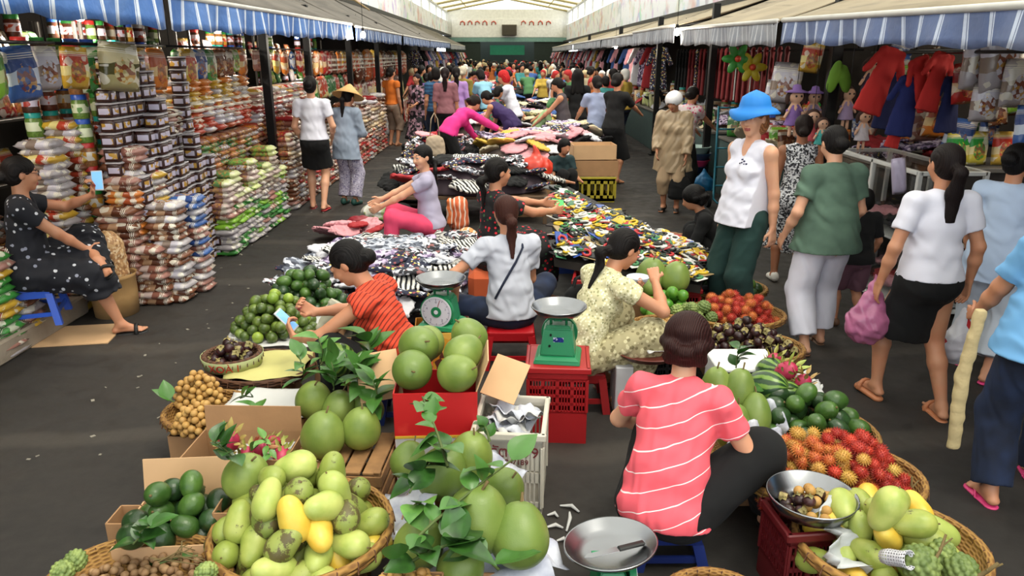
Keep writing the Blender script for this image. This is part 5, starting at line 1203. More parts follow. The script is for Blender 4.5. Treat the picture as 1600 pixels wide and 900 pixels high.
# red crate + scale with its back to us
c=at_z(872,690,0); plastic_crate('red slotted crate carrying the green scale',(c.x+.0,c.y+.14,0),(.31,.30,.44),'#ab1a1f',R(-4),rows=4,cols=4,bot=.42,topopen=False)
scale('green spring scale on the red crate, dial turned away',(c.x+.0,c.y+.13,.44),R(172),.92)
# scale 1
c=at_z(690,512,.36); carton('yellow printed carton under the dial scale',(c.x,c.y+.05,0),(.34,.3,.36),R(5),mosaic('carton_yellow','#d79a2c #c9801f #e0b04a #5a2418'.split(),16),(0,0,0,0)); scale('green spring scale with its round dial facing the camera',(c.x,c.y+.05,.36),R(-14),.98,False)
# pan with knife at the bottom
c=at_z(956,872,.22); o=scale('green spring scale under the large steel pan with the knife',(c.x,c.y+.02,0),R(90),.85,False,pr=.205,ptilt=(-6,4))
k=thing('kitchen_knife','black-handled knife lying in the large steel pan','knife',(c.x+.03,c.y-.0,.262),R(20)); obj_box('handle',M('knife_black','#141414',.45),[((.045,0,0),(.11,.024,.016))],k,.006); bm=bmesh.new(); vs=[bm.verts.new(p) for p in ((-.01,-.014,0),(-.01,.014,0),(-.13,.012,0),(-.15,-.004,0),(-.12,-.014,0))]; f=bm.faces.new(vs); r_=bmesh.ops.extrude_face_region(bm,geom=[f]); bmesh.ops.translate(bm,vec=(0,0,.002),verts=[v for v in r_['geom'] if isinstance(v,bmesh.types.BMVert)]); link('blade',bm_mesh('blade',bm),STEEL,k)
bm=bmesh.new()
for (a,b) in (((875,790),(905,800)),((890,800),(885,830)),((850,825),(880,825)),((870,845),(885,848)),((855,805),(872,808))):
    A,B=at_z(*a,.006),at_z(*b,.006); tube(bm,[A,(A+B)/2+Vector((.01,.01,.01)),B],[.004,.01,.005],5)
tag(link('peelings',bm_mesh('peel',bm,True),PAPW),'torn pale peelings on the ground beside the steel pan','litter',kind='stuff')
v=Vol((-.09,-.09,-.01),(.09,.09,.1),.006); v.cone((0,0,.02),(0,0,.07),.06,.03,.02); v.wrinkle(.01,.05,5); q=at_z(1000,893,.2); tag(link('plastic_bag',v.mesh('pbag',1),M('bag_yellow','#a9a55a',.3),loc=(q.x,q.y,.0)),'crumpled yellow-green plastic bag at the foot of the steel pan','bag')
q=at_z(1115,905,.2); basket('wicker basket cut off by the bottom edge under the coral-topped woman',(q.x+.0,q.y-.08,.0),.2,.14)
# ---------------------------------------------------------------- fruit stall, right of the coral-topped woman
def stand_for(c,s,lab,mat_=None): carton(lab,(c.x,c.y,0),s,0,mat_ or CARD,(0,0,0,0))
# mango basket at the right
c=at_z(1388,855,.26); wood_crate('low wooden crate under the right mango basket',(c.x,c.y,0),(.4,.36,.16))
basket('wicker basket of mangoes and custard apples at the front right',(c.x,c.y,.16),.33,.12,sy=.9)
pts=heap(c.x-.03,c.y+.02,.18,.26,.22,.25,.046,60,43,sq=.95,power=2.2)
MR={0:'green mango in the right front basket',1:'small yellow mango in the right front basket',2:'pale mango in the right front basket'}
spread_fruit(K_MAN,pts,MR,'mangoes in the right front basket',[MG[0],MG[1],MG[3]],(.8,1.08),seed=15,weights=[.42,.36,.22])
K_MAN.put(at_z(1385,795,.50),(.1,.2,.4),1.08,'largest mango standing on top of the right front basket',mat=MG[3]); K_MAN.put(at_z(1425,818,.44),(1.2,.6,.9),1.02,'big green mango just right of the largest one',mat=MG[0])
for i,(px,py,z,s_) in enumerate(((1437,880,.38,1.35),(1500,890,.34,1.25),(1468,862,.36,1.1))): K_CUS.put(at_z(px,py,z),(.3,.2*i,i),s_,['bumpy green custard apple at the front of the right basket','pale bumpy custard apple at the right rim by the stick','custard apple behind the two bumpy ones in the right basket'][i])
for i,(a,b,r_) in enumerate((((1455,885,.4),(1478,835,.48),.006),((1520,905,.34),(1560,880,.42),.008),((1418,790,.2),(1425,745,.34),.006))):
    A,B=at_z(*a),at_z(*b); bm=bmesh.new(); tube(bm,[A,A.lerp(B,.5)+Vector((.006,0,0)),B],[r_,r_*.85,r_*.7],7); tube(bm,[A.lerp(B,.55),A.lerp(B,.8)+Vector((.03,0,.01))],[r_*.6,r_*.4],5)
    tag(link('stick',bm_mesh('stick',bm,True),STEM),['fruit stalk standing up among the custard apples','thick pale stalk poking out past the right basket rim','forked twig between the rambutans and the right mango basket'][i],'stick')
def lace_sleeve(lab,c,rot,r_=.035,L=.11):
    t=NT('foam_net'); x,y,z=t.xyz(); a=t.math('MULTIPLY',t.math('ARCTAN2',y,x),8); g=t.math('MULTIPLY',t.math('SINE',t.math('ADD',a,t.math('MULTIPLY',z,330))),t.math('SINE',t.math('SUBTRACT',a,t.math('MULTIPLY',z,330))))
    t.set(t.b.inputs['Alpha'],t.math('GREATER_THAN',t.math('SUBTRACT',.35,g),0)); m=t.done(lin('#c9c9cf'),.8)
    bm=bmesh.new(); lathe(bm,[(r_*.8,-L/2),(r_,-L/4),(r_*.95,L/4),(r_*1.15,L/2)],28); o=link('foam_sleeve',bm_mesh('sleeve',bm,True),m,loc=tuple(c),rot=rot); md=o.modifiers.new('t','SOLIDIFY'); md.thickness=.003; tag(o,lab,'foam net')
lace_sleeve('white foam net sleeve lying on the mangoes of the right basket',at_z(1400,872,.40),(1.1,.3,.4),.028,.1)
q=at_z(1322,845,.30); paper('plastic_liner','crumpled clear-white plastic lining the left of the right mango basket',tuple(q),(.2,.26),M('milky_film','#b9bdbd',.3),.3,.03,33,cat='plastic',tilt=(30,50))
# rambutans
c=at_z(1300,738,.30); basket('wide wicker basket heaped with red and orange rambutans',(c.x,c.y,.14),.37,.15,sy=.8); stand_for(c,(.4,.35,.14),'carton under the big rambutan basket')
pts=heap(c.x,c.y,.18,.34,.26,.33,.027,300,17,sq=.96,power=2.0); RL={0:'red rambutan in the big basket by the seller in coral',1:'orange rambutan in the big basket by the seller in coral',2:'yellowish rambutan in the big basket by the seller in coral'}
r_=np.random.RandomState(3)
for p in pts:
    w=(p[0]-c.x)/.33; k=r_.choice(3,p=[.55,.33,.12] if w>0 else [.2,.4,.4]); K_RAM.put(p,rrot(r_),r_.uniform(1.0,1.2),RL[k],RL[k].split()[0]+' rambutans in the big basket',mat=RAM[k])
# bowl of mixed fruit on the lap side
c=at_z(1268,778,.40); o=thing('steel_bowl','steel bowl of langsats and mangosteens in front of the rambutans','bowl',(c.x-.0,c.y,.335)); pan(o,(0,0,0),.165,.085); plastic_crate('dark red crate under the steel bowl',(c.x,c.y,0),(.25,.22,.33),'#5a1216',.1,rows=3,cols=3)
pts=heap(c.x,c.y,.35,.105,.1,.06,.021,34,19,sq=.98); r_=np.random.RandomState(5)
for p in pts:
    if r_.rand()<.35: K_MST.put(p,(r_.uniform(-1,1),r_.uniform(-1,1),0),.75,'small mangosteen in the steel bowl','mangosteens in the steel bowl')
    else: K_LON.put(p,rrot(r_),1.4,'pale langsat in the steel bowl','langsats in the steel bowl',mat=LON)
# avocados right
c=at_z(1258,655,.30); basket('flat wicker tray heaped with green avocados by the white-trousered walker',(c.x,c.y,.16),.34,.08,sy=.95); stand_for(c,(.42,.4,.16),'carton under the right avocado tray')
pts=heap(c.x,c.y,.18,.29,.27,.24,.046,70,23,sq=.96,power=1.9); spread_fruit(K_AVO,pts,'green avocado in the right-hand tray','avocados in the right-hand tray',[AVO2,AVO],(.98,1.12),seed=16)
# upright pomelos
c=at_z(1150,690,.25); basket('wicker tray of tall pomelos wrapped with newspaper behind the coral-topped woman',(c.x+.02,c.y,.2),.24,.06); stand_for(c,(.32,.3,.2),'carton under the tall pomelos')
for i,(px,py,z,s_,rr) in enumerate(((1120,610,.42,1.1,(.1,-.1,0)),(1152,615,.42,1.12,(.1,.1,1)),(1180,650,.36,.98,(.3,.4,2)),(1145,668,.33,1.0,(.2,-.2,3)))):
    K_POM.put(at_z(px,py,z),rr,(s_*.86,s_*.86,s_*1.15),['tall pomelo just behind the hair of the seated woman','tall pomelo with a leaf on its stalk','leaning pomelo next to the newspaper wrap','low front pomelo at the tray edge'][i])
sprig('leaf_sprig',[(0,0,0),(.0,0,.06),(.01,0,.12)],6,.08,.035,301,None,tuple(at_z(1150,575,.48)),'leaf sprig on top of the tall pomelos',LEAF); sprig('leaf_sprig',[(0,0,0),(-.01,0,-.05),(.01,0,-.1)],3,.09,.036,302,None,tuple(at_z(1172,600,.44)),'dark leaf hanging beside the tall pomelos',LEAF)
for k,(px,py) in enumerate(((1190,660),(1175,690))): paper('newspaper',['blue-grey newspaper crumpled beside the tall pomelos','newspaper edge under the tall pomelos'][k],tuple(at_z(px,py,.31)),(.2,.2),PAP,k,.025,70+k,tilt=(20,-25))
# foam box, melon, dragon fruit
c=at_z(1165,590,.28); o=thing('foam_box','white styrofoam box between the mangosteens and the tall pomelos','box',(c.x,c.y+.05,0)); obj_box('walls',M('styrofoam','#d9dad9',.7,bump=.1,bsc=200),[((0,-.15,.17),(.34,.03,.34)),((0,.15,.17),(.34,.03,.34)),((-.16,0,.17),(.03,.3,.34)),((.16,0,.17),(.03,.3,.34)),((0,0,.02),(.3,.28,.03))],o,.006); obj_box('lid',M('styrofoam','#d9dad9',.7),[((0,.03,.35),(.36,.3,.02))],o,.005)
c=at_z(1225,605,.30); stand_for(c,(.4,.3,.28),'carton under the watermelons and dragon fruit')
for i,(px,py,z,s_,rr) in enumerate(((1198,605,.38,.95,(1.3,.3,.8)),(1222,618,.34,.85,(1.3,-.4,1.5)),(1205,580,.36,.8,(1.2,.5,.2)))): K_MEL.put(at_z(px,py,z),rr,s_,['striped watermelon at the front of the dragon fruit group','small dark watermelon against the avocado tray','watermelon behind the striped one'][i])
for i,(px,py,z,s_,rr) in enumerate(((1228,580,.42,1.1,(.6,.7,.2)),(1254,600,.38,.95,(.2,.2,1)),(1208,565,.40,.9,(.3,-.3,2)))): K_DRG.put(at_z(px,py,z),rr,s_,['pink dragon fruit lying on the watermelons','pink dragon fruit standing at the right end','dragon fruit with long green scales at the back'][i])
q=at_z(1272,598,.36); paper('white_paper','white paper wrap at the right end of the dragon fruit',(q.x,q.y,.34),(.14,.2),PAPW,.3,.02,35,tilt=(10,30))
# mangosteens
c=at_z(1165,535,.26); basket('wicker tray of dark mangosteens below the smaller rambutans',(c.x,c.y,.16),.36,.07,sy=.75); stand_for(c,(.45,.35,.16),'carton under the mangosteen tray')
pts=heap(c.x,c.y,.18,.31,.2,.2,.032,110,29,sq=.97,power=1.8)
for p in pts: K_MST.put(p,(r_.uniform(-1.2,1.2),r_.uniform(-1.2,1.2),r_.uniform(0,6)),r_.uniform(.95,1.1),'dark mangosteen in the tray below the smaller rambutan heap','mangosteens in the right-hand tray')
# rambutans far
c=at_z(1148,488,.28); basket('wicker basket of red rambutans by the dark teal trousers',(c.x,c.y,.18),.34,.09,sy=.8); stand_for(c,(.4,.35,.18),'carton under the smaller rambutan basket')
pts=heap(c.x,c.y,.2,.29,.22,.28,.029,130,31,sq=.97,power=1.7)
for p in pts:
    k=r_.choice(2,p=[.6,.4]); K_RAM.put(p,rrot(r_),r_.uniform(1.1,1.3),['red','orange'][k]+' rambutan in the smaller far heap',['red','orange'][k]+' rambutans of the far heap',mat=RAM[k])
# far avocados
c=at_z(1130,442,.26); basket('wicker tray of avocados at the foot of the colourful packet slope',(c.x,c.y,.16),.34,.06,sy=.8); stand_for(c,(.4,.35,.16),'carton under the far avocado tray')
pts=heap(c.x,c.y,.17,.3,.22,.19,.045,46,37,sq=.97,power=1.8); spread_fruit(K_AVO,pts,'dark green avocado in the far tray next to the packets','avocados in the far tray',[AVO,AVO2],(.95,1.1),seed=18)
# pomelos and green oranges by the eating woman
c=at_z(1040,480,.3); stand_for(c,(.5,.45,.24),'carton under the green oranges by the eating woman')
for i,(px,py,s_) in enumerate(((1018,430,1.3),(1055,434,1.2),(1015,447,.7))): K_POM.put(at_z(px,py,.48 if i<2 else .44),(.2,.1*i,i),s_,['round pomelo right of the eating woman\'s face','round pomelo at the right of the pair by the packets','small pomelo in front of the round pair'][i])
pts=heap(c.x,c.y-.02,.245,.2,.15,.16,.042,26,41,sq=.97); spread_fruit(K_LIM,pts,'bright green orange heaped beside the eating woman','green oranges by the eating woman',[fruit_mat('orange_bright','#3f7a22','#74a53a','#4b8a2a',.35,None,18,bump=.2,bsc=300)],(1.2,1.3),seed=19)
c=at_z(1078,492,.3); stand_for(c,(.36,.3,.24),'carton under the custard apples by the eating woman')
pts=heap(c.x,c.y,.245,.17,.12,.1,.044,12,42,sq=.97); spread_fruit(K_CUS,pts,'green custard apple in the group behind the langsat tray','custard apples behind the langsat tray',None,(.9,1.1),seed=20)
# langsat tray and lower brown tray
c=at_z(1045,512,.36); plastic_crate('black slotted crate under the langsat tray',(c.x-.04,c.y-.02,0),(.34,.3,.3),'#15161a',.05,rows=3,cols=4)
basket('round wicker tray of langsats in front of the eating woman',(c.x,c.y,.31),.25,.05,sy=.85); pts=heap(c.x,c.y,.325,.2,.16,.05,.02,80,45)
for p in pts: K_LON.put(p,rrot(r_),1.35,'small tan langsat in the round tray','langsats in the round tray',mat=LON2 if r_.rand()<.0 else LON)
sprig('leaf_sprig',[(0,0,0),(0,-.04,.02),(0,-.1,.02)],8,.1,.022,330,None,tuple(at_z(1010,520,.40)),'long green leaves laid across the langsat tray',LEAF)
c=at_z(1015,535,.38); bm=bmesh.new(); lathe(bm,[(0,0),(.17,0),(.21,.035),(.2,.038),(.165,.01),(0,.01)],36); q=thing('eating_tray','dark red lacquered tray with paper before the eating woman','tray',(c.x-.02,c.y-.06,.335)); link('dish',bm_mesh('dish',bm,True,40),M('lacquer','#5b231c',.4),q)
obj_box('white_panel',M('carton_white','#c3c3c6',.8),[((0,0,.15),(.1,.22,.3))],thing('white_carton','narrow white carton beside the black crate','box',(c.x-.17,c.y-.08,0)),.004)
paper('napkin','white napkin on the lacquered tray',(c.x+.03,c.y-.12,.385),(.16,.07),PAPW,.3,.004,77); paper('plastic_wrap','white plastic wrap with chopsticks on the left of the lacquered tray',(c.x-.12,c.y-.0,.40),(.12,.14),PAPW,.3,.02,78,tilt=(20,10))
# bowl in the eating woman's hand, bag under her
o=thing('eating_bowl','pale bowl held by the eating woman','bowl',tuple(onbody(O4,J4['lw'])+Vector((.07,.02,.06)))); bm=bmesh.new(); lathe(bm,[(.025,-.035),(.05,-.02),(.072,.02),(.07,.022),(.045,-.012),(0,-.02)],24); link('bowl_wall',bm_mesh('bw',bm,True),M('porcelain','#c9d2e2',.3),o)
q=at_z(905,475,.5); bag('shoulder_bag','black shoulder bag at the waist of the eating woman',(q.x,q.y-.02,.42),(.2,.12,.22),C_BLACK,.3,.05)
# ---------------------------------------------------------------- goods in the middle of the market
r_=np.random.RandomState(77)
# slope of colourful hair-tie packets on two red crates
q0=at_z(868,372,.55); q1=at_z(1050,405,.50); q2=at_z(1128,420,.42); q3=at_z(880,290,.80)
def slab(verts,thick,name,mat_,lab,cat):
    bm=bmesh.new(); vs=[bm.verts.new(v) for v in verts]; lo=[bm.verts.new((v[0],v[1],v[2]-thick)) for v in verts]; n=len(vs)
    bm.faces.new(vs); bm.faces.new(lo[::-1])
    for i in range(n): bm.faces.new((vs[i],lo[i],lo[(i+1)%n],vs[(i+1)%n]))
    bmesh.ops.recalc_face_normals(bm,faces=bm.faces[:]); return tag(link(name,bm_mesh(name,bm),mat_),lab,cat)
A=Vector((.36,5.5,.50)); B=Vector((1.40,5.12,.40)); C_=Vector((1.62,5.75,.42)); D=Vector((.62,7.5,.72)); E_=Vector((.42,7.2,.72))
slab([A,B,C_,D,E_],.06,'display_board',M('board_dark','#2a2622',.8),'sloped board carrying the colourful hair accessory packets','board')
for i,(px,lab) in enumerate(((915,'left'),(1000,'right'))):
    c=at_z(px,418,.1); plastic_crate('red crate at the %s front of the packet slope'%lab,(c.x,5.42-.02*i,0),(.42,.36,.40-.05*i),'#9c1b20',-.15,rows=3,cols=4)
plastic_crate('blue crate propping the back of the packet slope',(.62,7.0,0),(.3,.4,.62),'#24418c',0); plastic_crate('grey crate propping the right of the packet slope',(1.35,5.7,0),(.5,.5,.3),'#5b5c60',0)
bm=bmesh.new(); bx(bm,(0,0,0),(.085,.135,.008),.003); pk=bm_mesh('packet_card',bm)
bm=bmesh.new(); tube(bm,[(.024*math.cos(a),-.015+.03*math.sin(a),.012) for a in np.linspace(0,2*PI,11)[:-1]],.009,6,closed=True); hk=bm_mesh('hair_tie',bm,True)
PKC=[(n,M('packet_'+n,c,.35)) for n,c in (('black','#17171a'),('white','#d2d2cc'),('yellow','#c9a424'),('red','#a6282a'),('green','#2c6b45'),('blue','#274a9a'),('tan','#a08a62'),('olive','#55552f'))]
HTC=[(n,M('tie_'+n,c,.5)) for n,c in (('black','#0f0f10'),('yellow','#d9b52c'),('red','#b82c30'),('white','#d8d6d0'),('green','#3c7d4c'),('dark green','#1e3527'))]
K_PKT=Kit('hair_tie_packet','packet',pk,PKC[0][1],[('hair_tie',hk,HTC[0][1])])
def on_slope(u,w):
    p=A.lerp(B,u); q=E_.lerp(C_,u) if u>.25 else E_.lerp(D,u*1.6); return p.lerp(q,w)
n=0
for i in range(30):
    for j in range(17):
        u=(i+.5+r_.uniform(-.3,.3))/30; w=(j+.5+r_.uniform(-.3,.3))/17
        if u>.6 and w*17>16.5: continue
        if n>=460: break
        if r_.rand()<.1: continue
        p=A.lerp(B,u).lerp((E_*(1-u)+C_*u),w)+Vector((0,0,.012+.05*math.sin(u*9+w*4)**2+.07*math.sin(PI*w)+r_.uniform(0,.02)))
        a=r_.choice(len(PKC),p=[.3,.2,.14,.08,.08,.06,.08,.06]); b=r_.choice(len(HTC),p=[.3,.2,.12,.2,.1,.08]); n+=1
        lab='%s card with a %s hair tie on the packet slope'%(PKC[a][0],HTC[b][0])
        if n<=460: K_PKT.put(p,(r_.uniform(-.3,.5),r_.uniform(-.4,.3),.6+r_.uniform(-.5,.5)),r_.uniform(.95,1.25),lab,PKC[a][0]+' cards with '+HTC[b][0]+' ties',mat=PKC[a][1],pm={'hair_tie':HTC[b][1]})
q=at_z(873,322,.75); bm=bmesh.new(); bx(bm,(0,0,0),(.11,.15,.012),.004); tag(link('green_card',bm_mesh('gc',bm),M('lime_card','#4fd06a',.5),loc=tuple(q),rot=(.7,.2,.3)),'bright green card at the back left of the packet slope','card')
# clothes piles: crumpled garments as folded cloth lumps
def garment_mesh(seed,w=.36,d=.26,h_=.032,res=.01):
    rg=np.random.RandomState(seed); v=Vol((-w*.75,-d*.8,-h_*1.2),(w*.75,d*.8,h_*2),res)
    for k in range(5):
        x,y=rg.uniform(-.25,.25)*w,rg.uniform(-.25,.25)*d; v.ell((x,y,0),(w*rg.uniform(.3,.45),d*rg.uniform(.3,.45),h_*rg.uniform(.5,.9)),.02)
    a=rg.uniform(0,3.1); v.cone((-w*.4*math.cos(a),-d*.4*math.sin(a),h_*.4),(w*.4*math.cos(a),d*.4*math.sin(a),h_*.5),h_*.45,h_*.3,.02)
    v.wrinkle(.014,.07,seed,4); v.plane((0,0,-h_*.6),(0,0,-1)); return v.mesh('garment',1)
GM=[garment_mesh(k) for k in range(6)]
PRN=[('black and white print',mosaic('print_bw','#16161a #c9cad2 #2a2a32 #e1e1e6 #70737f #1a1a20 #8c5a5a'.split(),34,warp=.1)),('striped',stripes('print_stripe','#d6d3cc','#1a1a1e',0,26,.45,.05,(0,.6,0))),('navy floral',spots('print_navy','#23263c',['#c9ccd9','#8c4a50','#d9c36a'],30,.4)),('grey patterned',mosaic('print_grey','#9aa0ae #5b606e #d1d4dd #3c3f4b #b8bcc8 #6d7482'.split(),26,warp=.1)),
  ('pink',cloth('pile_pink','#d99aa2',.85)),('purple print',mosaic('print_purple','#5c4a6e #b9aac6 #2c2436 #8b7a9c #d6cadd'.split(),30)),('red',cloth('pile_red','#a82a30',.85)),('white',cloth('pile_white','#cdccd3',.85)),('olive camouflage',mosaic('print_olive','#4c5236 #7d7a50 #23251c #a59a6e'.split(),18)),('cream',cloth('pile_cream','#cfc2a2',.85)),('black',C_BLACK),('orange checked',stripes('print_orange','#cf6a34','#e8d9c8',0,16,.4,.0,(0,1,0))),('yellow',cloth('pile_yellow','#d2ad48',.85)),('blue',cloth('pile_blue','#3c5c98',.85))]
def pile(cx,cy,z0,rx,ry,hmax,n,where,idx,seed,sc=1.0,core=None,scz=1.0):
    rg=np.random.RandomState(seed)
    if core is not None:
        v=Vol((-rx*1.1,-ry*1.1,-.02),(rx*1.1,ry*1.1,hmax*1.1),.03); v.ell((0,0,0),(rx*.95,ry*.95,hmax*.93),0); v.wrinkle(.02,.3,seed); v.plane((0,0,0),(0,0,-1))
        tag(link('clothes_mound',v.mesh('mound',1),core,loc=(cx,cy,z0)),'heap of tangled clothes under the loose ones %s'%where,'clothes heap',kind='stuff')
    for i in range(n):
        a=i*2.39996; rho=math.sqrt((i+.5)/n); x=rho*math.cos(a); y=rho*math.sin(a); z=z0+hmax*math.sqrt(max(0,1-rho*rho*.96))-.01
        k=idx[rg.randint(len(idx))]; nm,m=PRN[k]; tl=rho*.9*math.atan2(hmax,rx)
        s_=sc*rg.uniform(.8,1.15); o=link('garment',GM[rg.randint(6)],C_BLACK,loc=(cx+rx*x,cy+ry*y,z),rot=(-tl*math.sin(a)*1.1,tl*math.cos(a)*1.1,rg.uniform(0,6.28)),scale=(s_,s_,s_*scz)); relink(o,m)
        tag(o,'%s garment crumpled in the pile %s'%(nm,where),'garment','%s garments %s'%(nm,where))
MOUND=cloth('mound_dark','#3a3a44',.9)
q=at_z(620,415,.25); pile(q.x-.1,q.y,.0,.85,.95,.42,90,'between the avocados and the far saleswomen',[0,0,0,1,2,3,3,5,7],1,1.05,MOUND)
q=at_z(535,425,.12); pile(q.x+.1,q.y-.1,.0,.5,.6,.22,26,'beside the green oranges',[3,3,0,7],2,1.1,cloth('mound_grey','#6f7484',.9))
q=at_z(545,360,.1); pile(q.x,q.y,.0,.3,.3,.18,7,'at the near aisle corner, pink and red',[4,4,6],3,1.2)
q=at_z(720,385,.25); pile(q.x,q.y,.0,.4,.45,.35,22,'beside the cherry dress woman',[1,1,0,11,3],4,1.0,MOUND)
# cut vegetables bag and slipper stack at the aisle
v=Vol((-.26,-.24,-.02),(.26,.24,.24),.012); v.ell((0,0,.05),(.22,.19,.15),0); v.wrinkle(.014,.09,4); v.plane((0,0,0),(0,0,-1)); q=at_z(590,328,.1)
o=thing('produce_bag','clear plastic bag of pale green fruit before the woman in pink trousers','bag',(q.x,q.y,0)); link('sack',v.mesh('sack',1),mosaic('veg_mix','#cfcfc2 #9fb06a #e0ded6 #b5c387 #d6c8c0'.split(),18,.3),o)
v=Vol((-.2,-.17,-.02),(.2,.17,.2),.01); v.ell((0,0,.06),(.16,.12,.08),0); v.wrinkle(.01,.07,9); q=at_z(562,345,.1); tag(link('red_bag',v.mesh('rb',1),M('red_bag','#8f1c2a',.5),loc=(q.x,q.y,0.02)),'dark red tote bag lying in front of the produce bag','bag')
v=Vol((-.16,-.14,-.02),(.16,.14,.22),.01); v.ell((0,0,.09),(.13,.11,.1),0); v.wrinkle(.006,.05,9); q=at_z(628,335,.15); tag(link('black_bag',v.mesh('bb',1),C_BLACK,loc=(q.x,q.y,.1)),'small black bag at the knees of the woman in pink trousers','bag')
# black purses stack along the left of the middle row
bm=bmesh.new(); bx(bm,(0,0,0),(.3,.16,.06),.02,seg=2); pr=bm_mesh('purse',bm,True); bm=bmesh.new(); tube(bm,[(.12,-.04,.03),(.08,-.07,.05),(-.08,-.07,.05),(-.12,-.04,.03)],.006,5); ph_=bm_mesh('purse_strap',bm,True)
K_PUR=Kit('purse','purse',pr,C_BLACK,[('strap',ph_,C_BLACK)]); PC=[('glossy black',M('patent_black','#0c0c0e',.2)),('brown',M('purse_brown','#3e261c',.4)),('matt black',C_BLACK),('grey',M('purse_grey','#5a5a62',.4)),('tan',M('purse_tan','#8d6a4a',.5))]
for k,(px,py,n_) in enumerate(((640,330,4),(655,325,5),(645,300,6),(672,295,6),(652,275,7),(690,285,7),(665,260,7),(700,262,7),(640,250,5),(725,250,6))):
    q=at_z(px,py,0)
    for j in range(n_):
        c_=r_.choice(5,p=[.4,.15,.25,.1,.1]); K_PUR.put((q.x+r_.uniform(-.03,.03),q.y+r_.uniform(-.03,.03),.035+j*.062),(r_.uniform(-.06,.06),0,r_.uniform(-.3,.3)),1.0,'%s purse in the low stacks behind the woman in pink trousers'%PC[c_][0],PC[c_][0]+' purses in the middle row',mat=PC[c_][1])
# orange net panels and bags
for k,(px,py,z,s_,c_,lab) in enumerate(((703,330,.3,(.07,.3,.6),'#d5703a','upright orange bag panel behind the woman in pink trousers'),(717,320,.35,(.2,.3,.5),'#c9623a','orange striped bag behind the lilac-topped woman'),(730,385,.2,(.22,.25,.4),'#cf8a50','orange and white plastic bag left of the cherry dress'))):
    q=at_z(px,py,z); v=Vol((-s_[0],-s_[1],-.02),(s_[0],s_[1],s_[2]*1.1),.014); v.cone((0,0,s_[2]*.3),(0,0,s_[2]*.7),s_[0]*.6,s_[0]*.5,.0,(0,1,0),1.3); v.wrinkle(.01,.1,k); v.plane((0,0,0),(0,0,-1)); tag(link('market_bag',v.mesh('mb',1),stripes('bag_stripe%d'%k,c_,'#dfc9b8',0,18,.3,.1),loc=(q.x,q.y,0)),lab,'bag')
# red plastic bag, checked bags, cartons, yellow crate further back
q=at_y(838,275,9.6); v=Vol((-.28,-.22,-.25),(.28,.22,.32),.014); v.ell((0,0,-.02),(.22,.16,.17),0); v.cone((0,0,.1),(-.03,0,.26),.08,.02,.04); v.wrinkle(.014,.1,6); tag(link('plastic_bag',v.mesh('rpb',1),M('bag_red','#d03c28',.35),loc=(q.x,9.6,.62)),'bright red plastic bag on a box behind the cherry dress woman','bag')
carton('carton under the bright red plastic bag',(q.x,9.6,0),(.5,.4,.42),0,CARD,(0,0,0,0))
q=at_z(905,275,0); o=plastic_crate('yellow slatted crate below the two printed cartons',(q.x,10.6,0),(.55,.4,.36),'#b3a22e',0,rows=1,cols=3,nh=2,bot=.15)
carton('lower printed carton on the yellow crate',(q.x,10.6,.37),(.62,.42,.22),0,CARD,(0,0,0,0)); text('XIANG',.09,M('ink_black','#2c241d',.7),None,(q.x,10.38,.48),(PI/2,0,0),.001,'carton_lettering') if False else None
carton('upper carton on the yellow crate',(q.x-.03,10.62,.6),(.6,.42,.2),.06,CARDL,(0,0,0,0))
CHK=stripes('checked_orange','#d0582c','#e6ddd6',0,11,.45,0,(0,1,0))
for k,(px,py,y) in enumerate(((833,240,12.2),(850,238,12.6),(822,232,13.0))):
    q=at_y(px,py,y); v=Vol((-.22,-.2,-.02),(.22,.2,.62),.016); v.cone((0,0,.2),(0,0,.45),.17,.16,0); v.wrinkle(.008,.1,k); v.plane((0,0,.58),(0,0,1)); v.plane((0,0,0),(0,0,-1)); tag(link('striped_sack',v.mesh('ss',1),CHK,loc=(q.x,y,.0)),['orange and white striped sack, nearest of three','orange and white striped sack right of the nearest','orange and white striped sack at the back left of three'][k],'sack')
# tables of clothes further back
TB=M('table_wood','#5b4632',.7)
def table(cx,cy,w,d,h_,lab):
    o=thing('stall_table',lab,'table',(cx,cy,0)); obj_box('tabletop',TB,[((0,0,h_-.02),(w,d,.04))],o)
    for sx in (-1,1):
        for sy in (-1,1): obj_box('leg',TB,[((sx*(w/2-.04),sy*(d/2-.04),(h_-.04)/2),(.05,.05,h_-.04))],o)
spots_=((-.45,9.6,1.9,1.3,.35,.40,40,[0,0,2,10,1,6],'behind the black purses'),(.3,11.6,1.5,1.5,.45,.45,40,[9,5,12,7,10,4],'before the woman in purple'),(-1.1,12.6,1.0,1.5,.35,.4,34,[0,2,6,10,4],'under the magenta jacket woman'),(1.0,12.2,1.1,1.6,.45,.5,34,[4,9,7,10,5,2],'next to the printed cartons'),
 (.2,15.2,2.4,1.8,.5,.45,54,[9,7,12,8,13,5,4],'on the table before the red-capped man'),(-.9,18.8,1.8,2.0,.5,.45,34,[12,8,6,13,9],'on the table past the lilac-shirted woman'),(1.2,19,1.8,2,.5,.45,34,[4,7,10,2,9],'on the table among the right shoppers'),(0,24,3,2.4,.5,.5,40,[4,7,13,6,9,10],'on the far middle table'),(0,31,3,3,.5,.5,36,[4,7,13,6,9,10],'on the furthest table'))
for k,(cx,cy,w,d,h_,hm,n_,idx,wh) in enumerate(spots_):
    if h_>.3: table(cx,cy,w,d,h_,'low wooden table holding the clothes %s'%wh)
    pile(cx,cy,h_,w*.55,d*.55,hm,n_,wh,idx,50+k,1.15 if cy<20 else 1.8,cloth('mound_mix%d'%(k%3),['#4d4048','#6b5f5a','#3e4450'][k%3],.9))
q=at_y(850,190,12.0); basket('shallow wicker tray under the yellow and maroon clothes before the purple-dressed woman',(q.x,12.0,.72),.42,.07,sy=.7)
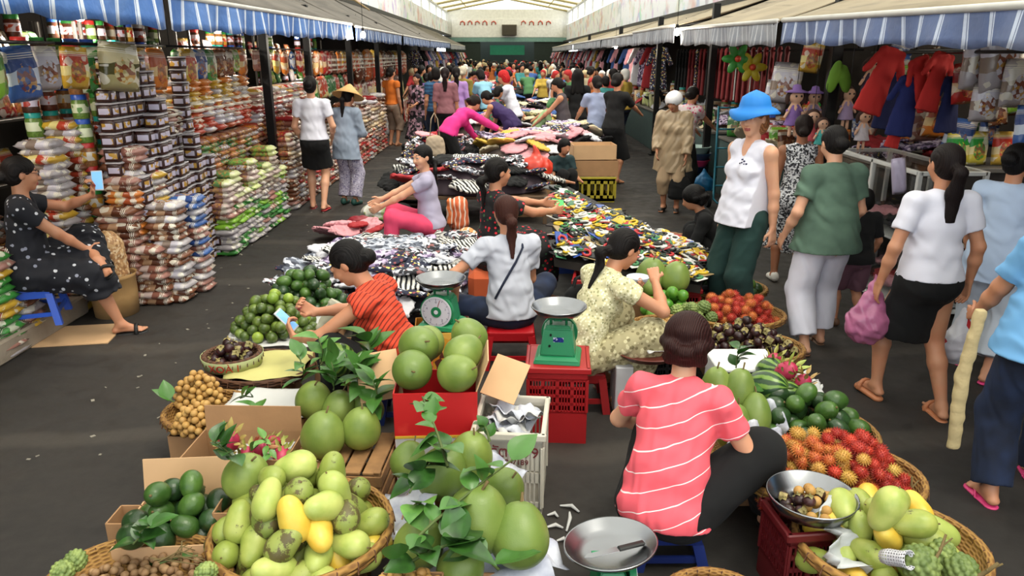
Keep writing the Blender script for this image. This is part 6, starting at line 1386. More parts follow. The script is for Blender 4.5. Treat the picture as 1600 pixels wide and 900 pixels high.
# ---------------------------------------------------------------- packaged goods of the left stalls
r_=np.random.RandomState(5)
def label_mat(name,base,lab,acc,z0=.3,z1=.75,rough=.35,edge='#2a1a12'):
    "a printed label band with colour patches on the pack"
    t=NT(name); g=t.xyz(t.co('Generated')); z=g[2]; m=t.math('MULTIPLY',t.math('GREATER_THAN',z,z0),t.math('LESS_THAN',z,z1)); m=t.math('MULTIPLY',m,t.math('SUBTRACT',1,t.math('MULTIPLY',t.math('LESS_THAN',t.math('ABSOLUTE',t.math('SUBTRACT',t.math('ABSOLUTE',t.math('SUBTRACT',g[0],.5)),.5)),.14),t.math('LESS_THAN',t.math('ABSOLUTE',t.math('SUBTRACT',t.math('ABSOLUTE',t.math('SUBTRACT',g[1],.5)),.5)),.14))))
    v=t.n('ShaderNodeTexVoronoi',{'Vector':t.n('ShaderNodeVectorMath',{0:t.co(),1:t.n('ShaderNodeObjectInfo').outputs['Random']},operation='ADD').outputs[0],'Scale':26.0}); rr=t.xyz(v.outputs[1])[0]
    ink=t.math('GREATER_THAN',rr,.72); lc=t.mix(ink,lin(lab),lin(acc)); bc=t.ramp(t.noise(70,3),[(.35,tuple(x*.55 for x in lin(base)[:3])),(.65,lin(base))])
    t.bump(t.noise(60,2),.25,.004); return t.done(t.mix(m,bc,lc),rough)
bm=bmesh.new(); bx(bm,(0,0,.05),(.125,.125,.1),.014,seg=2); JB=bm_mesh('jar_body',bm,True); bm=bmesh.new(); bx(bm,(0,0,.107),(.13,.13,.016),.007,seg=2); JL=bm_mesh('jar_lid',bm,True)
K_JAR=Kit('square_tub','tub',None,None,[('body',JB,label_mat('tub_prune','#3b1c15','#c4bed2','#b98f3a',.25,.72)),('lid',JL,M('lid_clear','#b7b2b6',.3))])
bm=bmesh.new(); lathe(bm,[(0,0),(.058,0),(.062,.01),(.062,.13),(.05,.15),(.05,.155),(0,.155)],18); TB_=bm_mesh('tub_body',bm,True,40); bm=bmesh.new(); lathe(bm,[(.057,.148),(.057,.182),(.053,.188),(0,.188)],18); TL=bm_mesh('tub_lid',bm,True,40)
LIDS=[('red',M('lid_red','#c0302c',.35)),('blue',M('lid_blue','#2c58b8',.35)),('teal',M('lid_teal','#1e9c92',.35)),('white',M('lid_white','#cfcfd2',.35)),('green',M('lid_green','#2f8a3c',.35))]
TUBM=[('nuts',label_mat('tub_nuts','#a06a38','#d9d2c4','#d09a30')),('dried fruit',label_mat('tub_fruit','#6b3320','#d6ccd8','#b84a30')),('green snacks',label_mat('tub_green','#6f8f3c','#d5dcb8','#5a8a30')),('yellow crisps',label_mat('tub_yellow','#c8952c','#e3d9b0','#c2402c')),('brown spice',label_mat('tub_brown','#4a2c1e','#cfc9dc','#a83a30'))]
K_TUB=Kit('round_tub','tub',None,None,[('body',TB_,TUBM[0][1]),('lid',TL,LIDS[0][1])])
def pillow(w,h_,t_,n=9,name='pillow'):
    bm=bmesh.new(); V={}
    for s in (-1,1):
        for i in range(n+1):
            for j in range(n+1):
                u,v=i/n*2-1,j/n*2-1; e=(1-u**4)*(1-v**4); e=max(0,e)**.5
                if e<1e-6 and s>0: V[(s,i,j)]=V[(-1,i,j)]; continue
                V[(s,i,j)]=bm.verts.new((u*w/2*(1-.04*v*v),s*t_/2*e*(1+.15*math.sin(9*u+5*v)),h_/2+v*h_/2*(1-.03*u*u)))
    for s in (-1,1):
        for i in range(n):
            for j in range(n):
                q=[V[(s,i,j)],V[(s,i+1,j)],V[(s,i+1,j+1)],V[(s,i,j+1)]]
                if s>0: q=q[::-1]
                try: bm.faces.new(q)
                except ValueError: pass
    return bm_mesh(name,bm,True)
BAGM=pillow(.2,.28,.08,name='snack_bag'); FLAT=pillow(.24,.3,.075,name='flat_pack')
def bag_mat(name,c1,c2,c3,rough=.3):
    t=NT(name); g=t.xyz(t.co('Generated')); oi=t.n('ShaderNodeObjectInfo').outputs['Random']; z=t.math('ADD',g[2],t.math('MULTIPLY',t.noise(9,2),.3))
    col=t.ramp(z,[(.0,lin(c1)),(.45,lin(c2)),(.72,lin(c3)),(1,lin(c1))],'CONSTANT'); v=t.n('ShaderNodeTexVoronoi',{'Vector':t.n('ShaderNodeVectorMath',{0:t.co(),1:oi},operation='ADD').outputs[0],'Scale':22.0}); col=t.mix(t.math('MULTIPLY',t.math('GREATER_THAN',t.xyz(v.outputs[1])[0],.78),.7),col,lin('#e8e2d0'))
    dx=t.math('SUBTRACT',g[0],.5); dz=t.math('SUBTRACT',g[2],.42); dd=t.math('ADD',t.math('MULTIPLY',dx,dx),t.math('MULTIPLY',dz,dz)); v2=t.n('ShaderNodeTexVoronoi',{'Vector':t.co(),'Scale':48.0}); pic=t.ramp(t.xyz(v2.outputs[1])[1],[(0,lin(c3)),(.3,lin(c1)),(.55,lin('#b9873a')),(.8,lin('#7a3a22'))],'CONSTANT')
    col=t.mix(t.math('MULTIPLY',t.math('LESS_THAN',dd,.075),.85),col,pic); w=t.math('MULTIPLY',t.math('GREATER_THAN',t.math('FRACT',t.math('MULTIPLY',g[2],24)),.55),t.math('MULTIPLY',t.math('GREATER_THAN',g[2],.78),t.math('LESS_THAN',g[2],.9))); col=t.mix(t.math('MULTIPLY',w,.8),col,lin('#f0ead8'))
    t.bump(t.noise(25,3),.5,.01); return t.done(col,rough)
BM_=[('green',bag_mat('bag_green','#3f8a3a','#d4d9a0','#2c6e38')),('yellow',bag_mat('bag_yel','#c9a033','#e4d48a','#b8432c')),('red',bag_mat('bag_redm','#b42c28','#e0c49a','#8f1f24')),('clear white',bag_mat('bag_clear','#aaa3a6','#8d7c70','#cbc6cf',.2)),('brown',bag_mat('bag_brown','#7a4c34','#b08a6a','#5c3424',.25)),('pink',bag_mat('bag_pinkish','#a8786c','#c9b3ac','#8c5a4c')),('lime',bag_mat('bag_lime','#86b83a','#d8e29a','#5c9a34')),('blue',bag_mat('bag_bluem','#3a5f9e','#c9d2e0','#2a4580')),('orange',bag_mat('bag_orangem','#cf7a30','#e6c890','#b0522a'))]
K_BAG=Kit('snack_bag','bag',BAGM,BM_[0][1]); K_FLT=Kit('flat_pack','pack',FLAT,BM_[3][1])
def jar_column(x,y,h_,where,rz=0,z0=0):
    z=z0
    while z<h_:
        K_JAR.put((x+r_.uniform(-.006,.006),y+r_.uniform(-.006,.006),z),(0,0,rz+r_.uniform(-.1,.1)),1.0,'white-labelled brown tub in the tall columns %s'%where,'brown tubs %s'%where); z+=.117
def tub_column(x,y,h_,where,z0=0,s=1.0):
    z=z0
    while z<h_:
        a=r_.randint(5); b=r_.randint(5); K_TUB.put((x,y,z),(0,0,r_.uniform(0,6)),s,'%s-lidded tub of %s stacked %s'%(LIDS[b][0],TUBM[a][0],where),'%s-lidded tubs of %s %s'%(LIDS[b][0],TUBM[a][0],where),pm={'body':TUBM[a][1],'lid':LIDS[b][1]}); z+=.189*s
def flat_stack(x,y,h_,where,ks,z0=0,s=1.0,rz=PI/2):
    z=z0+.03
    while z<h_:
        k=ks[r_.randint(len(ks))]; K_FLT.put((x+r_.uniform(-.015,.015)+.14*s,y+r_.uniform(-.015,.015),z),(PI/2,0,rz+r_.uniform(-.12,.12)),s,'%s packet lying in the stack %s'%(BM_[k][0],where),'%s packets %s'%(BM_[k][0],where),mat=BM_[k][1]); z+=.055*s
def bag_row(x,ys,z,where,ks,tilt=-.25,s=1.0):
    for y in ys:
        k=ks[r_.randint(len(ks))]; K_BAG.put((x+r_.uniform(-.02,.02),y,z),(tilt+r_.uniform(-.08,.08),r_.uniform(-.06,.06),PI/2+r_.uniform(-.2,.2)),s,'%s snack bag %s'%(BM_[k][0],where),'%s snack bags %s'%(BM_[k][0],where),mat=BM_[k][1])
# shelves behind
SH=M('shelf_metal','#4a4642',.5,.4)
def rack(y0,y1,x,lab,levels=(.5,1.0,1.5,1.95),d=.4,sx=-1,top=2.3):
    o=thing('shelf_rack',lab,'shelf',(sx*x,(y0+y1)/2,0)); L=y1-y0
    for z in levels: obj_box('shelf',SH,[((0,0,z-.012),(d,L,.024))],o,.003)
    for yy in (-L/2,L/2):
        for xx in (-d/2,d/2): obj_box('upright',SH,[((xx,yy,top/2),(.03,.03,top))],o,.003)
WH=[(3.9,5.6,'behind the woman in glasses'),(5.6,7.4,'behind the tall tub columns'),(7.4,9.6,'just before the first steel post'),(9.9,12.5,'behind the short black skirt'),(12.6,17,'further along the left row'),(17,24,'in the far left row')]
for y0,y1,w in WH[:5]: rack(y0+.05,y1-.05,4.25,'metal shelf rack at the left wall %s'%w)
for y0,y1,w in WH[:5]:
    st=.24 if y0<9 else .34 if y0<12 else .5
    for lv in (1.0,1.5,1.95):
        for y in np.arange(y0+.15,y1-.1,st*.62):
            k=r_.rand()
            if k<.45: tub_column(-4.2+r_.uniform(-.04,.04),y,lv+.22,'on the wall shelves '+w,lv,1.0)
            elif k<.9: bag_row(-4.16,[y],lv,'standing on the wall shelves '+w,[0,1,2,6,8,3,4],s=.95)
    # hanging bags along the front rail
    o=thing('hanging_rail','steel rail under the awning %s'%w,'rail',(-3.25,(y0+y1)/2,2.08)); bm=bmesh.new(); cyl(bm,(0,-(y1-y0)/2,0),(0,(y1-y0)/2,0),.012,n=8)
    for yy in (-(y1-y0)/2+.1,(y1-y0)/2-.1): cyl(bm,(0,yy,0),(0,yy,.75),.006,n=6)
    link('bar',bm_mesh('bar',bm,True),DK,o)
    if y0<12:
        for y in np.arange(y0+.2,y1,.27 if y0<9 else .4):
            k=[0,1,2,3,4,5,6,7,8][r_.randint(9)]; s_=r_.uniform(.9,1.35); K_BAG.put((-3.25,y,2.06-.28*s_),(0,r_.uniform(-.1,.1),PI/2+r_.uniform(-.5,.5)),s_,'%s bag hanging from the rail %s'%(BM_[k][0],w),'%s bags hanging %s'%(BM_[k][0],w),mat=BM_[k][1])
# big clear bag hanging near the front
K_BAG.put((-3.1,6.15,1.72),(0,.1,1.2),(1.9,1.6,1.35),'big clear bag of olive-green snacks hanging above the jar columns',mat=bag_mat('bag_olive','#a49a6a','#4f4c26','#c9bd92',.2))
# tiers in front, built from the aisle backwards
def tier(x,ys,hs,fn,*a,**k):
    for y,h_ in zip(ys,hs): fn(x+r_.uniform(-.02,.02),y,h_,*a,**k)
w=WH[0][2]; 
for x,h_ in ((-4.0,.95),(-3.85,.7)): tier(x,np.arange(4.3,5.1,.26),[h_]*4,flat_stack,w,[4,5,3,1,0])
bag_row(-3.95,np.arange(4.3,5.5,.2),1.0,'on the stacks '+w,[0,1,2,3,8]); bag_row(-4.0,np.arange(4.3,5.5,.2),1.3,'on the back stacks '+w,[0,1,2,3,6]); 
w='beside the crossed legs'
flat_stack(-3.5,5.98,.85,w,[4,4,5],s=1.15); flat_stack(-3.5,6.2,1.25,w,[4,3,5],s=1.1); flat_stack(-3.85,6.1,1.5,w,[3,1,4],s=1.0); flat_stack(-3.85,5.75,1.4,w,[3,1],s=1.0); flat_stack(-3.25,5.98,.5,w,[4,5],s=1.0)
# nut sacks by her foot
def sack(lab,c,r0,h_,content,paperm):
    o=thing('open_sack',lab,'sack',c); bm=bmesh.new(); lathe(bm,[(0,0),(r0*.95,0),(r0*1.05,h_*.25),(r0,h_*.48),(r0*1.06,h_*.5),(r0*1.0,h_*.42),(0,h_*.42)],28)
    for v_ in bm.verts: v_.co.x*=1+.04*math.sin(v_.co.z*60); v_.co.y*=1+.05*math.cos(v_.co.z*50)
    link('kraft_paper',bm_mesh('kraft',bm,True),paperm,o)
    v=Vol((-r0*1.3,-r0*1.3,h_*.3),(r0*1.3,r0*1.3,h_*1.15),.012); v.cone((0,0,h_*.5),(0,0,h_*.82),r0*.82,r0*.72,0); v.cone((0,0,h_*.9),(0,0,h_*.96),r0*.22,r0*.15,.03); v.wrinkle(.008,.07,3); link('filled_bag',v.mesh('fb',1),content,o); return o
NUT=mosaic('nuts_tan','#b88a5c #d0a878 #a0744c #dcc09a'.split(),60,.5); NUTD=mosaic('nuts_dark','#6a3a34 #8f5c50 #4a2420 #b08a80'.split(),60,.5)
q=at_z(178,495,0); sack('kraft paper sack of tan and dark nuts at the edge by the black slipper',(q.x-.02,q.y+.1,0),.17,.68,NUT,M('kraft','#b08a58',.8,bump=.3,bsc=20)); 
q=at_z(455,322,0); sack('kraft sack of dark dried goods beside the first steel post',(q.x-.05,q.y+.2,0),.2,.9,NUTD,M('kraft','#b08a58',.8))
w='at the corner of the left stall'; 
for i in range(2):
    for j in range(2): flat_stack(-3.1+i*.05-.3*j,6.05+.28*i,.85+.2*j,w,[[3,4,3],[4,8,5],[3,5,7],[3,4,1]][i*2+j],s=.95)
w=WH[1][2]
for i,y in enumerate(np.arange(6.1,7.5,.14)):
    jar_column(-3.03-.02*i%.05,y,(.95,1.1,1.35,1.5,1.6,1.15,1.0,.9,1.2,1.0)[i%10],w); jar_column(-3.2,y,(1.95,1.9,2.0,2.0,1.9,1.8,1.6,1.4,1.2,1.1)[i%10],w)
    if i%2==0: tub_column(-3.42,y,1.9,w,.0) if i<6 else flat_stack(-3.6,y,1.5,w,[3,5,4])
for y in np.arange(6.0,7.5,.24): tub_column(-3.75,y,1.95,w,1.0)
w=WH[2][2]
for i,y in enumerate(np.arange(7.55,9.6,.26)):
    flat_stack(-3.25,y,(.75,.85,.6,.9,.7,.8,.95,.65)[i%8],w,[0,3,6,3,5]); flat_stack(-3.55,y,1.15,w,[3,5,0,8]); 
    bag_row(-3.08,[y],.0,'leaning at the aisle edge '+w,[0,4,3,6],-.15,1.5); bag_row(-3.08,[y+.05],.38,'leaning on the stacks '+w,[0,3,6,7],-.2,1.2)
for y in np.arange(7.6,9.7,.2): tub_column(-3.75,y,1.75,w,1.2); jar_column(-2.98,y,.45 if y>8.6 else .12,w) if y>8.3 else None
for y in np.arange(7.6,9.7,.3): flat_stack(-3.62,y,1.75,w,[3,1,8],z0=1.2)
w=WH[3][2]
for i,y in enumerate(np.arange(9.95,12.6,.3)):
    flat_stack(-3.3,y,(1.0,1.2,.8,1.35)[i%4],w,[2,5,3,4],s=1.1); flat_stack(-3.7,y,1.6,w,[2,5,1,3],s=1.1); bag_row(-3.05,[y],0,'at the aisle edge '+w,[3,2,4,0],-.15,1.4); jar_column(-3.0,y+.12,.8,w)
w=WH[4][2]
for i,y in enumerate(np.arange(12.8,17,.38)):
    flat_stack(-3.3,y,(1.0,.8,1.2)[i%3],w,[5,3,4,2],s=1.35); bag_row(-3.0,[y],0,'at the aisle edge '+w,[3,5,4,1],-.1,1.7); bag_row(-3.5,[y],1.2,'on the stacks '+w,[1,8,3,0],-.1,1.5); bag_row(-3.3,[y],1.65,'hanging '+w,[1,8,2,4],0,1.5)
w=WH[5][2]
for i,y in enumerate(np.arange(17.3,25,.8)):
    bag_row(-3.1,[y],.0,'at the aisle edge '+w,[3,5,2],-.1,2.8); bag_row(-3.4,[y],.7,'on the stacks '+w,[1,5,2],-.1,2.8); bag_row(-3.3,[y],1.4,'hanging '+w,[1,8,2,4],0,2.6)
# hanging clothes in the far rows of both sides
def hung(x,y,z,k,lab,grp,s=1.0):
    o=link('hanging_garment',HG,C_BLACK,loc=(x,y,z),rot=(0,r_.uniform(-.08,.08),r_.uniform(-.5,.5)),scale=s); relink(o,PRN[k][1]); tag(o,lab,'garment',grp)
v=Vol((-.3,-.12,-.95),(.3,.12,.06),.018); v.cone((-.12,0,0),(.12,0,0),.05,.05,0); v.cone((0,0,-.05),(0,0,-.8),.12,.2,.05,(0,1,0),.35,cut=(0,1)); v.cone((-.12,0,-.02),(-.24,0,-.28),.055,.05,.03,(0,1,0),.6); v.cone((.12,0,-.02),(.24,0,-.28),.055,.05,.03,(0,1,0),.6); v.wrinkle(.012,.12,3,zs=.3); HG=v.mesh('hung_garment',1)
for i in range(34):
    y=26+i*.85; k=[4,13,6,7,10,2,12,5][r_.randint(8)]; hung(-3.1,y,2.1,k,'%s garment hanging in the far left row'%PRN[k][0],PRN[k][0]+' garments hung in the far left row')
# ---------------------------------------------------------------- stalls of the right row
r_=np.random.RandomState(15)
GLASS=NT('case_glass'); GLASS.b.inputs['Transmission Weight'].default_value=1.0; GLASS.b.inputs['IOR'].default_value=1.1; GLASS.b.inputs['Alpha'].default_value=.25; GLASS=GLASS.done(lin('#dfe8e8'),.05)
WF=M('white_frame','#d6d6d2',.4)
def glass_case(x,y0,y1,d,h_,lab):
    L=y1-y0; o=thing('display_case',lab,'display case',(x+d/2,(y0+y1)/2,0))
    for yy in (-L/2,0,L/2):
        for xx in (-d/2,d/2): obj_box('post',WF,[((xx,yy,h_/2),(.035,.035,h_))],o,.004)
    for z in (.08,h_):
        for xx in (-d/2,d/2): obj_box('rail',WF,[((xx,0,z-.016),(.035,L,.032))],o,.004)
        for yy in (-L/2,L/2): obj_box('rail',WF,[((0,yy,z-.016),(d,.035,.032))],o,.004)
    for z in (.1,h_*.5): obj_box('shelf',WF,[((0,0,z),(d-.02,L-.02,.015))],o,.003)
    obj_box('glass_pane',GLASS,[((-d/2,0,h_/2),(.006,L-.04,h_-.1))],o,0); obj_box('glass_pane',GLASS,[((0,-L/2,h_/2),(d-.04,.006,h_-.1))],o,0); obj_box('glass_top',GLASS,[((0,0,h_),(d-.04,L-.04,.006))],o,0); return o
glass_case(3.08,5.5,6.95,.5,1.17,'white-framed glass display case behind the boy and the long-haired woman')
GC=[('purple',C_PURP),('dark red',PRN[6][1]),('black',C_BLACK),('navy',PRN[2][1]),('pink',PRN[4][1])]
for z in (.14,.62):
    for y in np.arange(5.65,6.9,.2):
        k=r_.randint(5); o=link('folded_garment',GM[r_.randint(6)],C_BLACK,loc=(3.32+r_.uniform(-.05,.05),y,z+.05),rot=(0,0,r_.uniform(0,6)),scale=(1,1,1.6)); relink(o,GC[k][1]); tag(o,'%s folded goods inside the white-framed display case'%GC[k][0],'garment','%s goods in the display case'%GC[k][0])
# noodle bags on a counter facing us
CT=M('counter_dark','#2c2725',.7)
def counter(x,y,w,d,h_,lab,m=CT,rz=0):
    o=thing('counter',lab,'counter',(x,y,0),rz); obj_box('cabinet',m,[((0,0,(h_-.04)/2),(w-.04,d-.04,h_-.04))],o,.01); obj_box('worktop',M('worktop_steel','#6b6862',.5),[((0,0,h_-.02),(w,d,.04))],o,.006); return o
counter(4.35,6.35,1.45,.7,1.12,'dark counter carrying the noodle bags at the right edge')
NB=[('green and yellow',bag_mat('noodle_green','#d9c94a','#e8dc9a','#2c9a3c')),('red and yellow',bag_mat('noodle_red','#d9b14a','#e3cf9a','#cf3a28')),('red and orange',bag_mat('noodle_orange','#d99a3a','#e8d9a0','#d8402c'))]
for i,x in enumerate((3.76,3.92,4.14,4.34,4.53,4.72,4.9)): K_BAG.put((x-.05,6.12,1.13),(-.12,0,r_.uniform(-.1,.1)),(.95,1,.98),'%s noodle bag %s of the row on the dark counter'%(NB[0 if i<2 else 1 if i<4 else 2][0],['first','second','third','fourth','fifth','sixth','last'][i]),'noodle bags on the dark counter',mat=NB[0 if i<2 else 1 if i<4 else 2][1])
counter(4.3,4.9,1.3,1.6,.78,'low dark counter of small goods behind the pale blue blouse')
w='on the low counter behind the pale blue blouse'
for i in range(60):
    k=r_.choice([0,4,8,2,6]); K_BAG.put((r_.uniform(3.75,4.8),r_.uniform(4.2,5.6),.80+r_.uniform(0,.12)),(1.4+r_.uniform(-.3,.2),0,r_.uniform(0,6)),r_.uniform(.6,.9),'%s packet tossed %s'%(BM_[k][0],w),'%s packets %s'%(BM_[k][0],w),mat=BM_[k][1])
pile(4.2,7.6,1.0,.5,.5,.2,18,'on the counter behind the dolls',[10,2,5,6],91,1.0); counter(4.25,7.7,1.3,1.4,1.0,'dark counter behind the hanging dolls')
# rails
def rail(x,y0,y1,z,lab,along='y'):
    o=thing('hanging_rail',lab,'rail',(x,(y0+y1)/2,z)); L=(y1-y0)/2; bm=bmesh.new(); cyl(bm,(0,-L,0),(0,L,0),.012,n=8)
    for yy in (-L+.1,L-.1): cyl(bm,(0,yy,0),(0,yy,.62 if x>0 else .7),.006,n=6)
    link('bar',bm_mesh('bar',bm,True),DK,o); return o
rail(3.35,3.4,7.1,2.02,'steel rail of the toy stall under the nearest right awning'); rail(3.7,3.4,7.1,2.04,'rear steel rail of the toy stall'); rail(3.4,7.4,15,2.05,'long steel rail of the right row beyond the toy stall')
# rag dolls
def doll(lab,loc,dress,hairc,s=1.0,rz=0,hatc=None,group=None):
    o=thing('rag_doll',lab,'doll',loc,rz); o.scale=(s,)*3; sk=M('doll_skin','#d6a98c',.7)
    v=Vol((-.14,-.08,-.3),(.14,.08,.16),.006); v.ell((0,0,.05),(.06,.052,.06),0); v.cone((0,0,0),(0,0,-.1),.022,.04,.02)
    for sd in (-1,1): v.cone((sd*.03,0,-.02),(sd*.085,-.01,-.12),.014,.013,.01); v.cone((sd*.022,0,-.14),(sd*.026,0,-.27),.015,.015,.005)
    link('body',v.mesh('dollbody',1),sk,o); v=Vol((-.12,-.09,-.24),(.12,.09,.04),.006); v.cone((0,0,-.01),(0,0,-.19),.028,.082,.0,(0,1,0),.75,cut=(0,1)); v.cone((0,0,-.02),(.06,0,-.07),.022,.018,.01); v.cone((0,0,-.02),(-.06,0,-.07),.022,.018,.01); v.wrinkle(.004,.05,3); link('dress',v.mesh('dolldress',1),dress,o)
    v=Vol((-.1,-.1,-.06),(.1,.1,.14),.006); v.ell((0,.014,.062),(.066,.056,.062),0); v.ell((0,-.07,.03),(.055,.05,.05),.005,None,'sub')
    for sd in (-1,1): v.ell((sd*.068,.01,.03),(.02,.02,.05),.01)
    link('hair',v.mesh('dollhair',1),hairc,o)
    bm=bmesh.new()
    for sd in (-1,1): bmesh.ops.create_uvsphere(bm,u_segments=8,v_segments=6,radius=.009,matrix=Matrix.Translation((sd*.022,-.05,.052)))
    link('eye',bm_mesh('dolleye',bm,True),M('doll_eye','#15110f',.3),o)
    if hatc: bm=bmesh.new(); lathe(bm,[(0,.15),(.03,.14),(.04,.105),(.095,.085),(.09,.08),(0,.1)],20); link('hat',bm_mesh('dollhat',bm,True),hatc,o)
    bm=bmesh.new(); cyl(bm,(0,0,.1),(0,0,.5),.003,n=5); link('cord',bm_mesh('dc',bm),DK,o); return o
D1=cloth('doll_purple','#7d5c9c',.8); D2=cloth('doll_lilac','#9a86a8',.8); D3=cloth('doll_redstripe','#b84a50',.8); D4=cloth('doll_teal','#3c9a94',.8); BRH=cloth('doll_brown','#3c221a',.8)
for i,(px,py,y,dr,s,hc,lab) in enumerate(((1243,160,7.3,D1,1.15,D1,'purple-dressed rag doll with a floppy purple hat, leftmost of the pair'),(1272,160,7.35,D2,1.05,D1,'lilac-dressed rag doll beside the purple one'),(1325,155,7.2,D2,1.0,None,'small lilac doll under the green leaf plush'),(1270,190,7.1,D3,.95,None,'doll in red frills below the purple pair'),(1285,200,7.0,D4,.8,None,'doll in teal low under the purple pair'),(1350,190,6.9,cloth('doll_white','#b9b2b8',.8),.9,None,'pale doll with yellow trim over the display case'),(1362,110,6.9,cloth('doll_dark','#3a2c44',.8),1.0,None,'dark-dressed doll hanging by the red and navy clothes'))):
    q=at_y(px,py,y); doll(lab,(q.x,y,q.z),dr,BRH,s,r_.uniform(-.3,.3),hc)
q=at_y(1312,120,7.1); v=Vol((-.16,-.08,-.25),(.16,.08,.25),.01); v.ell((-.05,0,0),(.055,.04,.15),0,rotm(0,12,0)); v.ell((.05,0,-.02),(.055,.04,.13),.02,rotm(0,-14,0)); v.wrinkle(.004,.08,2); tag(link('leaf_plush',v.mesh('lp',1),cloth('plush_green','#6c9a2c',.8),loc=(q.x,7.1,q.z)),'lime green leaf-shaped plush hanging above the small lilac doll','toy')
# plain red and navy cloth hangings instead of any character
for i,(px,py,y,k,s,rz,lab) in enumerate(((1395,82,6.2,6,.62,.3,'red long-sleeved garment hanging slanted at the toy stall'),(1400,120,6.5,2,.55,.1,'navy garment hanging behind the slanted red one'),(1435,95,6.0,6,.5,-.4,'red garment in the middle of the toy stall rail'),(1425,125,6.05,13,.55,.1,'dark blue garment below the middle red one'),(1475,88,5.9,6,.52,.2,'red garment right of the dark blue one'),(1490,125,5.9,2,.5,.0,'navy garment at the right of the toy stall rail'),(1408,185,6.1,6,.3,.2,'small red garment low beside the dolls'))):
    q=at_y(px,py,y); m={2:cloth('deep_navy','#101a4a',.85),13:cloth('deep_blue','#14205c',.85),6:cloth('bright_red','#b8241f',.85)}[k]
    o=link('hanging_garment',HG,m,loc=(q.x,y,q.z),rot=(0,rz,r_.uniform(-.3,.3)),scale=s); relink(o,m); tag(o,lab,'garment')
for i,(px,py,y,s,lab) in enumerate(((1530,95,5.6,1.5,'silvery plastic-wrapped toy bag hanging at the right'),(1570,90,5.5,1.7,'second silvery plastic bag nearer the right edge'),(1590,130,5.4,1.2,'crinkled clear bag low at the right edge'),(1512,130,5.8,1.1,'clear bag with red and green toys left of the silvery ones'),(1225,130,8.0,1.5,'pale bag of toys hanging left of the purple doll'),(1210,150,8.2,1.2,'small pale bag under the dark blue sheet'),(1540,160,5.5,1.0,'grey bag under the silvery ones'),(1265,90,7.4,1.0,'yellow and white toy pack hanging under the valance'),(1410,275,5.3,(.5,.7,.95),'pale lavender plastic bag hanging beside the long-haired woman'))):
    q=at_y(px,py,y); K_BAG.put((q.x,y,q.z-.14*(s if isinstance(s,float) else .95)),(0,r_.uniform(-.2,.2),r_.uniform(-.4,.4)),s,lab,mat=[BM_[3][1],BM_[3][1],BM_[3][1],BM_[2][1],BM_[3][1],BM_[3][1],BM_[3][1],BM_[1][1],M('lavender_film','#b3a9c0',.3)][i])
for i in range(46):
    y=r_.uniform(3.6,8.2); x=r_.uniform(3.5,4.9); z=r_.uniform(1.35,1.95) if i%3 else r_.uniform(1.1,1.3); k=r_.choice([0,2,4,5,7,8,6]); K_BAG.put((x,y,z),(r_.uniform(-.2,.2),r_.uniform(-.3,.3),r_.uniform(-1,1)),r_.uniform(.7,1.3),'%s toy pack hanging in the dim toy stall'%BM_[k][0],'%s packs in the toy stall'%BM_[k][0],mat=BM_[k][1])
q=at_y(1222,85,7.5); 0 and tag(link('tarpaulin',garment_mesh(77,.5,.1,.5,.02),cloth('tarp_navy','#10203c',.8),loc=(q.x,7.6,q.z)),'dark blue sheet hanging under the left end of the nearest right awning','sheet')
# flower balloons, green and yellow
for i,(px,py,c1,lab) in enumerate(((1152,92,'#3f9a3c','green flower-shaped toy windmill under the second right awning'),(1175,105,'#c9b82c','yellow-green flower-shaped toy windmill right of the green one'))):
    q=at_y(px,py,9.6); o=thing('toy_windmill',lab,'toy',(q.x,9.6,q.z)); v=Vol((-.24,-.06,-.24),(.24,.06,.24),.012)
    for k in range(6): a=k*PI/3; v.ell((.11*math.cos(a),0,.11*math.sin(a)),(.085,.025,.05),.01,rotm(0,-math.degrees(a),0))
    link('petals',v.mesh('petals',1),M('wm'+c1,c1,.4),o); bm=bmesh.new(); bmesh.ops.create_uvsphere(bm,u_segments=12,v_segments=8,radius=.04,matrix=Matrix.Translation((0,-.03,0))); link('hub',bm_mesh('hub',bm,True),M('wm_hub','#d0472c',.4),o); bm=bmesh.new(); cyl(bm,(0,.02,0),(0,.02,-.5),.008,n=6); link('stick',bm_mesh('stk',bm),WF,o)
# hand cart with teal frame
q=at_z(1128,330,0); o=thing('hand_cart','teal tubular hand cart standing upright beside the blue hat woman','cart',(q.x+.1,q.y+.35,0),R(0)); TE=M('teal_paint','#1d6a7c',.4,.3); bm=bmesh.new()
for x in (-.16,.16): tube(bm,[(x,-.1,.12),(x,-.05,.7),(x,0,1.35)],.016,8)
for z in (.3,.55,.8,1.05,1.33): t_=(z-.12)/1.23; cyl(bm,(-.16,-.1+.1*t_,z),(.16,-.1+.1*t_,z),.012,n=8)
tube(bm,[(-.16,-.1,.12),(-.16,-.3,.1),(.16,-.3,.1),(.16,-.1,.12)],.014,8); link('frame',bm_mesh('frame',bm,True),TE,o)
for x in (-.22,.22):
    bm=bmesh.new(); cyl(bm,(x-.025,-.05,.11),(x+.025,-.05,.11),.11,n=28); wq=link('wheel',bm_mesh('wheel',bm,True,40),F_BLACK,o); bm=bmesh.new(); cyl(bm,(x-.028,-.05,.11),(x+.028,-.05,.11),.06,n=20); link('hubcap',bm_mesh('hc',bm,True,40),M('rust','#7d5138',.7),wq)
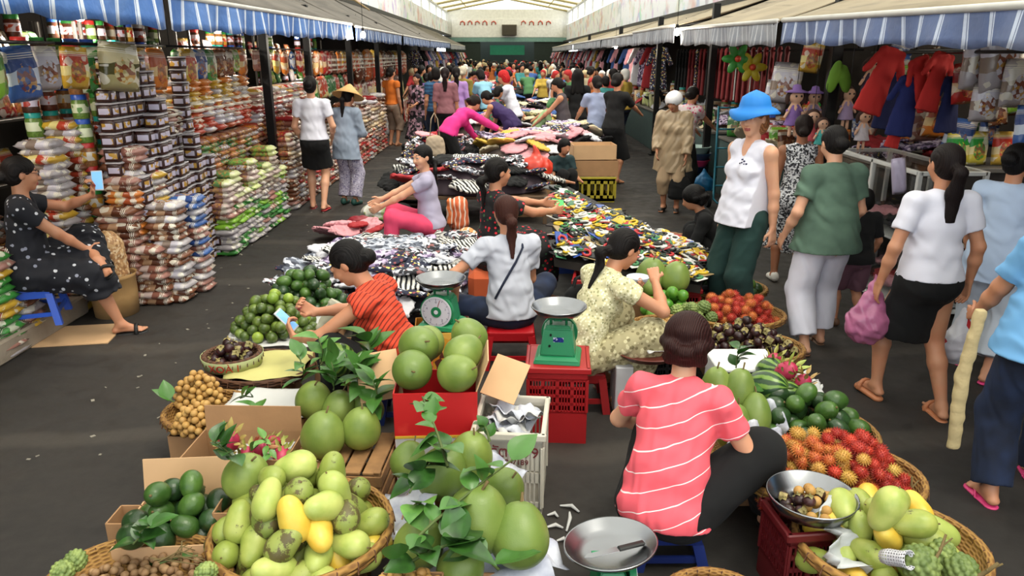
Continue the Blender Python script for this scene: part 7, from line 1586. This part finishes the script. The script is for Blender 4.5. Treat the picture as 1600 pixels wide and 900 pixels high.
# pile beside the raincoat person
q=at_z(1090,300,0); o=thing('goods_trolley','low trolley heaped with pink and blue baskets left of the teal cart','trolley',(q.x,q.y+.3,0)); obj_box('platform',DK,[((0,0,.22),(.6,.5,.04))],o)
for x in (-.25,.25):
    for y in (-.2,.2): obj_box('leg',DK,[((x,y,.1),(.03,.03,.2))],o)
for k,(dx,dz,c_,lab) in enumerate(((-.05,.26,'#1c2f52','navy folded basket on the low trolley'),(0,.36,'#c73a6a','pink plastic basket on the low trolley'),(.02,.46,'#2a4a6a','blue basket above the pink one'),(0,.56,'#9fb6b0','pale basket on top of the trolley'))):
    b=thing('plastic_basket',lab,'basket',(q.x+dx,q.y+.3,dz)); bm=bmesh.new(); lathe(bm,[(0,0),(.17,0),(.22,.09),(.235,.09),(.235,.1),(.21,.1),(.16,.012),(0,.012)],28); link('tub',bm_mesh('tub',bm,True,40),M('pb%d'%k,c_,.4),b)
v=Vol((-.2,-.2,-.02),(.2,.2,.42),.012); v.ell((0,0,.16),(.15,.14,.16),0); v.cone((0,0,.28),(0,0,.38),.05,.02,.05); v.wrinkle(.008,.08,8); qq=at_z(1100,305,0); tag(link('blue_bag',v.mesh('blb',1),M('bag_blue','#1c6ea0',.4),loc=(qq.x-.02,qq.y,0)),'bright blue plastic bag on the ground by the teal cart wheels','bag')
# right row goods beyond
for y0,y1,w in ((8.6,11.2,'behind the raincoat person'),(11.8,15.2,'past the second right post'),(15.9,20.5,'in the fourth right stall'),(21.5,28,'in the fifth right stall')):
    counter(3.65,(y0+y1)/2,1.0,y1-y0,.85,'long counter of the right row %s'%w,M('counter_teal','#3d5250',.7))
    st=.3 if y0<12 else .5
    for y in np.arange(y0+.2,y1-.1,st):
        for x in (3.3,3.6,3.95):
            k=r_.rand()
            if k<.35: pass
            elif k<.55: tub_column(x,y,.85+r_.choice([.3,.5]),'on the counter '+w,.85)
            else: kk=r_.randint(9); K_BAG.put((x,y,.86),(-.2,0,r_.uniform(-1,1)),1.1,'%s pack on the counter %s'%(BM_[kk][0],w),'%s packs on the counter %s'%(BM_[kk][0],w),mat=BM_[kk][1])
    pile(3.55,(y0+y1)/2,.84,.4,(y1-y0)*.45,.3,22,'on the counter '+w,[9,7,3,5,10,6],100+int(y0),1.0)
for y in np.arange(9.4,15.5,.26): k=6 if y<13 else [10,2,6][r_.randint(3)]; o=link('hanging_garment',HG,C_BLACK,loc=(3.4,y,2.05),rot=(0,0,1.2),scale=(.6,.6,.9)); relink(o,cloth('dim_red','#701c20',.85) if k==6 else PRN[k][1]); tag(o,'%s garment hanging in the third right stall'%('dark red' if k==6 else PRN[k][0]),'garment','%s garments in the third right stall'%('dark red' if k==6 else PRN[k][0]))
for i in range(46):
    y=16+i*.8; k=[4,12,6,7,10,2,13,5][r_.randint(8)]; hung(3.15,y,2.1,k,'%s garment hanging in the far right row'%PRN[k][0],PRN[k][0]+' garments hung in the far right row')
# ---------------------------------------------------------------- shoppers further back
r_=np.random.RandomState(21)
HAND=[]
def mid(label,px,top,y,yaw,P=None,parts=(),hr=('lowbun','#120d0c'),H_=None,tone='mid',fat=1.0,z=0):
    q=at_y(px,top,y); h_=H_ or max(1.35,min(1.72,q.z)); P=dict(P or {}); P.setdefault('fat',fat)
    return person(label,(q.x,y,z),R(yaw),h_,P,parts,hr,tone,.013,False,feet=('flip',F_BLACK))
def SS(m,sl=.5,seed=0,**k): return ('shirt',S(shirt,sl,.018,.03,.04,.07,seed=seed,**k),m)
def PP(m,to=1.9,seed=0): return ('trousers',S(pants,(.1,.085,.075),to,seed=seed),m)
bend={'lean':58,'plean':30,'hpitch':40,'lh':(-.16,.75,.62),'rh':(.2,.78,.62)}
mid('woman in a magenta jacket with a tan crossbody bag bending over the clothes pile',-0,0,12.3,-50,dict(bend,pel=(0,-.1,.8)),[SS(C_MAG,1.9,1),PP(C_BLACK)],('low','#1a100c'),1.6) if False else None
q=at_z(705,215,.8); person('woman in a magenta jacket bending over the clothes pile with an arm out',(q.x-.05,q.y,0),R(-55),1.6,dict(bend,lh=(-.16,.7,.6),rh=(.3,.85,.85)),[SS(C_MAG,1.9,1),PP(C_BLACK)],('lowbun','#1a100c'),'mid',.012,False,feet=('flip',F_BLACK))
bag('crossbody_bag','beige bag hanging at the side of the magenta jacket',(q.x-.22,q.y-.3,.55),(.3,.14,.34),cloth('beige_bag','#b8a48c',.8),.3,.3)
q=at_z(790,200,.8); person('woman in a dark purple sleeveless dress bent far forward over clothes',(q.x+.1,q.y,0),R(62),1.6,dict(bend,lh=(-.16,.62,.5),rh=(.2,.6,.5)),[('dress_top',S(shirt,0,.02,.04,.1,.07,seed=2),C_PURP),('dress_skirt',S(skirt,.5,.05,seed=3),C_PURP)],('lowbun','#0d0a0a'),'mid',.012,False,feet=('flip',F_BLACK))
mid('woman with long hair in a mauve top seen from behind near the left aisle',695,98,15.2,0,{},[SS(cloth('mauve_top','#8c5a62'),1.0,5),PP(C_BLACK)],('long','#1c0f0f'))
mid('woman in a lilac top seen from behind beside the mauve top',712,92,16.0,8,{},[SS(C_LILAC,1.0,6),PP(C_NAVY)],('long','#150d0d'))
mid('person in a blue striped tee and jeans in the left aisle',680,98,15.8,20,{},[SS(stripes('blue_tee','#2f5a80','#1c3a5c',2,16,.4),.6,7),PP(C_JEAN)],('bob','#120d0c'),fat=1.08)
mid('person in an olive top and pale sun hat by the left aisle',724,96,17.5,-30,{},[SS(cloth('olive_top','#8c7c34'),1.0,8),PP(C_BLACK)],('lowbun','#c9bda8'))
mid('person in a red cap and white tee leaning over the middle table',803,104,14.2,75,{'lean':18,'hpitch':20,'lh':(-.15,.5,.8),'rh':(.15,.5,.8)},[SS(C_WHITE,.6,9),PP(C_NAVY)],('bob','#b81f22'))
mid('person in a light cyan top bending at the middle table',762,106,16.4,40,{'lean':25,'hpitch':25,'lh':(-.1,.5,.8),'rh':(.15,.5,.8)},[SS(cloth('cyan_top','#8cc0d6'),.6,10),PP(C_BLACK)],('bob','#120d0c'))
mid('person in an olive camouflage shirt at the middle table',775,107,14.6,-100,{'lean':20,'hpitch':20,'lh':(-.1,.5,.8),'rh':(.15,.5,.8)},[SS(PRN[8][1],.6,11),PP(C_BLACK)],('bob','#120d0c'))
mid('person in a green floral top behind the purple dress woman',765,120,13.9,-60,{'lean':20,'hpitch':20,'lh':(-.1,.5,.8),'rh':(.15,.5,.8)},[SS(mosaic('floral_green','#1c2c22 #3c6a4a #8a3c3c #15201a'.split(),16),.6,12),PP(C_BLACK)],('bob','#120d0c'),H_=1.45)
mid('woman in a dark grey sleeveless top sorting goods on the right of the middle',883,124,12.8,80,{'lean':10,'hpitch':20,'lh':(-.1,.45,.9),'rh':(.1,.5,.95)},[SS(cloth('grey_vest','#4c4448'),0,13),PP(C_BLACK)],('lowbun','#120d0c'))
mid('woman with loose dark hair and grey bottoms from behind in the right aisle',903,100,13.9,0,{},[SS(C_BLACK,.5,14),PP(cloth('grey_bottoms','#6d6468'))],('loose','#0c0909'))
mid('woman in a red and blue top with a white bag in the right aisle',935,122,12.4,15,{'lean':8,'lh':(-.2,.4,.95)},[SS(cloth('blue_grey_top','#9aa4c4'),.6,15),PP(C_NAVY)],('lowbun','#120d0c'))
mid('woman in a black blouse reaching to the right counter',962,118,12.0,-45,{'lean':8,'rh':(.1,.5,1.05),'lh':(-.2,.3,.8)},[SS(C_BLACK,.9,16),('skirt',S(skirt,.5,.04,seed=1),C_BLACK)],('lowbun','#120d0c'))
mid('woman in a pink patterned blouse reaching over the right counter',1074,138,10.6,-50,{'lean':14,'hpitch':14,'rh':(.1,.6,1.0),'lh':(-.15,.5,.95)},[SS(spots('pink_flower','#cfc0c0',['#b84a6a','#d98aa0'],20,.35),.5,17),PP(C_BLACK)],('lowbun','#120d0c'))
mid('person in a pale green top stooping among the clothes at the middle right',838,140,12.9,-90,{'lean':35,'hpitch':30,'lh':(-.1,.5,.6),'rh':(.15,.5,.6)},[SS(cloth('pale_green_top','#9cba84'),.6,18),PP(C_BLACK)],('bob','#5a8a5a'),H_=1.35)
q=at_z(868,290,.25); person('crouching person in dark clothes beside the red plastic bag',(q.x,q.y,0),R(-150),1.5,{'pel':(0,0,.24),'lean':22,'hpitch':20,'lh':(-.12,.45,.4),'rh':(.12,.45,.4),'lf':(-.14,.34,.08),'rf':(.14,.34,.08)},[SS(cloth('teal_dark','#1c3438'),.6,19),PP(C_BLACK,1.6)],('bob','#0c0909'),'mid',.012,False,feet=('flip',F_BLACK))
q=at_z(1125,405,.2); person('crouching seller in black clothes behind the packet slope',(q.x+.02,q.y+.05,0),R(80),1.5,{'pel':(0,0,.22),'lean':32,'hpitch':30,'lh':(-.12,.5,.4),'rh':(.12,.45,.4),'lf':(-.14,.32,.08),'rf':(.14,.34,.08)},[SS(C_BLACK,.9,20),PP(C_BLACK,1.8)],('updo','#0c0909'),'mid',.01,False,feet=('flip',F_BLACK))
# templates for the dense crowd
TPL=[]
for i,(P,sl,hs,bot) in enumerate((({},.5,'lowbun','p'),({'lean':14,'hpitch':18,'lh':(-.1,.45,.9),'rh':(.15,.4,.9)},.6,'bob','p'),({'rh':(.2,.35,.95)},1.0,'long','p'),({'lean':32,'hpitch':28,'lh':(-.1,.55,.7),'rh':(.15,.55,.7)},.5,'lowbun','p'),({},.5,'loose','s'),({'fat':1.1,'hyaw':30},.6,'bob','p'))):
    J=skeleton(P); h_=.022
    TPL.append((body_mesh(P,J,h_,False),hair(J,.018,hs),shirt(J,h_,sl,.02,.03,.04,.07,seed=i),pants(J,h_,(.1,.085,.075),1.85) if bot=='p' else skirt(J,h_,.42,.04)))
CC=[('red','#b52f33'),('white','#d2d0d6'),('pink','#d48a9c'),('black','#17161a'),('blue','#3a5c9a'),('yellow','#cfae4a'),('teal','#3c8a8a'),('purple','#6b4a86'),('orange','#cf7238'),('grey','#85838c'),('green','#4f8050'),('cream','#cdbf9c')]
CM=[(n,cloth('crowd_'+n,c)) for n,c in CC]; BT=[('black',C_BLACK),('navy',C_NAVY),('brown',cloth('crowd_brown','#4c362c')),('grey',cloth('crowd_grey2','#5c5a60'))]
HC=[hair_mat('#120d0c')]*5+[cloth('hat_tan','#c9b48c'),cloth('hat_red','#b52a2a'),cloth('hat_white','#d5d2cc')]
def crowd(x,y,where,yaw=None):
    i=r_.randint(len(TPL)); b,hm,s_,p_=TPL[i]; a=r_.randint(12); c=r_.randint(4); hk=r_.randint(8); hd=['','','','','',' and tan hat',' and red hat',' and white hat'][hk]
    lab='shopper in %s%s and %s bottoms %s'%(CM[a][0],hd,['black','navy','brown','grey'][c],where)
    o=thing('person',lab,'person',(x,y,0),R(yaw if yaw is not None else r_.uniform(0,360)),lab); s=r_.uniform(.94,1.06); o.scale=(s,s,s)
    link('body',b,SKIN['mid'][0],o); relink(link('hair',hm,HC[0],o),HC[hk]); relink(link('shirt',s_,C_BLACK,o),CM[a][1]); relink(link('trousers',p_,C_BLACK,o),BT[c][1])
for i in range(190):
    y=16.5+38*(r_.rand()**1.15); 
    if y<22: x=r_.choice([-1,1])*r_.uniform(1.2,2.6)
    else: x=r_.uniform(-2.9,2.9)
    if y<20 and x<-1.9: continue
    crowd(x,y,('far' if y>32 else 'half-way')+' down the hall '+('at the left' if x<-1 else 'at the right' if x>1 else 'in the middle'))
# things carried by the walkers
FILM=M('film_pink','#b3688c',.25,var=.25,sc=12); FILMW=mosaic('bag_white_red','#d4d0d4 #c9c6cc #b82c30 #dedbe0 #cfccd2 #c4c0c8'.split(),9,.3)
v=Vol((-.2,-.16,-.42),(.2,.16,.12),.01); v.cone((0,0,.02),(-.01,0,-.22),.02,.1,.03,(0,1,0),.6); v.ell((-.01,0,-.26),(.13,.09,.13),.04); v.wrinkle(.012,.07,8); q=at_y(1368,428,4.05); tag(link('plastic_bag',v.mesh('pkb',1),FILM,loc=(q.x+.01,4.05,q.z-.04)),'pink translucent plastic bag in the left hand of the long-haired woman','bag')
v=Vol((-.2,-.16,-.4),(.2,.16,.12),.01); v.cone((0,0,.02),(0,0,-.18),.02,.08,.03,(0,1,0),.6); v.ell((0,0,-.2),(.11,.08,.12),.04); v.wrinkle(.012,.07,18); q=at_y(1508,485,4.1); tag(link('plastic_bag',v.mesh('wrb',1),FILMW,loc=(q.x,4.1,q.z-.02)),'white and red plastic bag in the right hand of the long-haired woman','bag')
v=Vol((-.06,-.05,-.36),(.06,.05,.36),.008); v.cone((.01,0,.32),(-.015,0,0),.026,.033,0,(0,1,0),.7,cut=(1,0)); v.cone((-.015,0,0),(.01,0,-.34),.033,.03,0,(0,1,0),.7,cut=(0,1)); v.wrinkle(.004,.06,4); q=at_y(1508,592,2.95); tag(link('cloth_roll',v.mesh('roll',1),M('roll_straw','#c3b082',.75,var=.15,sc=9,bump=.3,bsc=60),loc=(q.x,2.95,q.z)),'long pale straw-coloured roll held beside the dark jeans','roll')
# cardboard by the glasses woman and small litter
q=at_z(115,525,0); bm=bmesh.new(); bx(bm,(0,0,0),(.62,.42,.008)); tag(link('cardboard_sheet',bm_mesh('cs',bm),CARDL,loc=(q.x,q.y,.006),rot=(0,0,.15)),'flattened cardboard on the ground under the feet of the woman in glasses','cardboard')
bm=bmesh.new()
for i in range(46):
    x=r_.uniform(-2.9,-1.9); y=r_.uniform(2.8,11); bx(bm,(x,y,.003),(r_.uniform(.01,.035),r_.uniform(.006,.02),.004),rot=Matrix.Rotation(r_.uniform(0,3),4,'Z'))
tag(link('floor_litter',bm_mesh('litter',bm),M('litter_grey','#8a8478',.9)),'tiny scraps of litter scattered along the left aisle','litter',kind='stuff')
q=at_z(480,300,0); plastic_crate('sky blue plastic crate at the aisle beside the short black skirt',(q.x-.25,q.y,0),(.3,.3,.3),'#2c9ac9',.2,rows=1,cols=2,nh=2)
# phones and the last small things
def phone(lab,loc,rot,par=None):
    o=thing('phone',lab,'phone',loc); o.rotation_euler=rot; obj_box('case',M('phone_white','#c9ccd2',.3),[((0,0,0),(.075,.15,.009))],o,.006); s=NT('phone_screen'); s.set(s.b.inputs['Emission Color'],lin('#7ab0e0')); s.set(s.b.inputs['Emission Strength'],.8); obj_box('screen',s.done(lin('#5a86b8'),.1),[((0,0,.0052),(.066,.13,.001))],o,0)
q=at_z(462,514,.62)
PHONE1=phone('white phone with a lit screen held by the woman in the orange top',tuple((onbody(O2,J2['lw'])+onbody(O2,J2['rw']))/2+Vector((-.1,.0,.03))),(R(48),R(-8),R(80)))
phone('dark phone held up by the woman in glasses',tuple(onbody(O7,J7['lw'])+Vector((.03,.05,.1))),(R(70),0,R(20)))
# ---------------------------------------------------------------- past three hundred of a kind, the smallest-looking ones become one object
def merge_rest(keep=290,part=True):
    bpy.context.view_layer.update(); kinds={}
    for o in list(SC.objects):
        if o.parent is None and o.get('category') and o.name.split('.')[0]!='person': kinds.setdefault(o.name.split('.')[0],[]).append(o)
    for kn,L in kinds.items():
        if len(L)<=keep: continue
        sg=[o for o in L if 'group' not in o.keys()]; L=[o for o in L if 'group' in o.keys()]
        L.sort(key=lambda o:(o.location-cam.location).length); rest=L[keep-len(sg):]
        V=[];F=[];MI=[];mats=[];off=0
        for o in rest:
            for c in ([o] if o.type=='MESH' else [])+list(o.children):
                if c.type!='MESH': continue
                me=c.data; n=len(me.vertices); co=np.empty(n*3,np.float32); me.vertices.foreach_get('co',co); co=co.reshape(-1,3); mw=np.array(c.matrix_world); co=co@mw[:3,:3].T+mw[:3,3]; V.append(co)
                m=c.material_slots[0].material
                if m not in mats: mats.append(m)
                k=mats.index(m); me.calc_loop_triangles(); t=np.empty(len(me.loop_triangles)*3,np.int32); me.loop_triangles.foreach_get('vertices',t); F.append(t.reshape(-1,3)+off); MI.append(np.full(len(t)//3,k)); off+=n
        me=mesh_np(kn+'_rest',np.concatenate(V),np.concatenate(F),True,np.concatenate(MI)); cat=rest[0]['category']
        for o in rest:
            for c in list(o.children): bpy.data.objects.remove(c)
            bpy.data.objects.remove(o)
        tag(link(kn+'_mass',me,mats),'the many smaller-looking %ss heaped beyond and beneath the nearer ones'%kn.replace('_',' '),cat,kind='stuff')
merge_rest()
